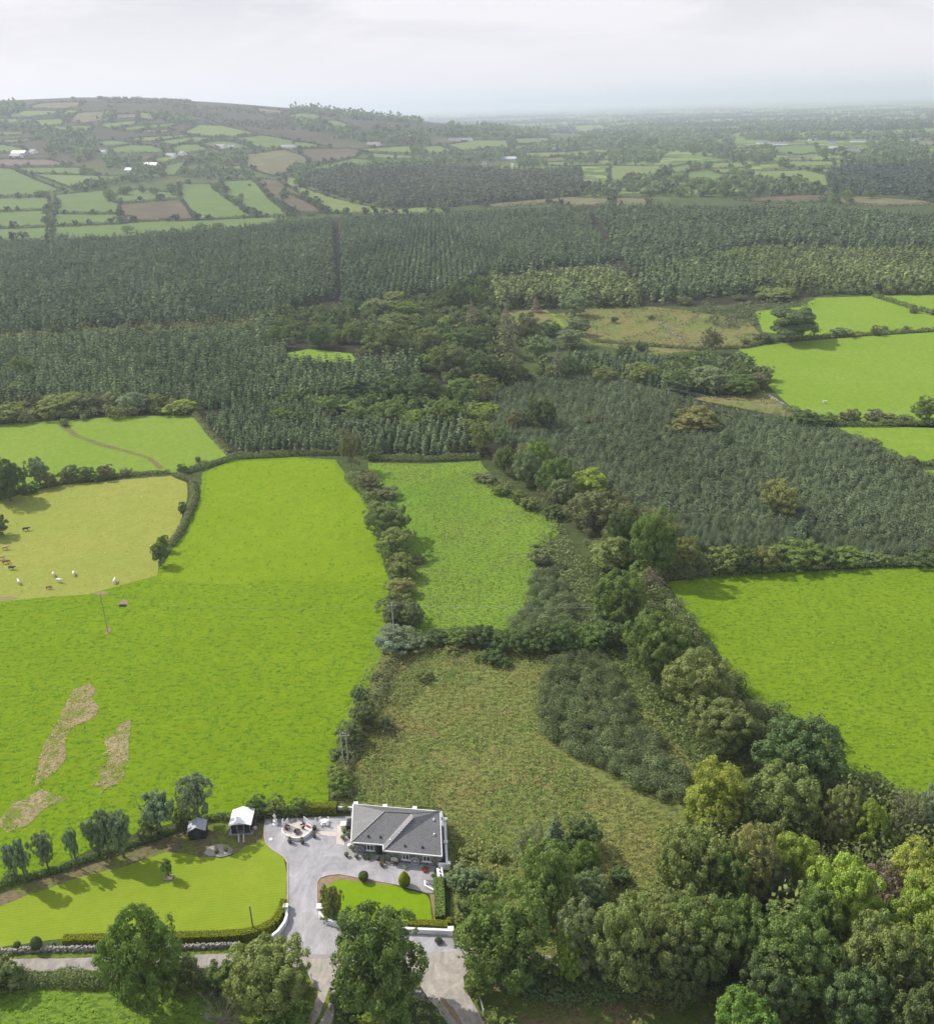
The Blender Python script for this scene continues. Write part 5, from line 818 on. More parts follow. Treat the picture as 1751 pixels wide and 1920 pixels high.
# distant plantations
plantation([(566, 345), (585, 328), (690, 316), (790, 312), (860, 318), (960, 322), (1090, 322), (1092, 366), (1000, 375), (910, 382), (850, 388), (745, 390), (700, 383), (620, 365)], 8.5, 13, (0.060, 0.072, 0.046), 'distant dark conifer plantation on the rise', 36, .1, wr=.6)
plantation(T3([(1190, 480), (1260, 452), (1760, 445), (1760, 640), (1600, 600), (1200, 595)]), 8, 12, (0.045, 0.062, 0.042), 'distant conifer plantation at the right', 36, .1, wr=.6)
WB = [(T2, [(215, 240), (330, 240), (340, 300), (220, 300)]), (T2, [(470, 230), (700, 240), (760, 320), (520, 320), (330, 310)]), (T2, [(640, 340), (690, 335), (740, 440), (700, 450)]), (T2, [(740, 255), (1000, 235), (1150, 240), (1380, 255), (1400, 280), (1180, 295), (960, 285), (760, 285)]),
 (T2, [(90, 490), (250, 450), (400, 458), (520, 440), (700, 440), (690, 465), (200, 500)]), (T2, [(520, 435), (700, 430), (720, 475), (600, 485)]), (T2, [(700, 390), (960, 380), (1180, 360), (1250, 380), (1240, 400), (1000, 425), (720, 445)]), (T2, [(1250, 360), (1550, 300), (1751, 280), (1751, 345), (1640, 350), (1500, 368)]),
 (T2, [(1240, 410), (1370, 425), (1370, 445), (1240, 455)]), (T2, [(1480, 395), (1640, 388), (1700, 405), (1660, 435), (1500, 435)]), (T2, [(1570, 585), (1700, 560), (1760, 575), (1760, 612), (1560, 612)]), (T2, [(20, 200), (200, 215), (215, 260), (60, 250)]), (T2, [(0, 130), (250, 150), (480, 175), (700, 195), (700, 210), (400, 195), (0, 150)]),
 (T3, [(-20, 310), (250, 275), (640, 285), (650, 350), (480, 370), (300, 360), (240, 430), (-20, 430)]), (T3, [(100, 520), (250, 505), (310, 450), (310, 485), (230, 565), (60, 595), (-20, 600), (-20, 565)]), (T3, [(480, 540), (660, 530), (820, 520), (820, 590), (700, 612), (480, 612)]), (T3, [(910, 550), (1010, 535), (1150, 575), (1150, 597), (860, 607)]),
 (T3, [(700, 270), (1000, 268), (1030, 300), (860, 310), (700, 292)]), (T3, [(1050, 280), (1370, 285), (1600, 268), (1760, 275), (1760, 300), (1400, 302), (1060, 302)]), (T3, [(550, 385), (740, 385), (870, 380), (870, 420), (740, 415), (550, 402)]), (T3, [(1390, 325), (1620, 320), (1670, 360), (1760, 385), (1760, 430), (1600, 430), (1390, 400)]),
 (T3, [(1280, 400), (1500, 405), (1700, 432), (1210, 442)]), (T3, [(640, 218), (1230, 222), (1230, 245), (760, 247)]), (T3, [(-20, 240), (400, 235), (600, 252), (300, 268), (-20, 262)]), (T3, [(480, 355), (760, 350), (860, 340), (860, 352), (520, 368)]), (T3, [(140, 575), (330, 570), (330, 600), (140, 605)]),
 (T1, [(380, 320), (520, 310), (560, 400), (420, 440), (380, 370)]), (T1, [(270, 310), (370, 315), (340, 400), (230, 390)]), (T1, [(570, 390), (650, 390), (650, 470), (570, 460)]), (T1, [(670, 380), (790, 395), (780, 450), (680, 450)]), (T1, [(760, 455), (890, 450), (890, 520), (800, 530), (700, 540), (720, 480)]),
 (T1, [(1010, 400), (1110, 400), (1340, 380), (1340, 440), (1110, 440), (1020, 430)]), (T1, [(990, 475), (1180, 460), (1350, 480), (1390, 520), (1200, 525), (1000, 500)]), (T1, [(-60, 100), (130, 115), (130, 150), (-60, 170)]), (T1, [(-60, 212), (190, 212), (190, 245), (-60, 250)]), (T1, [(170, 262), (500, 255), (500, 298), (200, 300)]),
 (T1, [(1600, 450), (1690, 450), (1760, 485), (1760, 580), (1640, 550)]), (T1, [(590, 150), (640, 140), (620, 200), (560, 215)]), (T1, [(500, 540), (700, 515), (700, 530), (420, 580), (400, 570)]), (T1, [(840, 150), (1000, 170), (1080, 215), (980, 215), (860, 190)])]
for T, pts in WB:
    Pw = W(T(pts)); D = np.hypot(*np.array(Pw).mean(0)); sp = (9 + D / 350) * (1.35 if D > 1500 else 1.1)
    woodland(None, sp, min(15, 9 + D / 800), (0.074, 0.096, 0.046), 'dark belt of trees in the distance', 12 if D > 2600 else 26, 1.1, world=Pw)
fg = 'trees in the distance'
far = []
for T, L_ in ((T1, [(605, 560, 635, 70), (685, 545, 600, 80), (778, 540, 590, 45), (845, 545, 600, 60), (945, 530, 600, 70), (230, 570, 615, 90), (698, 755, 808, 80), (1185, 525, 580, 70), (1290, 600, 645, 40), (1320, 585, 625, 40), (1265, 605, 640, 30), (360, 462, 490, 25), (460, 455, 490, 40), (525, 465, 498, 30), (895, 300, 350, 50), (1220, 260, 300, 70), (810, 190, 240, 50), (870, 230, 265, 50), (1050, 285, 315, 30), (1360, 305, 335, 35), (495, 440, 480, 50), (1100, 750, 805, 100), (1200, 740, 800, 70), (960, 775, 825, 60), (380, 840, 870, 60), (860, 790, 835, 90), (285, 630, 680, 30), (275, 690, 740, 25), (1550, 585, 600, 30), (1230, 550, 568, 30), (1365, 535, 550, 20), (550, 55, 75, 40), (400, 58, 75, 30)]),
              (T2, [(865, 185, 240, 50), (907, 195, 242, 40), (970, 205, 245, 45), (425, 365, 415, 45), (558, 370, 405, 20), (755, 170, 195, 25), (240, 675, 700, 20), (275, 680, 708, 30), (455, 630, 668, 55), (925, 490, 520, 40), (1190, 270, 350, 35), (100, 690, 715, 60), (1600, 255, 310, 110), (1680, 250, 300, 60), (340, 138, 155, 30), (1320, 240, 270, 80)]),
              (T3, [(450, 405, 470, 70), (510, 400, 460, 60), (355, 470, 530, 90), (450, 490, 570, 85), (655, 435, 500, 60), (705, 450, 515, 75), (730, 420, 460, 50), (815, 360, 430, 120), (915, 385, 450, 60), (970, 425, 455, 55), (855, 488, 530, 40), (370, 550, 612, 100), (1145, 320, 405, 70), (1235, 325, 375, 40), (1050, 430, 450, 15), (1120, 432, 450, 20), (1190, 430, 450, 15), (1010, 510, 565, 60), (280, 430, 500, 50), (520, 505, 590, 60), (600, 510, 600, 70), (800, 500, 580, 60), (180, 490, 570, 80), (300, 525, 575, 80), (1270, 555, 640, 60), (1200, 580, 660, 60), (1400, 560, 620, 80), (1650, 180, 240, 60), (1520, 190, 225, 40), (700, 370, 410, 60), (590, 370, 400, 40), (100, 280, 350, 90), (200, 275, 360, 90), (440, 310, 380, 80), (590, 300, 350, 100), (950, 260, 310, 100)])):
    far += [(T, *t) for t in L_]
xs_ = [T([(t[0], 0)])[0][0] for T, *t in far]; order = np.argsort(xs_)
for rank, k in enumerate(order):
    T, u, vt, vb, w_ = far[k]; (uu, t_), (_, b_) = T([(u, vt), (u, vb)])
    plant_at('far', uu, t_, b_, w_ / 2.918, rnd.choice(['dark', 'dark', 'green']), 'small dark tree standing among the distant fields', fg)
# far plain: shelter belts fading into the haze
parts = []
for i in range(620):
    Y_ = 3600 * (60000 / 3600) ** (rs.rand() ** 1.5 * .62); X_ = rs.uniform(-.52, .56) * Y_
    if X_ < 250 and Y_ < 4500: continue
    a = .35 + (math.pi / 2 if rs.rand() < .35 else 0) + rs.normal() * .15; ln = rs.uniform(80, 500); n = int(ln / 14); t = rs.uniform(-.5, .5, n) * ln
    q_ = np.column_stack([X_ + np.cos(a) * t + rs.normal(size=n) * 5, Y_ + np.sin(a) * t + rs.normal(size=n) * 5])
    parts += tree_mass(q_, rs.uniform(6, 15, n), FAR[12], 1.3, .1)
leafy('treeline', parts, (0.045, 0.06, 0.035), 'countless hedgerow trees on the hazy plain', None, None, 'stuff')
parts = []
for i in range(18):
    Y_ = rs.uniform(4200, 12000); X_ = rs.uniform(-.05, .5) * Y_; n = 260
    q_ = np.column_stack([X_ + rs.normal(size=n) * rs.uniform(120, 300), Y_ + rs.normal(size=n) * rs.uniform(60, 160)]); parts += tree_mass(q_, rs.uniform(8, 15, n), FAR[12], 1.3, .1)
leafy('woodland', parts, (0.045, 0.06, 0.035), 'far-off woods on the hazy plain', None, None, 'stuff')
# scattered gorse and bushes on the moor
q_ = tree_points(W(T1([(400, 60), (1100, 100), (1751, 140), (1751, 300), (1400, 250), (1000, 190), (600, 130)])), 24, .3, .5); nz = np.array([noise.noise(Vector((p[0] * .006, p[1] * .006, 1))) for p in q_]); q_ = q_[nz > -.05]
leafy('moor_scrub', tree_mass(q_, rs.uniform(2.5, 6, len(q_)), FAR[12], 2.2, .1), (0.055, 0.060, 0.038), 'dark gorse scrub across the brown moor', None, None, 'stuff')

# ------------------------------------------------------------------ houses and farm buildings in the distance
M['slate'] = plain_mat('blue_slate', (0.13, 0.135, 0.15), 0.6, 0.3, 0.1, 1.0); M['tin'] = plain_mat('pale_tin', (0.42, 0.44, 0.46), 0.5, 0.4, 0.08, 1); M['wallw'] = plain_mat('white_render', (0.82, 0.81, 0.79), 0.85, 0.2, 0.05, 1); M['glass'] = plain_mat('dark_glass', (0.03, 0.035, 0.04), 0.15, 0.6, 0.1, 1)
def cottage(u, v, wpx, label, group, kind='house', rz=None, ratio=.62):
    x, y = map(float, hit(u, v)); z = float(H(x, y)); dep = proj(x, y, z)[2]; Lw = max(7, wpx * dep / F); D = min(11, Lw * ratio); hgt = 2.9 if kind == 'house' else 4.2; rz = rnd.uniform(-1.0, -.5) if rz is None else rz
    r = empty('farmhouse' if kind == 'house' else 'barn', (x, y, z - .1), rz); tag(r, label, 'house' if kind == 'house' else 'barn', group); rise = D * .38
    mb = MB().box((0, 0, hgt / 2 - .5), (Lw, D, hgt + 1)); mb.add([(-Lw / 2, -D / 2, hgt), (-Lw / 2, D / 2, hgt), (-Lw / 2, 0, hgt + rise), (Lw / 2, -D / 2, hgt), (Lw / 2, D / 2, hgt), (Lw / 2, 0, hgt + rise)], [(0, 2, 1), (3, 4, 5)])
    mb.build('wall', M['wallw'] if kind == 'house' else M['tin'], r)
    e_, o_ = .35, .3; X_ = Lw / 2 + e_; Yy = D / 2 + o_; zz = hgt - o_ * .38 * 2 + .05
    rf = MB().add([(-X_, -Yy, zz), (X_, -Yy, zz), (X_, 0, hgt + rise + .12), (-X_, 0, hgt + rise + .12), (-X_, Yy, zz), (X_, Yy, zz)], [(0, 1, 2, 3), (3, 2, 5, 4)]).build('roof', M['slate'] if kind == 'house' else M['tin'], r)
    if kind == 'house':
        MB().box((Lw / 2 - .5, 0, hgt + rise + .5), (.6, .9, 1.6)).box((-Lw / 2 + .5, 0, hgt + rise + .5), (.6, .9, 1.6)).build('chimney', M['wallw'], rf)
        for k in range(3): MB().box(((k - 1) * Lw * .3, -D / 2 - .01, 1.5), (1.1, .08, 1.2)).build('window', M['glass'], r)
        MB().box((Lw * .14, -D / 2 - .01, 1.05), (.95, .09, 2.1)).build('door', M['dark'], r)
HS = [(T1, 1205, 340, 60, 'h'), (T1, 1270, 344, 30, 'h'), (T1, 1580, 342, 68, 'h'), (T1, 940, 390, 52, 'h'), (T1, 1000, 378, 30, 'h'), (T1, 820, 446, 80, 'b'), (T1, 710, 474, 30, 'b'), (T1, 110, 380, 80, 'b'), (T1, 185, 368, 36, 'h'), (T1, 560, 372, 46, 'h'), (T1, 90, 392, 50, 'h'),
      (T2, 440, 326, 56, 'h'), (T2, 885, 302, 46, 'h'), (T2, 948, 302, 50, 'h'), (T2, 1180, 410, 60, 'b'), (T2, 1490, 316, 38, 'h'), (T2, 1045, 432, 14, 'h'), (T2, 1565, 332, 20, 'h'),
      (T3, 820, 318, 54, 'h'), (T3, 915, 322, 60, 'h'), (T3, 1335, 307, 52, 'h'), (T3, 1290, 352, 58, 'h'), (T3, 1205, 352, 36, 'b'), (T3, 1605, 374, 46, 'h'), (T3, 1100, 298, 46, 'h'), (T3, 40, 330, 46, 'h'), (T3, 1690, 378, 36, 'h'), (T3, 1195, 316, 24, 'h'), (T3, 1640, 302, 30, 'h'),
      (T3, 555, 188, 34, 'h'), (T3, 635, 188, 34, 'h'), (T3, 718, 189, 26, 'h'), (T3, 790, 190, 26, 'h'), (T3, 980, 196, 26, 'h'), (T3, 1098, 197, 30, 'h'), (T3, 375, 198, 34, 'h'), (T3, 75, 218, 26, 'h'), (T3, 1590, 206, 30, 'h'), (T3, 15, 188, 24, 'h'), (T3, 1500, 80, 22, 'h'), (T3, 740, 160, 22, 'h'), (T2, 1480, 204, 18, 'h')]
HS = [(T([(u, v)])[0], w_ / 2.915 * 1.6, k) for T, u, v, w_, k in HS]; nb = nh = nf = 0
for (u, v), w_, k in sorted(HS, key=lambda q: q[0][0]):
    if k == 'b': nb += 1; cottage(u, v, w_, f'pale tin farm barn in the distance, {ORD[nb - 1]} barn from the left', 'distant barns', 'barn')
    elif v > 240: nh += 1; cottage(u, v, w_, f'white farmhouse below the skyline woods, {ORD[nh - 1]} such house from the left', 'distant farmhouses')
    else: nf += 1; cottage(u, v, w_, f'tiny white house on the hazy plain, {ORD[nf - 1]} from the left', 'houses on the plain')
# ------------------------------------------------------------------ the bungalow
def stone_mat():
    m, nt, bs, o = mat_new('stone_cladding')
    g = N(nt, 'ShaderNodeNewGeometry'); mp = N(nt, 'ShaderNodeMapping'); mp.inputs['Scale'].default_value = (2.2, 2.2, 4.2); L(nt, g.outputs['Position'], mp.inputs[0])
    v = N(nt, 'ShaderNodeTexVoronoi'); v.inputs['Scale'].default_value = 1.0; L(nt, mp.outputs[0], v.inputs['Vector'])
    s = N(nt, 'ShaderNodeSeparateColor'); L(nt, v.outputs['Color'], s.inputs[0])
    c = ramp(nt, s.outputs[0], [(0, (0.15, 0.145, 0.14)), (0.4, (0.27, 0.26, 0.25)), (0.7, (0.36, 0.33, 0.29)), (1, (0.20, 0.20, 0.21))])
    L(nt, mixc(nt, ramp(nt, v.outputs['Distance'], [(0.45, (0, 0, 0)), (0.62, (1, 1, 1))]), c, (0.12, 0.12, 0.12)), bs.inputs['Base Color']); bs.inputs['Roughness'].default_value = 0.9; return m
def tile_mat(name, col):
    m, nt, bs, o = mat_new(name)
    g = N(nt, 'ShaderNodeNewGeometry'); mp = N(nt, 'ShaderNodeMapping'); mp.inputs['Rotation'].default_value = (0, 0, -0.17); L(nt, g.outputs['Position'], mp.inputs[0])
    b = N(nt, 'ShaderNodeTexBrick'); b.inputs['Scale'].default_value = 1.0; b.inputs['Brick Width'].default_value = 0.42; b.inputs['Row Height'].default_value = 0.30; b.inputs['Mortar Size'].default_value = 0.035
    L(nt, mp.outputs[0], b.inputs['Vector']); c1 = tuple(x * .85 for x in col); c2 = tuple(x * 1.15 for x in col)
    b.inputs['Color1'].default_value = (*c1, 1); b.inputs['Color2'].default_value = (*c2, 1); b.inputs['Mortar'].default_value = (*(x * .55 for x in col), 1)
    moss = ramp(nt, noise_fac(nt, 0.5, 6, .75), [(0.5, (0, 0, 0)), (0.72, (0.5, 0.5, 0.5))]); L(nt, mixc(nt, moss, b.outputs[0], tuple(x * 1.25 + .02 for x in col)), bs.inputs['Base Color'])
    bs.inputs['Roughness'].default_value = 0.48; bs.inputs['Specular IOR Level'].default_value = 0.55
    bp = N(nt, 'ShaderNodeBump'); bp.inputs['Strength'].default_value = 0.5; bp.inputs['Distance'].default_value = 0.03; L(nt, b.outputs['Fac'], bp.inputs['Height']); bp.invert = True; L(nt, bp.outputs[0], bs.inputs['Normal']); return m
M['stonewall'] = stone_mat(); M['tile'] = tile_mat('concrete_roof_tiles', (0.150, 0.150, 0.158)); M['rubble'] = plain_mat('rubble_stone', (0.33, 0.31, 0.30), 0.95, .1, 0.35, 2.5, 1, 4)
M['pane'] = plain_mat('window_glass', (0.05, 0.055, 0.065), 0.08, 0.7, 0.1, 2)
V3 = lambda u, v, z: Vector((*G(u, v, z), z))
EZ = 2.65
FL, S1, S2, FR, BR_, BL = V3(658, 1580, EZ), V3(718.3, 1584.7, EZ), V3(718.3, 1595.8, EZ), V3(828.6, 1606.5, EZ), V3(825.2, 1522.3, EZ), V3(662, 1508.5, EZ)
R1, R2, HE, R3 = V3(720.5, 1522.3, 5.3), V3(771.8, 1525, 5.6), V3(774.4, 1534.2, 5.55), V3(825.2, 1522.0, 5.7)
house = empty('bungalow', (-14, 126, 0)); tag(house, 'stone-clad bungalow with grey tiled hip roof and white trim', 'house')
def ch(o, p=house): o.parent = p; o.matrix_parent_inverse = p.matrix_world.inverted() if p.matrix_world != Matrix.Identity(4) else Matrix.Translation(-Vector(p.location)); return o
cen = (FL + FR + BR_ + BL) / 4
def ins(p, d=.35):
    q = Vector((cen.x - p.x, cen.y - p.y)); return Vector((p.x + q.x / abs(q.x) * d, p.y + q.y / abs(q.y) * d, 0))
i1 = Vector((S1.x + .35, S1.y + .35, 0)); i2 = Vector((S2.x + .35, S2.y + .35, 0))
plan = [ins(FL), i1, i2, ins(FR), ins(BR_), ins(BL)]
wv_ = [(p.x, p.y, 0) for p in plan] + [(p.x, p.y, EZ - .02) for p in plan]; n6 = 6
ch(link_mesh('wall', wv_, [(k, (k + 1) % n6, (k + 1) % n6 + n6, k + n6) for k in range(n6)], M['stonewall']))
gx = link_mesh('gable', [tuple(ins(FR) + Vector((0, 0, EZ - .02))), tuple(ins(BR_) + Vector((0, 0, EZ - .02))), (R3.x - .3, R3.y, R3.z - .12)], [(0, 1, 2)], M['wallw']); ch(gx)
rv = [FL, S1, S2, FR, BR_, BL, R1, R2, HE, R3]; t_ = .09
rf_ = [(0, 1, 6), (1, 7, 6), (1, 2, 8), (1, 8, 7), (2, 3, 9), (2, 9, 8), (7, 8, 9), (5, 0, 6), (4, 5, 6), (4, 6, 7), (4, 7, 9)]
roof = link_mesh('roof', [tuple(p + Vector((0, 0, .05))) for p in rv], rf_, M['tile']); ch(roof)
link_mesh('soffit', [tuple(p - Vector((0, 0, .06))) for p in rv], [tuple(reversed(f)) for f in rf_], M['white']).parent = roof
def strip(name, a, b, w_, h_, mat, par, dz=0):
    a = a + Vector((0, 0, dz)); b = b + Vector((0, 0, dz)); d = (b - a).normalized(); s = d.cross(Vector((0, 0, 1))).normalized() * w_ / 2; u = s.cross(d).normalized() * h_ / 2
    v = [a - s - u, a + s - u, a + s + u, a - s + u, b - s - u, b + s - u, b + s + u, b - s + u]
    o = link_mesh(name, [tuple(p) for p in v], [(3, 2, 1, 0), (4, 5, 6, 7), (0, 1, 5, 4), (1, 2, 6, 5), (2, 3, 7, 6), (3, 0, 4, 7)], mat); ch(o) if par is house else setattr(o, 'parent', par); return o
for a, b in ((FL, S1), (S1, S2), (S2, FR), (FR, BR_ * 0 + R3), (BL, FL)): strip('fascia', a, b, .16, .20, M['white'], house, -.02)
strip('ridge_cap', R1, R2, .26, .12, M['tile'], house, .08); strip('ridge_cap', R2, R3, .26, .12, M['tile'], house, .08); strip('ridge_cap', FL, R1, .24, .10, M['tile'], house, .08); strip('ridge_cap', S2, HE, .24, .10, M['tile'], house, .08)
strip('gutter', BL + Vector((0, .1, 0)), BR_ + Vector((0, .1, 0)), .14, .12, M['white'], house, -.06)
def roof_pt(u, v, tri):
    a, b, c = (rv[k] + Vector((0, 0, .05)) for k in tri); n = (b - a).cross(c - a); d = Vector(tuple(float(q) for q in ray(u, v))); o = Vector((0, 0, CAMH)); return o + d * ((a - o).dot(n) / d.dot(n))
for (cx_, cy_), tri, mt in [((945, 400), (0, 1, 6), 'dark'), ((1047, 405), (0, 1, 6), 'dark'), ((1253, 480), (2, 3, 9), 'dark'), ((1400, 492), (2, 3, 9), 'dark'), ((1497, 262), (2, 3, 9), 'white'), ((1500, 385), (2, 3, 9), 'white'), ((1132, 434), (1, 2, 8), 'white')]:
    p = roof_pt(480 + cx_ / 4.49, 1480 + cy_ / 4.49, tri); o = MB().box((p.x, p.y, p.z + .12), (.32, .36, .36), .1, .7).build('roof_vent', M[mt]); ch(o)
def on_wall(u, v, a, b, off=0.0):
    """point where a pixel's ray meets the vertical wall through a, b"""
    d = Vector(tuple(float(q) for q in ray(u, v))); o = Vector((0, 0, CAMH)); t = (b - a).normalized(); n = Vector((t.y, -t.x, 0)); k = (a - o).dot(n) / d.dot(n); return o + d * k + n * off, n, t
wA = (plan[0], plan[1]); wB = (plan[2], plan[3])
def window(x0, x1, y0, y1, wl):
    p0, n, t = on_wall(640 + x0 / 7.613, 1560 + y0 / 7.613, *wl); p1, _, _ = on_wall(640 + x1 / 7.613, 1560 + y1 / 7.613, *wl)
    wd = abs((p1 - p0).dot(t)); z1 = min(EZ - .15, max(p0.z, p1.z)); z0 = min(p0.z, p1.z); c = (p0 + p1) / 2; c.z = (z0 + z1) / 2; h_ = z1 - z0; ang = math.atan2(t.y, t.x)
    f = MB()
    for s in (-1, 0, 1):
        q = c + t * s * (wd / 2 - .04) + n * .05; f.box(tuple(q), (.09, .1, h_), ang)
    for s in (-1, 1): f.box((c.x + n.x * .05, c.y + n.y * .05, c.z + s * (h_ / 2)), (wd + .02, .105, .09), ang)
    fo = ch(f.build('window', M['white']))
    pn = MB().box((c.x + n.x * .015, c.y + n.y * .015, c.z), (wd - .1, .04, h_ - .08), ang).build('pane', M['pane']); pn.parent = fo
    sl = MB().box((c.x + n.x * .12, c.y + n.y * .12, z0 - .10), (wd + .45, .28, .13), ang).build('sill', M['white']); sl.parent = fo
window(360, 465, 185, 262, wA); window(868, 970, 315, 395, wB); window(1163, 1272, 345, 422, wB)
dm = MB(); p, n, t = on_wall(640 + 545 / 7.613, 1560 + 290 / 7.613, *wA); dm.box((p.x + n.x * .03, p.y + n.y * .03, 1.05), (.95, .08, 2.1), math.atan2(t.y, t.x)); do = ch(dm.build('door', M['dark']))
def wheel(u, v, r, wl, label, mat):
    p, n, t = on_wall(u, v, *wl); p.z = max(p.z, r + .02); b = MB(); K = 24; c = Vector((p.x, p.y, p.z)) + n * .12
    ringp = [c + (t * math.cos(a) + Vector((0, 0, 1)) * math.sin(a)) * r for a in [2 * math.pi * k / K for k in range(K + 1)]]; b.tube(ringp, .055, 5, False); e_ = empty('cart_wheel', tuple(c)); e_.location = c; tag(e_, label, 'cart wheel', 'old cart wheels')
    rim = b.build('rim', mat); sp = MB()
    for k in range(10):
        a = 2 * math.pi * k / 10; sp.tube([c, c + (t * math.cos(a) + Vector((0, 0, 1)) * math.sin(a)) * r], .035, 5)
    s = sp.build('spokes', mat); hb = MB().tube([c - n * .06, c + n * .12], .12, 8).build('hub', mat)
    for o in (rim, s, hb): o.parent = e_; o.matrix_parent_inverse = Matrix.Translation(-c)
M['wheelw'] = plain_mat('silver_paint', (0.45, 0.46, 0.48), .6, .3, .1, 3)
wheel(640 + 265 / 7.613, 1560 + 278 / 7.613, .78, wA, 'silver cart wheel on the stone wall left of the first window', M['wheelw'])
wheel(640 + 1055 / 7.613, 1560 + 455 / 7.613, .74, wB, 'pale cart wheel leaning between the two right-hand windows', M['white'])
def thing(name, px, T, label, cat, group=None, rz=0.0, off=(0, 0)):
    u, v = T([px])[0]; x, y = G(u, v); return tag(empty(name, (x + off[0], y + off[1], 0.03), rz), label, cat, group)
def part(mb, name, mat, par): o = mb.build(name, mat, par); return o
# arched bench
b_ = thing('garden_bench', (755, 470), C2, 'pale arched-back bench with dark seat against the stone wall', 'bench', rz=-.17)
mb = MB(); K = 10; pr = [(-.62, .25)] + [(.62 * -math.cos(math.pi * k / K), 1.0 + .38 * math.sin(math.pi * k / K)) for k in range(K + 1)] + [(.62, .25)]
vv = [(x, .22, z) for x, z in pr] + [(x, .30, z) for x, z in pr]; n_ = len(pr); mb.add(vv, [tuple(range(n_)), tuple(reversed(range(n_, 2 * n_)))] + [(k, k + n_, (k + 1) % n_ + n_, (k + 1) % n_) for k in range(n_)])
part(mb, 'backrest', M['offwhite'], b_); part(MB().box((0, 0, .42), (1.25, .5, .07)), 'seat', M['brown'], b_)
for sx in (-.55, .55): part(MB().box((sx, -.18, .2), (.09, .09, .4)).box((sx, .2, .2), (.09, .09, .4)), 'leg', M['dark'], b_)
def leaf_ball(r, h, n, leaf, par, col, name='foliage', zb=0.0, cone=0.0, mat='leaf'):
    d = rdir(n, rs, .1); z = (d[:, 2] + 1) / 2; k = 1 - cone * z ** 1.5; C = np.column_stack([d[:, 0] * r * k, d[:, 1] * r * k, zb + z * h]); C += rs.normal(size=C.shape) * leaf * .25
    o = bpy.data.objects.new(name, mesh_of(name, [(C, d + rs.normal(size=d.shape) * .35, leaf * rs.uniform(.6, 1.3, n), rs.uniform(-.08, .08, n))], M[mat])); COL.objects.link(o); o.parent = par; o.color = (*COLS[col], 1); return o
CORE = plain_mat('inner_twigs', (0.05, 0.06, 0.02), .95, .05, .3, 4)
def topiary(px, T, w_, h_, col, label, cone=0.0, stem=.15):
    e = thing('topiary_bush', px, T, label, 'topiary', 'clipped garden bushes'); r = w_ / 2
    prof = [(r * .3, stem), (r * .85 * (1 - cone * .05), stem + h_ * .18), (r * .93 * (1 - cone * .3), stem + h_ * .5), (r * .72 * (1 - cone * .6), stem + h_ * .8), (r * .1, stem + h_ * .97)]
    o = MB().lathe((0, 0, 0), prof, 14).build('core', CORE, e, True); leaf_ball(r, h_, int(1500 * w_ * h_ / 2), .13, e, col, zb=stem, cone=cone); part(MB().tube([(0, 0, -.02), (0, 0, stem + .2)], .06, 6), 'stem', M['bark'], e)
topiary((322, 700), C2, 1.65, 1.7, 'dark', 'dark green clipped ball bush on the front lawn border')
COLS['gold'] = (0.33, 0.37, 0.02); topiary((905, 775), C2, 2.3, 3.0, 'gold', 'golden green teardrop conifer on the front lawn border', cone=.62)
topiary((125, 1402), A1, 1.1, 1.2, 'dark', 'small round clipped bush behind the dry stone wall'); topiary((262, 1408), A1, 1.8, 2.4, 'dark', 'tall rounded clipped bush behind the dry stone wall', cone=.15); topiary((377, 1395), A1, .8, 1.1, 'silver', 'little blue-grey cone bush near the clipped hedge end', cone=.7)
# potted plants
def pot(px, T, r, h_, label, mat='blackpot', plant='green', ph=.8, pw=None, flowers=None, spiky=False):
    e = thing('potted_plant', px, T, label, 'plant pot', 'potted plants'); part(MB().lathe((0, 0, 0), [(r * .7, 0), (r, h_), (r * 1.06, h_), (r * .9, h_ - .03)], 14), 'pot', M[mat], e); pw = pw or r * 1.5
    if spiky:
        C = []; 
        b = MB()
        for k in range(16):
            a = k * 2.4; q = pw * (.5 + .5 * rnd.random()); b.tube([(0, 0, h_), (math.cos(a) * q * .5, math.sin(a) * q * .5, h_ + ph * .8), (math.cos(a) * q, math.sin(a) * q, h_ + ph * .45)], [.05, .04, .01], 3)
        m = plain_mat('palm_leaves', (0.22, 0.24, 0.08), .8, .2, .2, 4) if 'palm_leaves' not in bpy.data.materials else bpy.data.materials['palm_leaves']; part(b, 'leaves', m, e)
    elif plant: leaf_ball(pw, ph, 260, .13, e, plant, zb=h_ * .8)
    if flowers: C = rdir(40, rs, .6) * np.array([pw, pw, ph * .6]) + np.array([0, 0, h_ + ph * .2]); o = bpy.data.objects.new('flowers', mesh_of('flowers', [(C, rdir(40, rs, 1), np.full(40, .13), np.zeros(40))], M[flowers])); COL.objects.link(o); o.parent = e
pot((497, 745), C1, .42, .55, 'spiky plant in a dark pot at the left front of the patio', spiky=True, ph=1.0, pw=.6); pot((712, 755), C1, .42, .55, 'spiky plant in a dark pot at the right front of the patio', spiky=True, ph=1.0, pw=.6)
pot((925, 515), C1, .38, .45, 'spiky plant in a dark pot beside the white table', spiky=True, ph=.6, pw=.5); pot((915, 650), C1, .38, .5, 'spiky plant in a dark pot at the corner of the paved path', spiky=True, ph=.9, pw=.5)
pot((1430, 570), C1, .3, .4, 'leafy pot plant below the white garden box', ph=.7, flowers='white'); pot((1412, 680), C1, .28, .35, 'flowering pot plant at the bungalow side', ph=.5, flowers='offwhite'); pot((1520, 640), C1, .45, .4, 'tall green pot plant beside the bungalow side wall', ph=1.1, plant='bright')
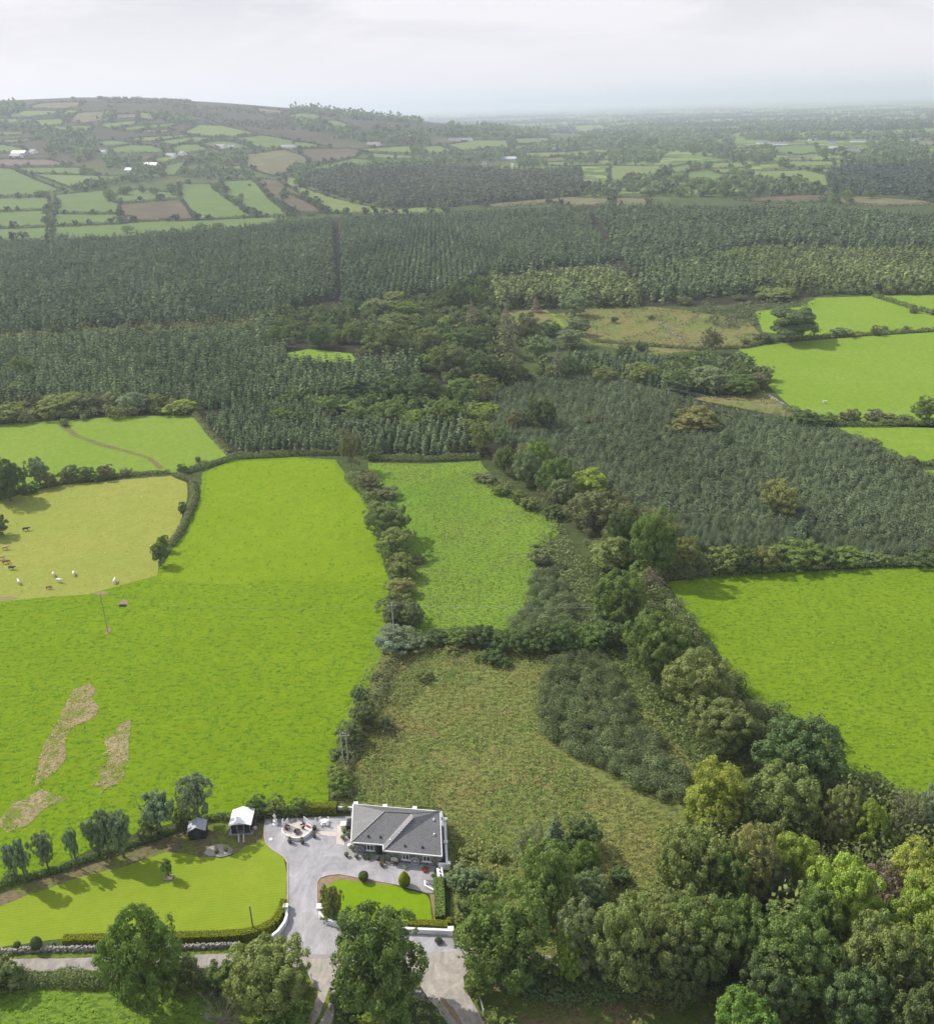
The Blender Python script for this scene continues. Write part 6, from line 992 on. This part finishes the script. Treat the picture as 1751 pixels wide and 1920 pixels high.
pot((1475, 985), C1, .26, .45, 'red-flowering pot at the left corner of the bungalow', ph=.5, flowers='red', plant='dark'); pot((1565, 870), C1, .28, .5, 'red-flowering pot against the bungalow corner', ph=.5, flowers='red', mat='offwhite'); pot((1520, 820), C1, .34, .6, 'white urn with white flowers by the bungalow corner', ph=.35, flowers='white', mat='white', plant=None); pot((1645, 1005), C1, .26, .3, 'green pot plant under the silver cart wheel', ph=.45)
pot((320, 385), C2, .2, .3, 'small pot plant right of the silver cart wheel', ph=.35); pot((390, 390), C2, .32, .4, 'dark round pot plant under the first window', ph=.45, plant='dark'); pot((525, 410), C2, .2, .3, 'reddish shrub in a pot near the house door', ph=.7, plant='brown'); pot((615, 440), C2, .22, .4, 'tall dark plant in a pot at the inner wall corner', ph=1.0, plant='dark')
pot((578, 490), C2, .3, .5, 'red and white flowers in a tall pot before the inner corner', ph=.45, flowers='red'); pot((905, 525), C2, .3, .35, 'grey urn with white flowers below the middle window', ph=.35, flowers='white', mat='offwhite', plant='grey'); pot((1195, 555), C2, .6, .32, 'wide red bowl of red and white flowers below the last window', ph=.3, flowers='red', mat='red', plant='dark', pw=.5); pot((675, 415), C2, .16, .3, 'small pale pot left of the arched bench', mat='offwhite', plant='grey', ph=.2)
pot((1480, 1112), A2, .62, .4, 'dark round planter with a small bush on the lane side', ph=.9, pw=.35, plant='dark'); pot((645, 1065), C3, .36, .3, 'dark pot with a reddish spiky plant in the gravel bed', ph=1.3, plant='brown', pw=.35); pot((815, 1030), C3, .36, .3, 'dark pot with a yellowish plant in the gravel bed', ph=1.1, plant='lime', pw=.4); pot((1310, 650), C2, .22, .3, 'small dark pot beside the white wall end', ph=.3, plant='dark')
# fire pit, statue, furniture
e = thing('fire_pit', (622, 575), C1, 'round black fire pit in the middle of the patio', 'fire pit'); part(MB().lathe((0, 0, 0), [(.35, .12), (.62, .45), (.66, .45), (.60, .40), (.3, .22)], 18), 'bowl', M['blackpot'], e)
for k in range(4): part(MB().tube([(.3 * math.cos(k * 1.57), .3 * math.sin(k * 1.57), .25), (.42 * math.cos(k * 1.57), .42 * math.sin(k * 1.57), 0)], .03, 5), 'leg', M['blackpot'], e)
part(MB().tube([(-.1, 0, .4), (.12, .1, .75)], .05, 5).tube([(.15, -.1, .4), (-.05, .1, .7)], .05, 5), 'logs', M['wood'], e)
cw = [G(*p) for p in C1([(365, 545), (368, 600), (430, 655), (520, 700), (620, 712), (720, 695), (810, 640), (868, 575), (882, 530)])]
tag(MB().wall(cw, .75, .18).build('patio_wall', M['white']), 'low curved white wall round the fire pit patio', 'wall')
def trellis(a, b, h_, label):
    A = Vector((*G(*C1([a])[0]), .05)); B_ = Vector((*G(*C1([b])[0]), .05)); d = B_ - A; Ln = d.length; e = tag(empty('trellis_panel', tuple(A), math.atan2(d.y, d.x)), label, 'trellis', 'white trellis panels')
    part(MB().box((0, 0, h_ / 2), (.1, .1, h_)).box((Ln, 0, h_ / 2), (.1, .1, h_)), 'posts', M['white'], e); m = MB().box((Ln / 2, 0, h_), (Ln + .1, .06, .09)).box((Ln / 2, 0, h_ * .52), (Ln, .05, .08)).box((Ln / 2, 0, .18), (Ln, .05, .08)); k = max(4, int(Ln / .16))
    for i in range(1, k): m.box((Ln * i / k, .03, h_ / 2 + .08), (.09, .03, h_ - .2))
    part(m, 'slats', M['white'], e)
trellis((752, 440), (878, 545), 2.0, 'long white trellis panel at the right of the patio'); trellis((372, 520), (392, 470), 1.9, 'narrow white trellis panel at the left edge of the patio'); trellis((432, 505), (472, 440), 1.6, 'slanting white trellis panel behind the left wicker chair')
def wicker(px, rz, label):
    e = thing('wicker_chair', px, C1, label, 'chair', 'wicker chairs', rz); part(MB().box((0, 0, .4), (.62, .62, .12)), 'seat', M['offwhite'], e); part(MB().box((0, .3, .7), (.66, .1, .75), 0, .9), 'backrest', M['brown'], e)
    for s in (-1, 1): part(MB().box((s * .33, 0, .35), (.08, .6, .62)), 'armrest', M['brown'], e)
wicker((455, 510), 1.2, 'brown wicker chair left of the fire pit'); wicker((715, 485), -1.0, 'brown wicker chair right of the fire pit')
e = thing('garden_sofa', (815, 530), C1, 'white garden seat with red cushions by the long trellis', 'sofa', rz=-.9 + math.pi / 2 - 1.3); part(MB().box((0, 0, .38), (1.5, .6, .14)), 'seat', M['white'], e); part(MB().box((0, .3, .68), (1.5, .1, .6)), 'backrest', M['white'], e)
for k in (-.35, .2): part(MB().box((k, .18, .62), (.42, .16, .4)), 'cushion', M['red'], e)
e = thing('garden_table', (1090, 420), C1, 'white oval garden table with four chairs round it', 'table'); part(MB().lathe((0, 0, .70), [(.55, 0), (.60, .02), (.58, .05)], 20), 'tabletop', M['white'], e); 
for k in range(4): part(MB().tube([(.1 * math.cos(k * 1.57 + .8), .1 * math.sin(k * 1.57 + .8), .7), (.38 * math.cos(k * 1.57 + .8), .38 * math.sin(k * 1.57 + .8), 0)], .035, 5), 'leg', M['white'], e)
def wchair(px, rz, label):
    e = thing('garden_chair', px, C1, label, 'chair', 'white garden chairs', rz); part(MB().box((0, 0, .43), (.46, .46, .05)), 'seat', M['white'], e); m = MB()
    for k in range(5): m.box((-.2 + k * .1, .23, .72), (.05, .04, .52))
    m.box((0, .23, .99), (.5, .05, .08)); part(m, 'backrest', M['white'], e)
    for sx in (-.2, .2):
        for sy in (-.2, .2): part(MB().box((sx, sy, .21), (.045, .045, .42)), 'leg', M['white'], e)
wchair((1028, 385), .7, 'white garden chair at the far left of the table'); wchair((1150, 385), -.7, 'white garden chair at the far right of the table'); wchair((1032, 455), 2.4, 'white garden chair at the near left of the table'); wchair((1142, 455), -2.4, 'white garden chair at the near right of the table')
e = thing('storage_box', (1425, 480), C1, 'white garden storage box by the bungalow side', 'storage box'); part(MB().box((0, 0, .45), (.95, 1.1, .9)), 'body', M['white'], e); part(MB().box((0, 0, .93), (1.02, 1.18, .07)), 'lid', M['white'], e)
e = thing('oil_tank', (1515, 520), C1, 'dark green-black storage tank against the bungalow side', 'tank'); part(MB().box((0, .6, .6), (.85, 2.1, 1.2), 0, .93), 'tank', M['dark'], e); part(MB().lathe((0, .6, 1.2), [(.18, 0), (.18, .08)], 10), 'cap', M['blackpot'], e)
e = thing('ground_light', (165, 690), C1, 'white oval stepping slab on the pale drive', 'slab'); part(MB().lathe((0, 0, 0), [(.36, 0), (.34, .10), (.2, .13)], 14), 'slab', M['white'], e)
# statue: white figure on a plinth
def skin_mesh(name, verts, edges, radii, mat, sub=1, parent=None, root=0):
    me = bpy.data.meshes.new(name); me.from_pydata(verts, edges, []); o = bpy.data.objects.new(name, me); COL.objects.link(o); md = o.modifiers.new('s', 'SKIN'); me.skin_vertices or None
    sk = me.skin_vertices[0].data if me.skin_vertices else None
    if sk is None:
        bm = bmesh.new(); bm.from_mesh(me); bm.verts.layers.skin.verify(); bm.to_mesh(me); bm.free(); sk = me.skin_vertices[0].data
    for i, r in enumerate(radii): sk[i].radius = r if hasattr(r, '__len__') else (r, r)
    sk[root].use_root = True; md.use_smooth_shade = True; s = o.modifiers.new('u', 'SUBSURF'); s.levels = sub; s.render_levels = sub
    dg = bpy.context.evaluated_depsgraph_get(); m2 = bpy.data.meshes.new_from_object(o.evaluated_get(dg)); m2.name = name; bpy.data.objects.remove(o); m2.materials.clear(); m2.materials.append(mat)
    o = bpy.data.objects.new(name, m2); COL.objects.link(o)
    if parent: o.parent = parent
    return o
e = thing('statue', (245, 420), C1, 'white classical figure statue on a plinth at the drive corner', 'statue')
part(MB().lathe((0, 0, 0), [(.55, 0), (.55, .12), (.38, .16), (.33, .75), (.40, .80), (.40, .88)], 8), 'plinth', M['white'], e)
skin_mesh('figure', [(0, 0, 1.55), (0, 0, 1.2), (.02, 0, .9), (0, 0, 1.85), (0, 0, 2.05), (0, 0, 2.13), (0, 0, 2.32), (.2, 0, 2.0), (.27, .0, 1.72), (.14, -.12, 1.55), (-.2, 0, 2.0), (-.26, -.04, 1.75), (-.16, -.16, 1.9)], [(0, 1), (1, 2), (0, 3), (3, 4), (4, 5), (5, 6), (4, 7), (7, 8), (8, 9), (4, 10), (10, 11), (11, 12)], [.17, .19, .24, .14, .15, .06, .12, .07, .055, .04, .07, .055, .04], M['white'], 2, e)
# sheds
def gable_shed(name, label, cx, cy, w_, d_, h_, rise, wallm, roofm, rz, over=.15):
    e = tag(empty(name, (cx, cy, 0.03), rz), label, 'shed', 'garden sheds'); m = MB().box((0, 0, h_ / 2), (w_, d_, h_)); m.add([(-w_ / 2, -d_ / 2, h_), (w_ / 2, -d_ / 2, h_), (0, -d_ / 2, h_ + rise), (-w_ / 2, d_ / 2, h_), (w_ / 2, d_ / 2, h_), (0, d_ / 2, h_ + rise)], [(0, 1, 2), (4, 3, 5)]); part(m, 'wall', wallm, e)
    X_ = w_ / 2 + over; Y_ = d_ / 2 + over; k = rise / (w_ / 2); zl = h_ - over * k + .03; r = MB()
    for s in (-1, 1):
        v = [(0, -Y_, h_ + rise + .03), (0, Y_, h_ + rise + .03), (s * X_, Y_, zl), (s * X_, -Y_, zl)]; r.add(v + [(a, b, c + .06) for a, b, c in v], [(0, 1, 2, 3), (7, 6, 5, 4), (0, 3, 7, 4), (1, 5, 6, 2), (2, 6, 7, 3)])
    part(r, 'roof', roofm, e); return e
x, y = G(*C3([(285, 830)])[0]); e = gable_shed('garden_shed', 'small black timber shed with a pale grey felt roof', x, y + 1.25, 3.0, 2.5, 2.0, .85, M['dark'], plain_mat('grey_felt', (0.42, 0.45, 0.50), .8, .2, .08, 2), .12)
part(MB().box((0, -1.28, .95), (.9, .05, 1.8)), 'door', plain_mat('door_boards', (0.045, 0.05, 0.055), .7, .3, .3, 9), e)
x, y = G(*C3([(1090, 725)])[0]); WS = tag(empty('open_shed', (x, y + 1.9, 0.03), .03), 'dark-fronted garden shed under a bright white gabled roof', 'shed', 'garden sheds'); w_, d_, h_ = 3.7, 3.8, 2.15
part(MB().box((0, -.1, .06), (4.4, 4.2, .14)), 'base', M['rubble'], WS); part(MB().box((-1.75, 0, h_ / 2), (.08, d_, h_)).box((1.75, 0, h_ / 2), (.08, d_, h_)).box((0, d_ / 2, h_ / 2), (w_ - .2, .08, h_)).box((-1.2, -d_ / 2 + .1, h_ / 2), (1.0, .08, h_)).box((1.2, -d_ / 2 + .1, h_ / 2), (1.0, .08, h_)), 'wall', M['dark'], WS)
for s in (-.62, .62, -1.72, 1.72): part(MB().box((s, -d_ / 2, h_ / 2), (.1, .12, h_)), 'post', M['grey_metal'], WS)
r = MB(); X_, Y_, rise = 2.05, 2.15, .62
for s in (-1, 1):
    v = [(0, -Y_, h_ + rise), (0, Y_, h_ + rise), (s * X_, Y_, h_ - .06), (s * X_, -Y_, h_ - .06)]; r.add(v + [(a, b, c + .07) for a, b, c in v], [(0, 1, 2, 3), (7, 6, 5, 4), (0, 3, 7, 4), (1, 5, 6, 2), (2, 6, 7, 3)])
r.add([(-1.8, -d_ / 2 + .03, h_), (1.8, -d_ / 2 + .03, h_), (0, -d_ / 2 + .03, h_ + .55)], [(0, 1, 2)]); part(r, 'roof', M['white'], WS)
for px, lb in (((1050, 880), 'left'), ((1140, 880), 'right')):
    a = G(*C3([px])[0]); b2_ = G(*C3([(px[0] - 2, 745)])[0]); tag(MB().tube([(a[0], a[1], .08), (b2_[0], b2_[1], .26)], .14, 4).build('ramp_plank', M['offwhite']), f'pale wheel ramp at the shed opening, {"nearer the small shed" if lb == "left" else "nearer the drive"}', 'plank', 'shed ramp planks')
e = thing('bucket', (1350, 640), C3, 'pale bucket beside the white-roofed shed', 'bucket'); part(MB().lathe((0, 0, 0), [(.28, 0), (.36, .5), (.39, .52), (.33, .48)], 12), 'body', M['offwhite'], e)
e = thing('log_pile', (1330, 575), C3, 'dark log pile beside the white-roofed shed', 'log pile'); m = MB()
for k in range(12): m.tube([(-.5, .2 * (k % 4) - .3, .12 + .2 * (k // 4)), (.5, .2 * (k % 4) - .28, .12 + .2 * (k // 4))], .1, 7)
part(m, 'logs', M['bark'], e)
e = thing('tree_planter', (1168, 915), A1, 'brown stone box round the young lawn tree', 'planter'); part(MB().wall([(-.7, -.5), (.7, -.5), (.7, .5), (-.7, .5), (-.7, -.5)], .35, .15), 'stones', M['rubble'], e); part(MB().box((0, 0, .12), (1.3, .9, .24)), 'soil', GM['earth'], e)
# walls and clipped hedges
def wall_px(pts, T, h_, t, mat, name, label, cap=True):
    Q = [G(*p) for p in T(pts)]; e = tag(empty(name, (Q[0][0], Q[0][1], 0)), label, 'wall', 'garden walls'); L_ = [(a - Q[0][0], b - Q[0][1]) for a, b in Q]; part(MB().wall(L_, h_, t), 'wall', mat, e)
    if cap: part(MB().wall(L_, .08, t + .12, h_ + .003), 'coping', M['white'], e)
    return e, L_
def pier(par, p, s, h_): part(MB().box((p[0], p[1], h_ / 2), (s, s, h_)).box((p[0], p[1], h_ + .06), (s + .22, s + .22, .14)), 'pillar', M['white'], par)
e, L_ = wall_px([(1482, 8 - 100), (1487, 0), (1495, 232), (1510, 505), (1530, 535), (1385, 530)], C2, 1.15, .32, M['white'], 'boundary_wall', 'white wall with square pillars on the right of the bungalow'); 
for p in (L_[0], L_[2], L_[4]): pier(e, p, .5, 1.35)
e, L_ = wall_px([(1400, 590), (1422, 720)], C2, 1.1, .9, M['white'], 'wide_wall', 'short thick white wall with three small black pots on top')
for k in range(3): x_, y_ = G(*C2([(1405 + k * 8, 600 + k * 50)])[0]); tag(MB().lathe((x_, y_, 1.19), [(.12, 0), (.17, .22), (.14, .2)], 10).build('flower_pot', M['blackpot']), f'small black pot on the thick white wall, {ORD[k]} from the bungalow', 'plant pot', 'pots on the wall')
e, L_ = wall_px([(840 / 7.613 * 7.613 * 0 + 1, 1), (2, 2)], lambda q: [(663, 1520), (826, 1533)], 1.3, .25, M['white'], 'rear_wall', 'white rear wall with pillars behind the bungalow')
bk = [V3(480 + u / 4.49, 1480 + v / 4.49, 1.5) for u, v in ((840, 122), (1085, 143), (1335, 163))]
for p in bk: pier(e, (p.x - e.location.x, p.y - e.location.y), .6, 1.5)
wall_px([(1325, 178), (1590, 182)], C1, .7, .2, M['white'], 'low_wall', 'low white wall stub behind the clipped hedge')
e, L_ = wall_px([(1192, 735), (1196, 800), (1318, 868)], C2, .55, .15, M['white'], 'ramp_wall', 'small angled white wall of the planter by the hedge'); q_ = [G(*p) for p in C2([(1200, 718), (1318, 720), (1318, 812)])]; part(MB().add([(a - e.location.x, b - e.location.y, .5) for a, b in q_], [(0, 2, 1)]), 'slate_top', M['slate'], e)
e, L_ = wall_px([(478, 920), (486, 965), (470, 1010), (430, 1065), (380, 1105), (300, 1130)], A2, 1.0, .30, M['white'], 'entrance_wall', 'curved white entrance wall on the lawn side'); pier(e, (L_[0][0], L_[0][1] + .3), .62, 1.3)
e, L_ = wall_px([(693, 925), (705, 955), (750, 990), (820, 1012), (1000, 1040), (1340, 1052), (1560, 1062)], A2, .95, .30, M['white'], 'entrance_wall', 'curved white entrance wall below the front lawn'); pier(e, (L_[0][0] + .2, L_[0][1] + .3), .85, 1.3); pier(e, L_[-1], .75, 1.2)
def drywall(pts, T, h_, label, big=.34, keep=1.0):
    Q = [G(*p) for p in T(pts)]; S = along(Q, .18); V = MB(); e_ = None
    for p, d in S:
        if rnd.random() > keep: continue
        for lay in range(int(h_ / (big * .62)) + 1):
            x_ = p.x + rnd.uniform(-.12, .12) - d.y * rnd.uniform(-.2, .2); y_ = p.y + rnd.uniform(-.12, .12) + d.x * rnd.uniform(-.2, .2); s = big * rnd.uniform(.55, 1.25)
            V.box((x_, y_, .12 + lay * big * .6 + rnd.uniform(-.05, .05)), (s * 1.2, s * .8, s * .7), rnd.uniform(0, 3.1), rnd.uniform(.6, .9))
    return tag(V.build('stone_wall', M['rubble']), label, 'wall', 'stone walls')
drywall([(-200, 1440), (0, 1435), (150, 1425), (450, 1415), (760, 1412), (1000, 1408), (1300, 1400), (1660, 1388)], A1, .75, 'long grey dry stone wall between lawn and lane')
drywall([(812, 1375), (815, 1440), (800, 1500), (770, 1560)], A2, .5, 'rough stone edging beside the narrow gravel track'); drywall([(1310, 1440), (1400, 1480)], A2, .45, 'heap of pale stones at the edge of the wide track')
drywall(T6([(215, 455), (245, 480), (285, 490), (300, 520), (350, 560), (380, 575)]) and [(215, 455), (245, 480), (285, 490), (300, 520), (350, 560), (380, 575)], T6, .5, 'line of pale boulders across the ochre clearing', 1.1, .16); drywall([(840, 875), (900, 910), (960, 945)], T6, .5, 'pale ruined stone wall at the corner of the large pasture', 1.0, .3)
drywall([(1040, 975), (1080, 1010), (1130, 1080), (1190, 1140), (1240, 1200)], T4, .4, 'pale ruined wall along the bank by the small plantation', .8, .25)
def clipped(pts, T, h_, t, col, label, n=300, leaf=.13):
    Q = [G(*p) for p in T(pts)]; e = tag(empty('clipped_hedge', (Q[0][0], Q[0][1], 0)), label, 'hedge', 'clipped garden hedges'); L_ = [(a - Q[0][0], b - Q[0][1]) for a, b in Q]; part(MB().wall(L_, h_ - .08, t - .16, 0), 'core', CORE, e)
    S = along(L_, .2); m = len(S) * n // 5; i = rs.randint(0, len(S), m); P0 = np.array([(s[0].x, s[0].y) for s in S])[i]; D = np.array([(s[1].x, s[1].y) for s in S])[i]; P0 = P0 + D * rs.uniform(-.12, .12, (m, 1)); k = rs.rand(m) * (2 * h_ + t)
    off = np.where(k < h_, -t / 2, np.where(k < h_ + t, k - h_ - t / 2, t / 2)); z = np.where(k < h_, k, np.where(k < h_ + t, h_, 2 * h_ + t - k)); edge = np.clip(1 - np.abs(np.abs(off) - t / 2) / .25, 0, 1) * (z > h_ - .01); z = z - edge * .08
    C = np.column_stack([P0[:, 0] - D[:, 1] * off, P0[:, 1] + D[:, 0] * off, z]) + rs.normal(size=(m, 3)) * .03; nn = np.column_stack([-D[:, 1] * np.sign(off) * (z < h_ - .12), D[:, 0] * np.sign(off) * (z < h_ - .12), (z >= h_ - .12) * 1.0]) + rs.normal(size=(m, 3)) * .3
    o = bpy.data.objects.new('foliage', mesh_of('foliage', [(C, nn, leaf * rs.uniform(.6, 1.3, m), rs.uniform(-.08, .08, m))], M['leaf'])); COL.objects.link(o); o.parent = e; o.color = (*COLS[col], 1)
clipped([(121, 1770), (200, 1768), (300, 1765), (400, 1763), (455, 1760), (490, 1752), (515, 1738), (528, 1718), (534, 1698)], lambda q: q, 1.5, 1.3, 'gold', 'long clipped golden-topped hedge curving round the big lawn', 420)
clipped([(1280, 1010), (1400, 1018), (1545, 1024)], A2, 1.35, 1.1, 'gold', 'clipped golden hedge below the front lawn', 420); clipped([(1545, 1024), (1552, 985)], A2, 1.5, .8, 'gold', 'clipped hedge end post beside the white corner pillar', 400); clipped([(860, 215), (1320, 215)], C1, 1.9, 1.5, 'gold', 'clipped golden hedge behind the white garden table', 420)
clipped([(1490, 985), (1486, 850), (1478, 728)], A2, 1.7, 1.6, 'bright', 'bright green leafy laurel hedge beside the front lawn', 260, .24)
# ------------------------------------------------------------------ poles, wires, gates
WP = {}
def pole(key, u, vt, vb, label, arms=0, r=.13, mat='wood', twin=False):
    x, y = G(u[1], vb); h_ = z_at(x, y, vt); e = tag(empty('utility_pole', (x, y, 0)), label, 'pole', 'wooden power poles')
    if twin:
        for s in (-.5, .5): part(MB().tube([(s, 0, -.2), (s, 0, h_)], [r, r * .8], 8), 'post', M[mat], e)
    else: part(MB().tube([(0, 0, -.2), (0, 0, h_)], [r, r * .75], 8), 'post', M[mat], e)
    pts = []
    if arms:
        part(MB().box((0, 0, h_ - .55), (arms, .12, .12)), 'crossarm', M['grey_metal'], e)
        for s in (-.45, 0, .45) if arms > 1.5 else (-.4, .4):
            zz = h_ - .5 + (.55 if s == 0 else 0); part(MB().lathe((s * arms, 0, zz), [(.05, 0), (.09, .08), (.06, .14), (.09, .2), (.04, .26)], 8), 'insulator', M['white'], e); pts.append((x + s * arms, y, zz + .26))
    else: part(MB().lathe((0, 0, h_), [(.12, 0), (.05, .12)], 8), 'cap', M['grey_metal'], e); pts = [(x, y, h_ - .1)]
    WP[key] = pts; return e
M['palewood'] = plain_mat('weathered_pole', (0.46, 0.44, 0.42), .8, .2, .1, 3)
pole('a', (199, 203), 1113, 1187, 'lone power pole with a white tip in the bright pasture'); pole('b', (743, 740), 1132, 1212, 'pale power pole with a crossarm beside the silvery willow', 2.2, mat='palewood')
pole('c', (649, 649), 1376, 1436, 'twin-legged power pole with a crossarm above the bungalow', 2.4, mat='palewood', twin=True, r=.10); pole('d', (475.5, 476.5), 1700, 1752, 'dark wooden pole standing in the lawn hedge', 0, .12, 'bark')
pole('e', (1262, 1261), 1132, 1172, 'small pale pole at the corner of the right pasture', 1.2, .12, 'palewood'); pole('f', (1253, 1252.5), 727, 748, 'distant pole in the scrub beside the large pasture', 1.6, .15, 'palewood'); pole('g', (1160, 1160), 489, 506, 'far pale pole in the plantation ride', 2.4, .22, 'palewood')
def wires(ka, kb, label, sag=1.2, r=.022, end=None):
    A = WP[ka]; B_ = WP[kb] if kb else end
    for i, a in enumerate(A[:3]):
        b = B_[min(i, len(B_) - 1)]; pts = [tuple(a[k] + (b[k] - a[k]) * t - (sag * 4 * t * (1 - t) if k == 2 else 0) for k in range(3)) for t in [j / 16 for j in range(17)]]
        tag(MB().tube(pts, r, 3, False).build('power_line', M['grey_metal']), label, 'power line', 'power lines')
wires('c', 'b', 'thin wire between the twin-legged pole and the willow pole'); wires('b', 'e', 'thin wire crossing the middle meadow to the small pale pole', 1.0, .012); wires('b', 'a', 'thin wire from the willow pole to the lone field pole', 2.5, .010)
ex = float(hit(1760, 822)[0]); ey = float(hit(1760, 822)[1]); wires('f', None, 'pale wire running over the plantation to the right edge', 4.0, .02, end=[(ex, ey + 12, 6.5), (ex, ey + 14, 6.5)])
e = thing('field_gate', (185, 1780), A4, 'galvanised field gate beside the wide gravel track', 'gate', rz=0.0); a = Vector((*G(*A4([(160, 1690)])[0]), 0)); b = Vector((*G(*A4([(210, 1860)])[0]), 0)); e.location = a; d = b - a; e.rotation_euler.z = math.atan2(d.y, d.x); Ln = d.length; m = MB()
for k in range(6): m.tube([(0, 0, .25 + k * .2), (Ln, 0, .25 + k * .2)], .035, 6)
for k in (0, .5, 1): m.tube([(Ln * k, 0, .25), (Ln * k, 0, 1.25)], .035, 6)
part(m, 'bars', M['grey_metal'], e)
for k in (-.15, Ln + .15): part(MB().box((k, 0, .7), (.18, .18, 1.4)), 'post', M['wood'], e)
e = thing('timber_rail', (1345, 1490), A2, 'weathered timber rail lying by the wide track', 'fence', rz=-.4); m = MB()
for k in range(3): part(MB().box((k * .9, 0, .45), (.1, .1, .9)), 'post', M['wood'], e)
part(MB().box((.9, -.08, .75), (2.1, .05, .12)).box((.9, -.08, .4), (2.1, .05, .12)), 'rail', M['wood'], e)
e = thing('fence_panel', (655, 1385), A2, 'small pale timber gatepost panel by the narrow track', 'gate', rz=-1.2); part(MB().box((0, 0, .5), (1.5, .08, .9)), 'panel', M['wood'], e); part(MB().box((-.8, 0, .6), (.14, .14, 1.2)).box((.8, 0, .6), (.14, .14, 1.2)), 'post', M['wood'], e)
e = thing('water_trough', (803, 1000), A0, 'dark water trough beside the lone field pole', 'trough'); part(MB().wall([(-.8, -.3), (.8, -.3), (.8, .3), (-.8, .3), (-.8, -.3)], .4, .1), 'tank', M['dark'], e); part(MB().box((0, 0, .2), (1.5, .5, .3)), 'water', M['glass'], e)
# ------------------------------------------------------------------ cattle
CV = [(0, 0, 1.05), (.55, 0, 1.08), (.95, 0, 1.12), (1.25, 0, 1.28), (1.5, 0, 1.32), (1.78, 0, 1.12), (-.55, 0, 1.08), (-.85, 0, 1.1), (-1.0, 0, 1.18), (-1.08, 0, .55), (.7, .24, .85), (.68, .25, .48), (.7, .25, .04), (.7, -.24, .85), (.74, -.25, .48), (.74, -.25, .04), (-.72, .24, .85), (-.64, .26, .62), (-.82, .26, .42), (-.78, .26, .04), (-.72, -.24, .85), (-.66, -.26, .62), (-.86, -.26, .42), (-.84, -.26, .04), (1.48, .2, 1.42), (1.48, -.2, 1.42)]
CE = [(0, 1), (1, 2), (2, 3), (3, 4), (4, 5), (0, 6), (6, 7), (7, 8), (8, 9), (1, 10), (10, 11), (11, 12), (1, 13), (13, 14), (14, 15), (7, 16), (16, 17), (17, 18), (18, 19), (7, 20), (20, 21), (21, 22), (22, 23), (4, 24), (4, 25)]
CR = [.42, .40, .30, .19, .17, .10, .38, .32, .08, .035, .15, .09, .06, .15, .09, .06, .19, .12, .075, .06, .19, .12, .075, .06, .05, .05]
mc, ntc, bsc, oc = mat_new('hide'); oi = N(ntc, 'ShaderNodeObjectInfo'); f_ = noise_fac(ntc, 2.5, 3); L(ntc, mixc(ntc, ramp(ntc, f_, [(.3, (0, 0, 0)), (.7, (.25, .25, .25))]), oi.outputs['Color'], (.2, .15, .1)), bsc.inputs['Base Color']); bsc.inputs['Roughness'].default_value = .85
cow0 = skin_mesh('cow', CV, CE, CR, mc, 1)
graze = list(CV); graze[3] = (1.2, 0, .98); graze[4] = (1.38, 0, .6); graze[5] = (1.5, 0, .25); graze[24] = (1.34, .2, .72); graze[25] = (1.34, -.2, .72); cow1 = skin_mesh('cow', graze, CE, CR, mc, 1)
cows = [((35, 632), 0, .1, (.55, .33, .22), 'pale tan cow standing nearest the brown bush'), ((8, 698), 0, .3, (.55, .36, .24), 'tan cow cut by the left edge of the photo'), ((40, 724), 1, .2, (.26, .09, .045), 'red-brown cow grazing next to the black one'), ((77, 762), 0, -.2, (.025, .025, .028), 'black cow standing beside the red-brown one'), ((127, 856), 0, 2.2, (.72, .66, .60), 'cream cow furthest to the lower left'),
        ((353, 806), 1, 2.0, (.72, .60, .45), 'pale yellow cow behind the white pair'), ((387, 845), 0, -.4, (.78, .76, .74), 'white cow standing below the pale yellow one'), ((485, 800), 1, 1.9, (.78, .74, .70), 'white cow in the middle of the herd'), ((752, 850), 0, 1.7, (.80, .78, .76), 'white cow alone at the right of the herd'), ((170, 508), 0, .2, (.04, .03, .03), 'dark cow alone further up the pasture')]
first = {0: cow0, 1: cow1}; used = set(); cow0.scale = cow1.scale = (.88, .88, .88)
for (px, k, rz, c, lb) in cows:
    o = first[k] if k not in used else first[k].copy()
    if k in used: COL.objects.link(o)
    used.add(k); x, y = G(*A0([px])[0]); o.location = (x, y, 0.02); o.rotation_euler = (0, 0, rz); o.color = (*c, 1); tag(o, lb, 'cow', 'cattle in the pale pasture')
o = cow1.copy(); COL.objects.link(o); x, y = G(*A0([(320, 890)])[0]); o.location = (x, y, 0.02); o.scale = (.7, .7, .7); o.rotation_euler = (0, 0, .1); o.color = (.35, .10, .04, 1); tag(o, 'small red-brown calf in front of the white cows', 'calf', 'cattle in the pale pasture')
x, y = G(*T6([(1150, 922)])[0]); o = cow0.copy(); COL.objects.link(o); o.location = (x, y, .05); o.rotation_euler = (0, 0, .3); o.color = (.8, .78, .75, 1); tag(o, 'single white cow in the large upper right pasture', 'cow')
# ------------------------------------------------------------------ haze: one closed box of thin even air
hz = MB().box((0, 0, 130.5), (140000, 140000, 263)).build('haze'); tag(hz, 'pale haze over the far plain', None, None, 'stuff')
hm = bpy.data.materials.new('haze'); hm.use_nodes = True; nt = hm.node_tree; nt.nodes.clear(); o = N(nt, 'ShaderNodeOutputMaterial'); v = N(nt, 'ShaderNodeVolumePrincipled')
v.inputs['Color'].default_value = (0.80, 0.865, 1.0, 1); v.inputs['Density'].default_value = 0.00013; v.inputs['Anisotropy'].default_value = 0.3; L(nt, v.outputs[0], o.inputs['Volume'])
hz.data.materials.append(hm)
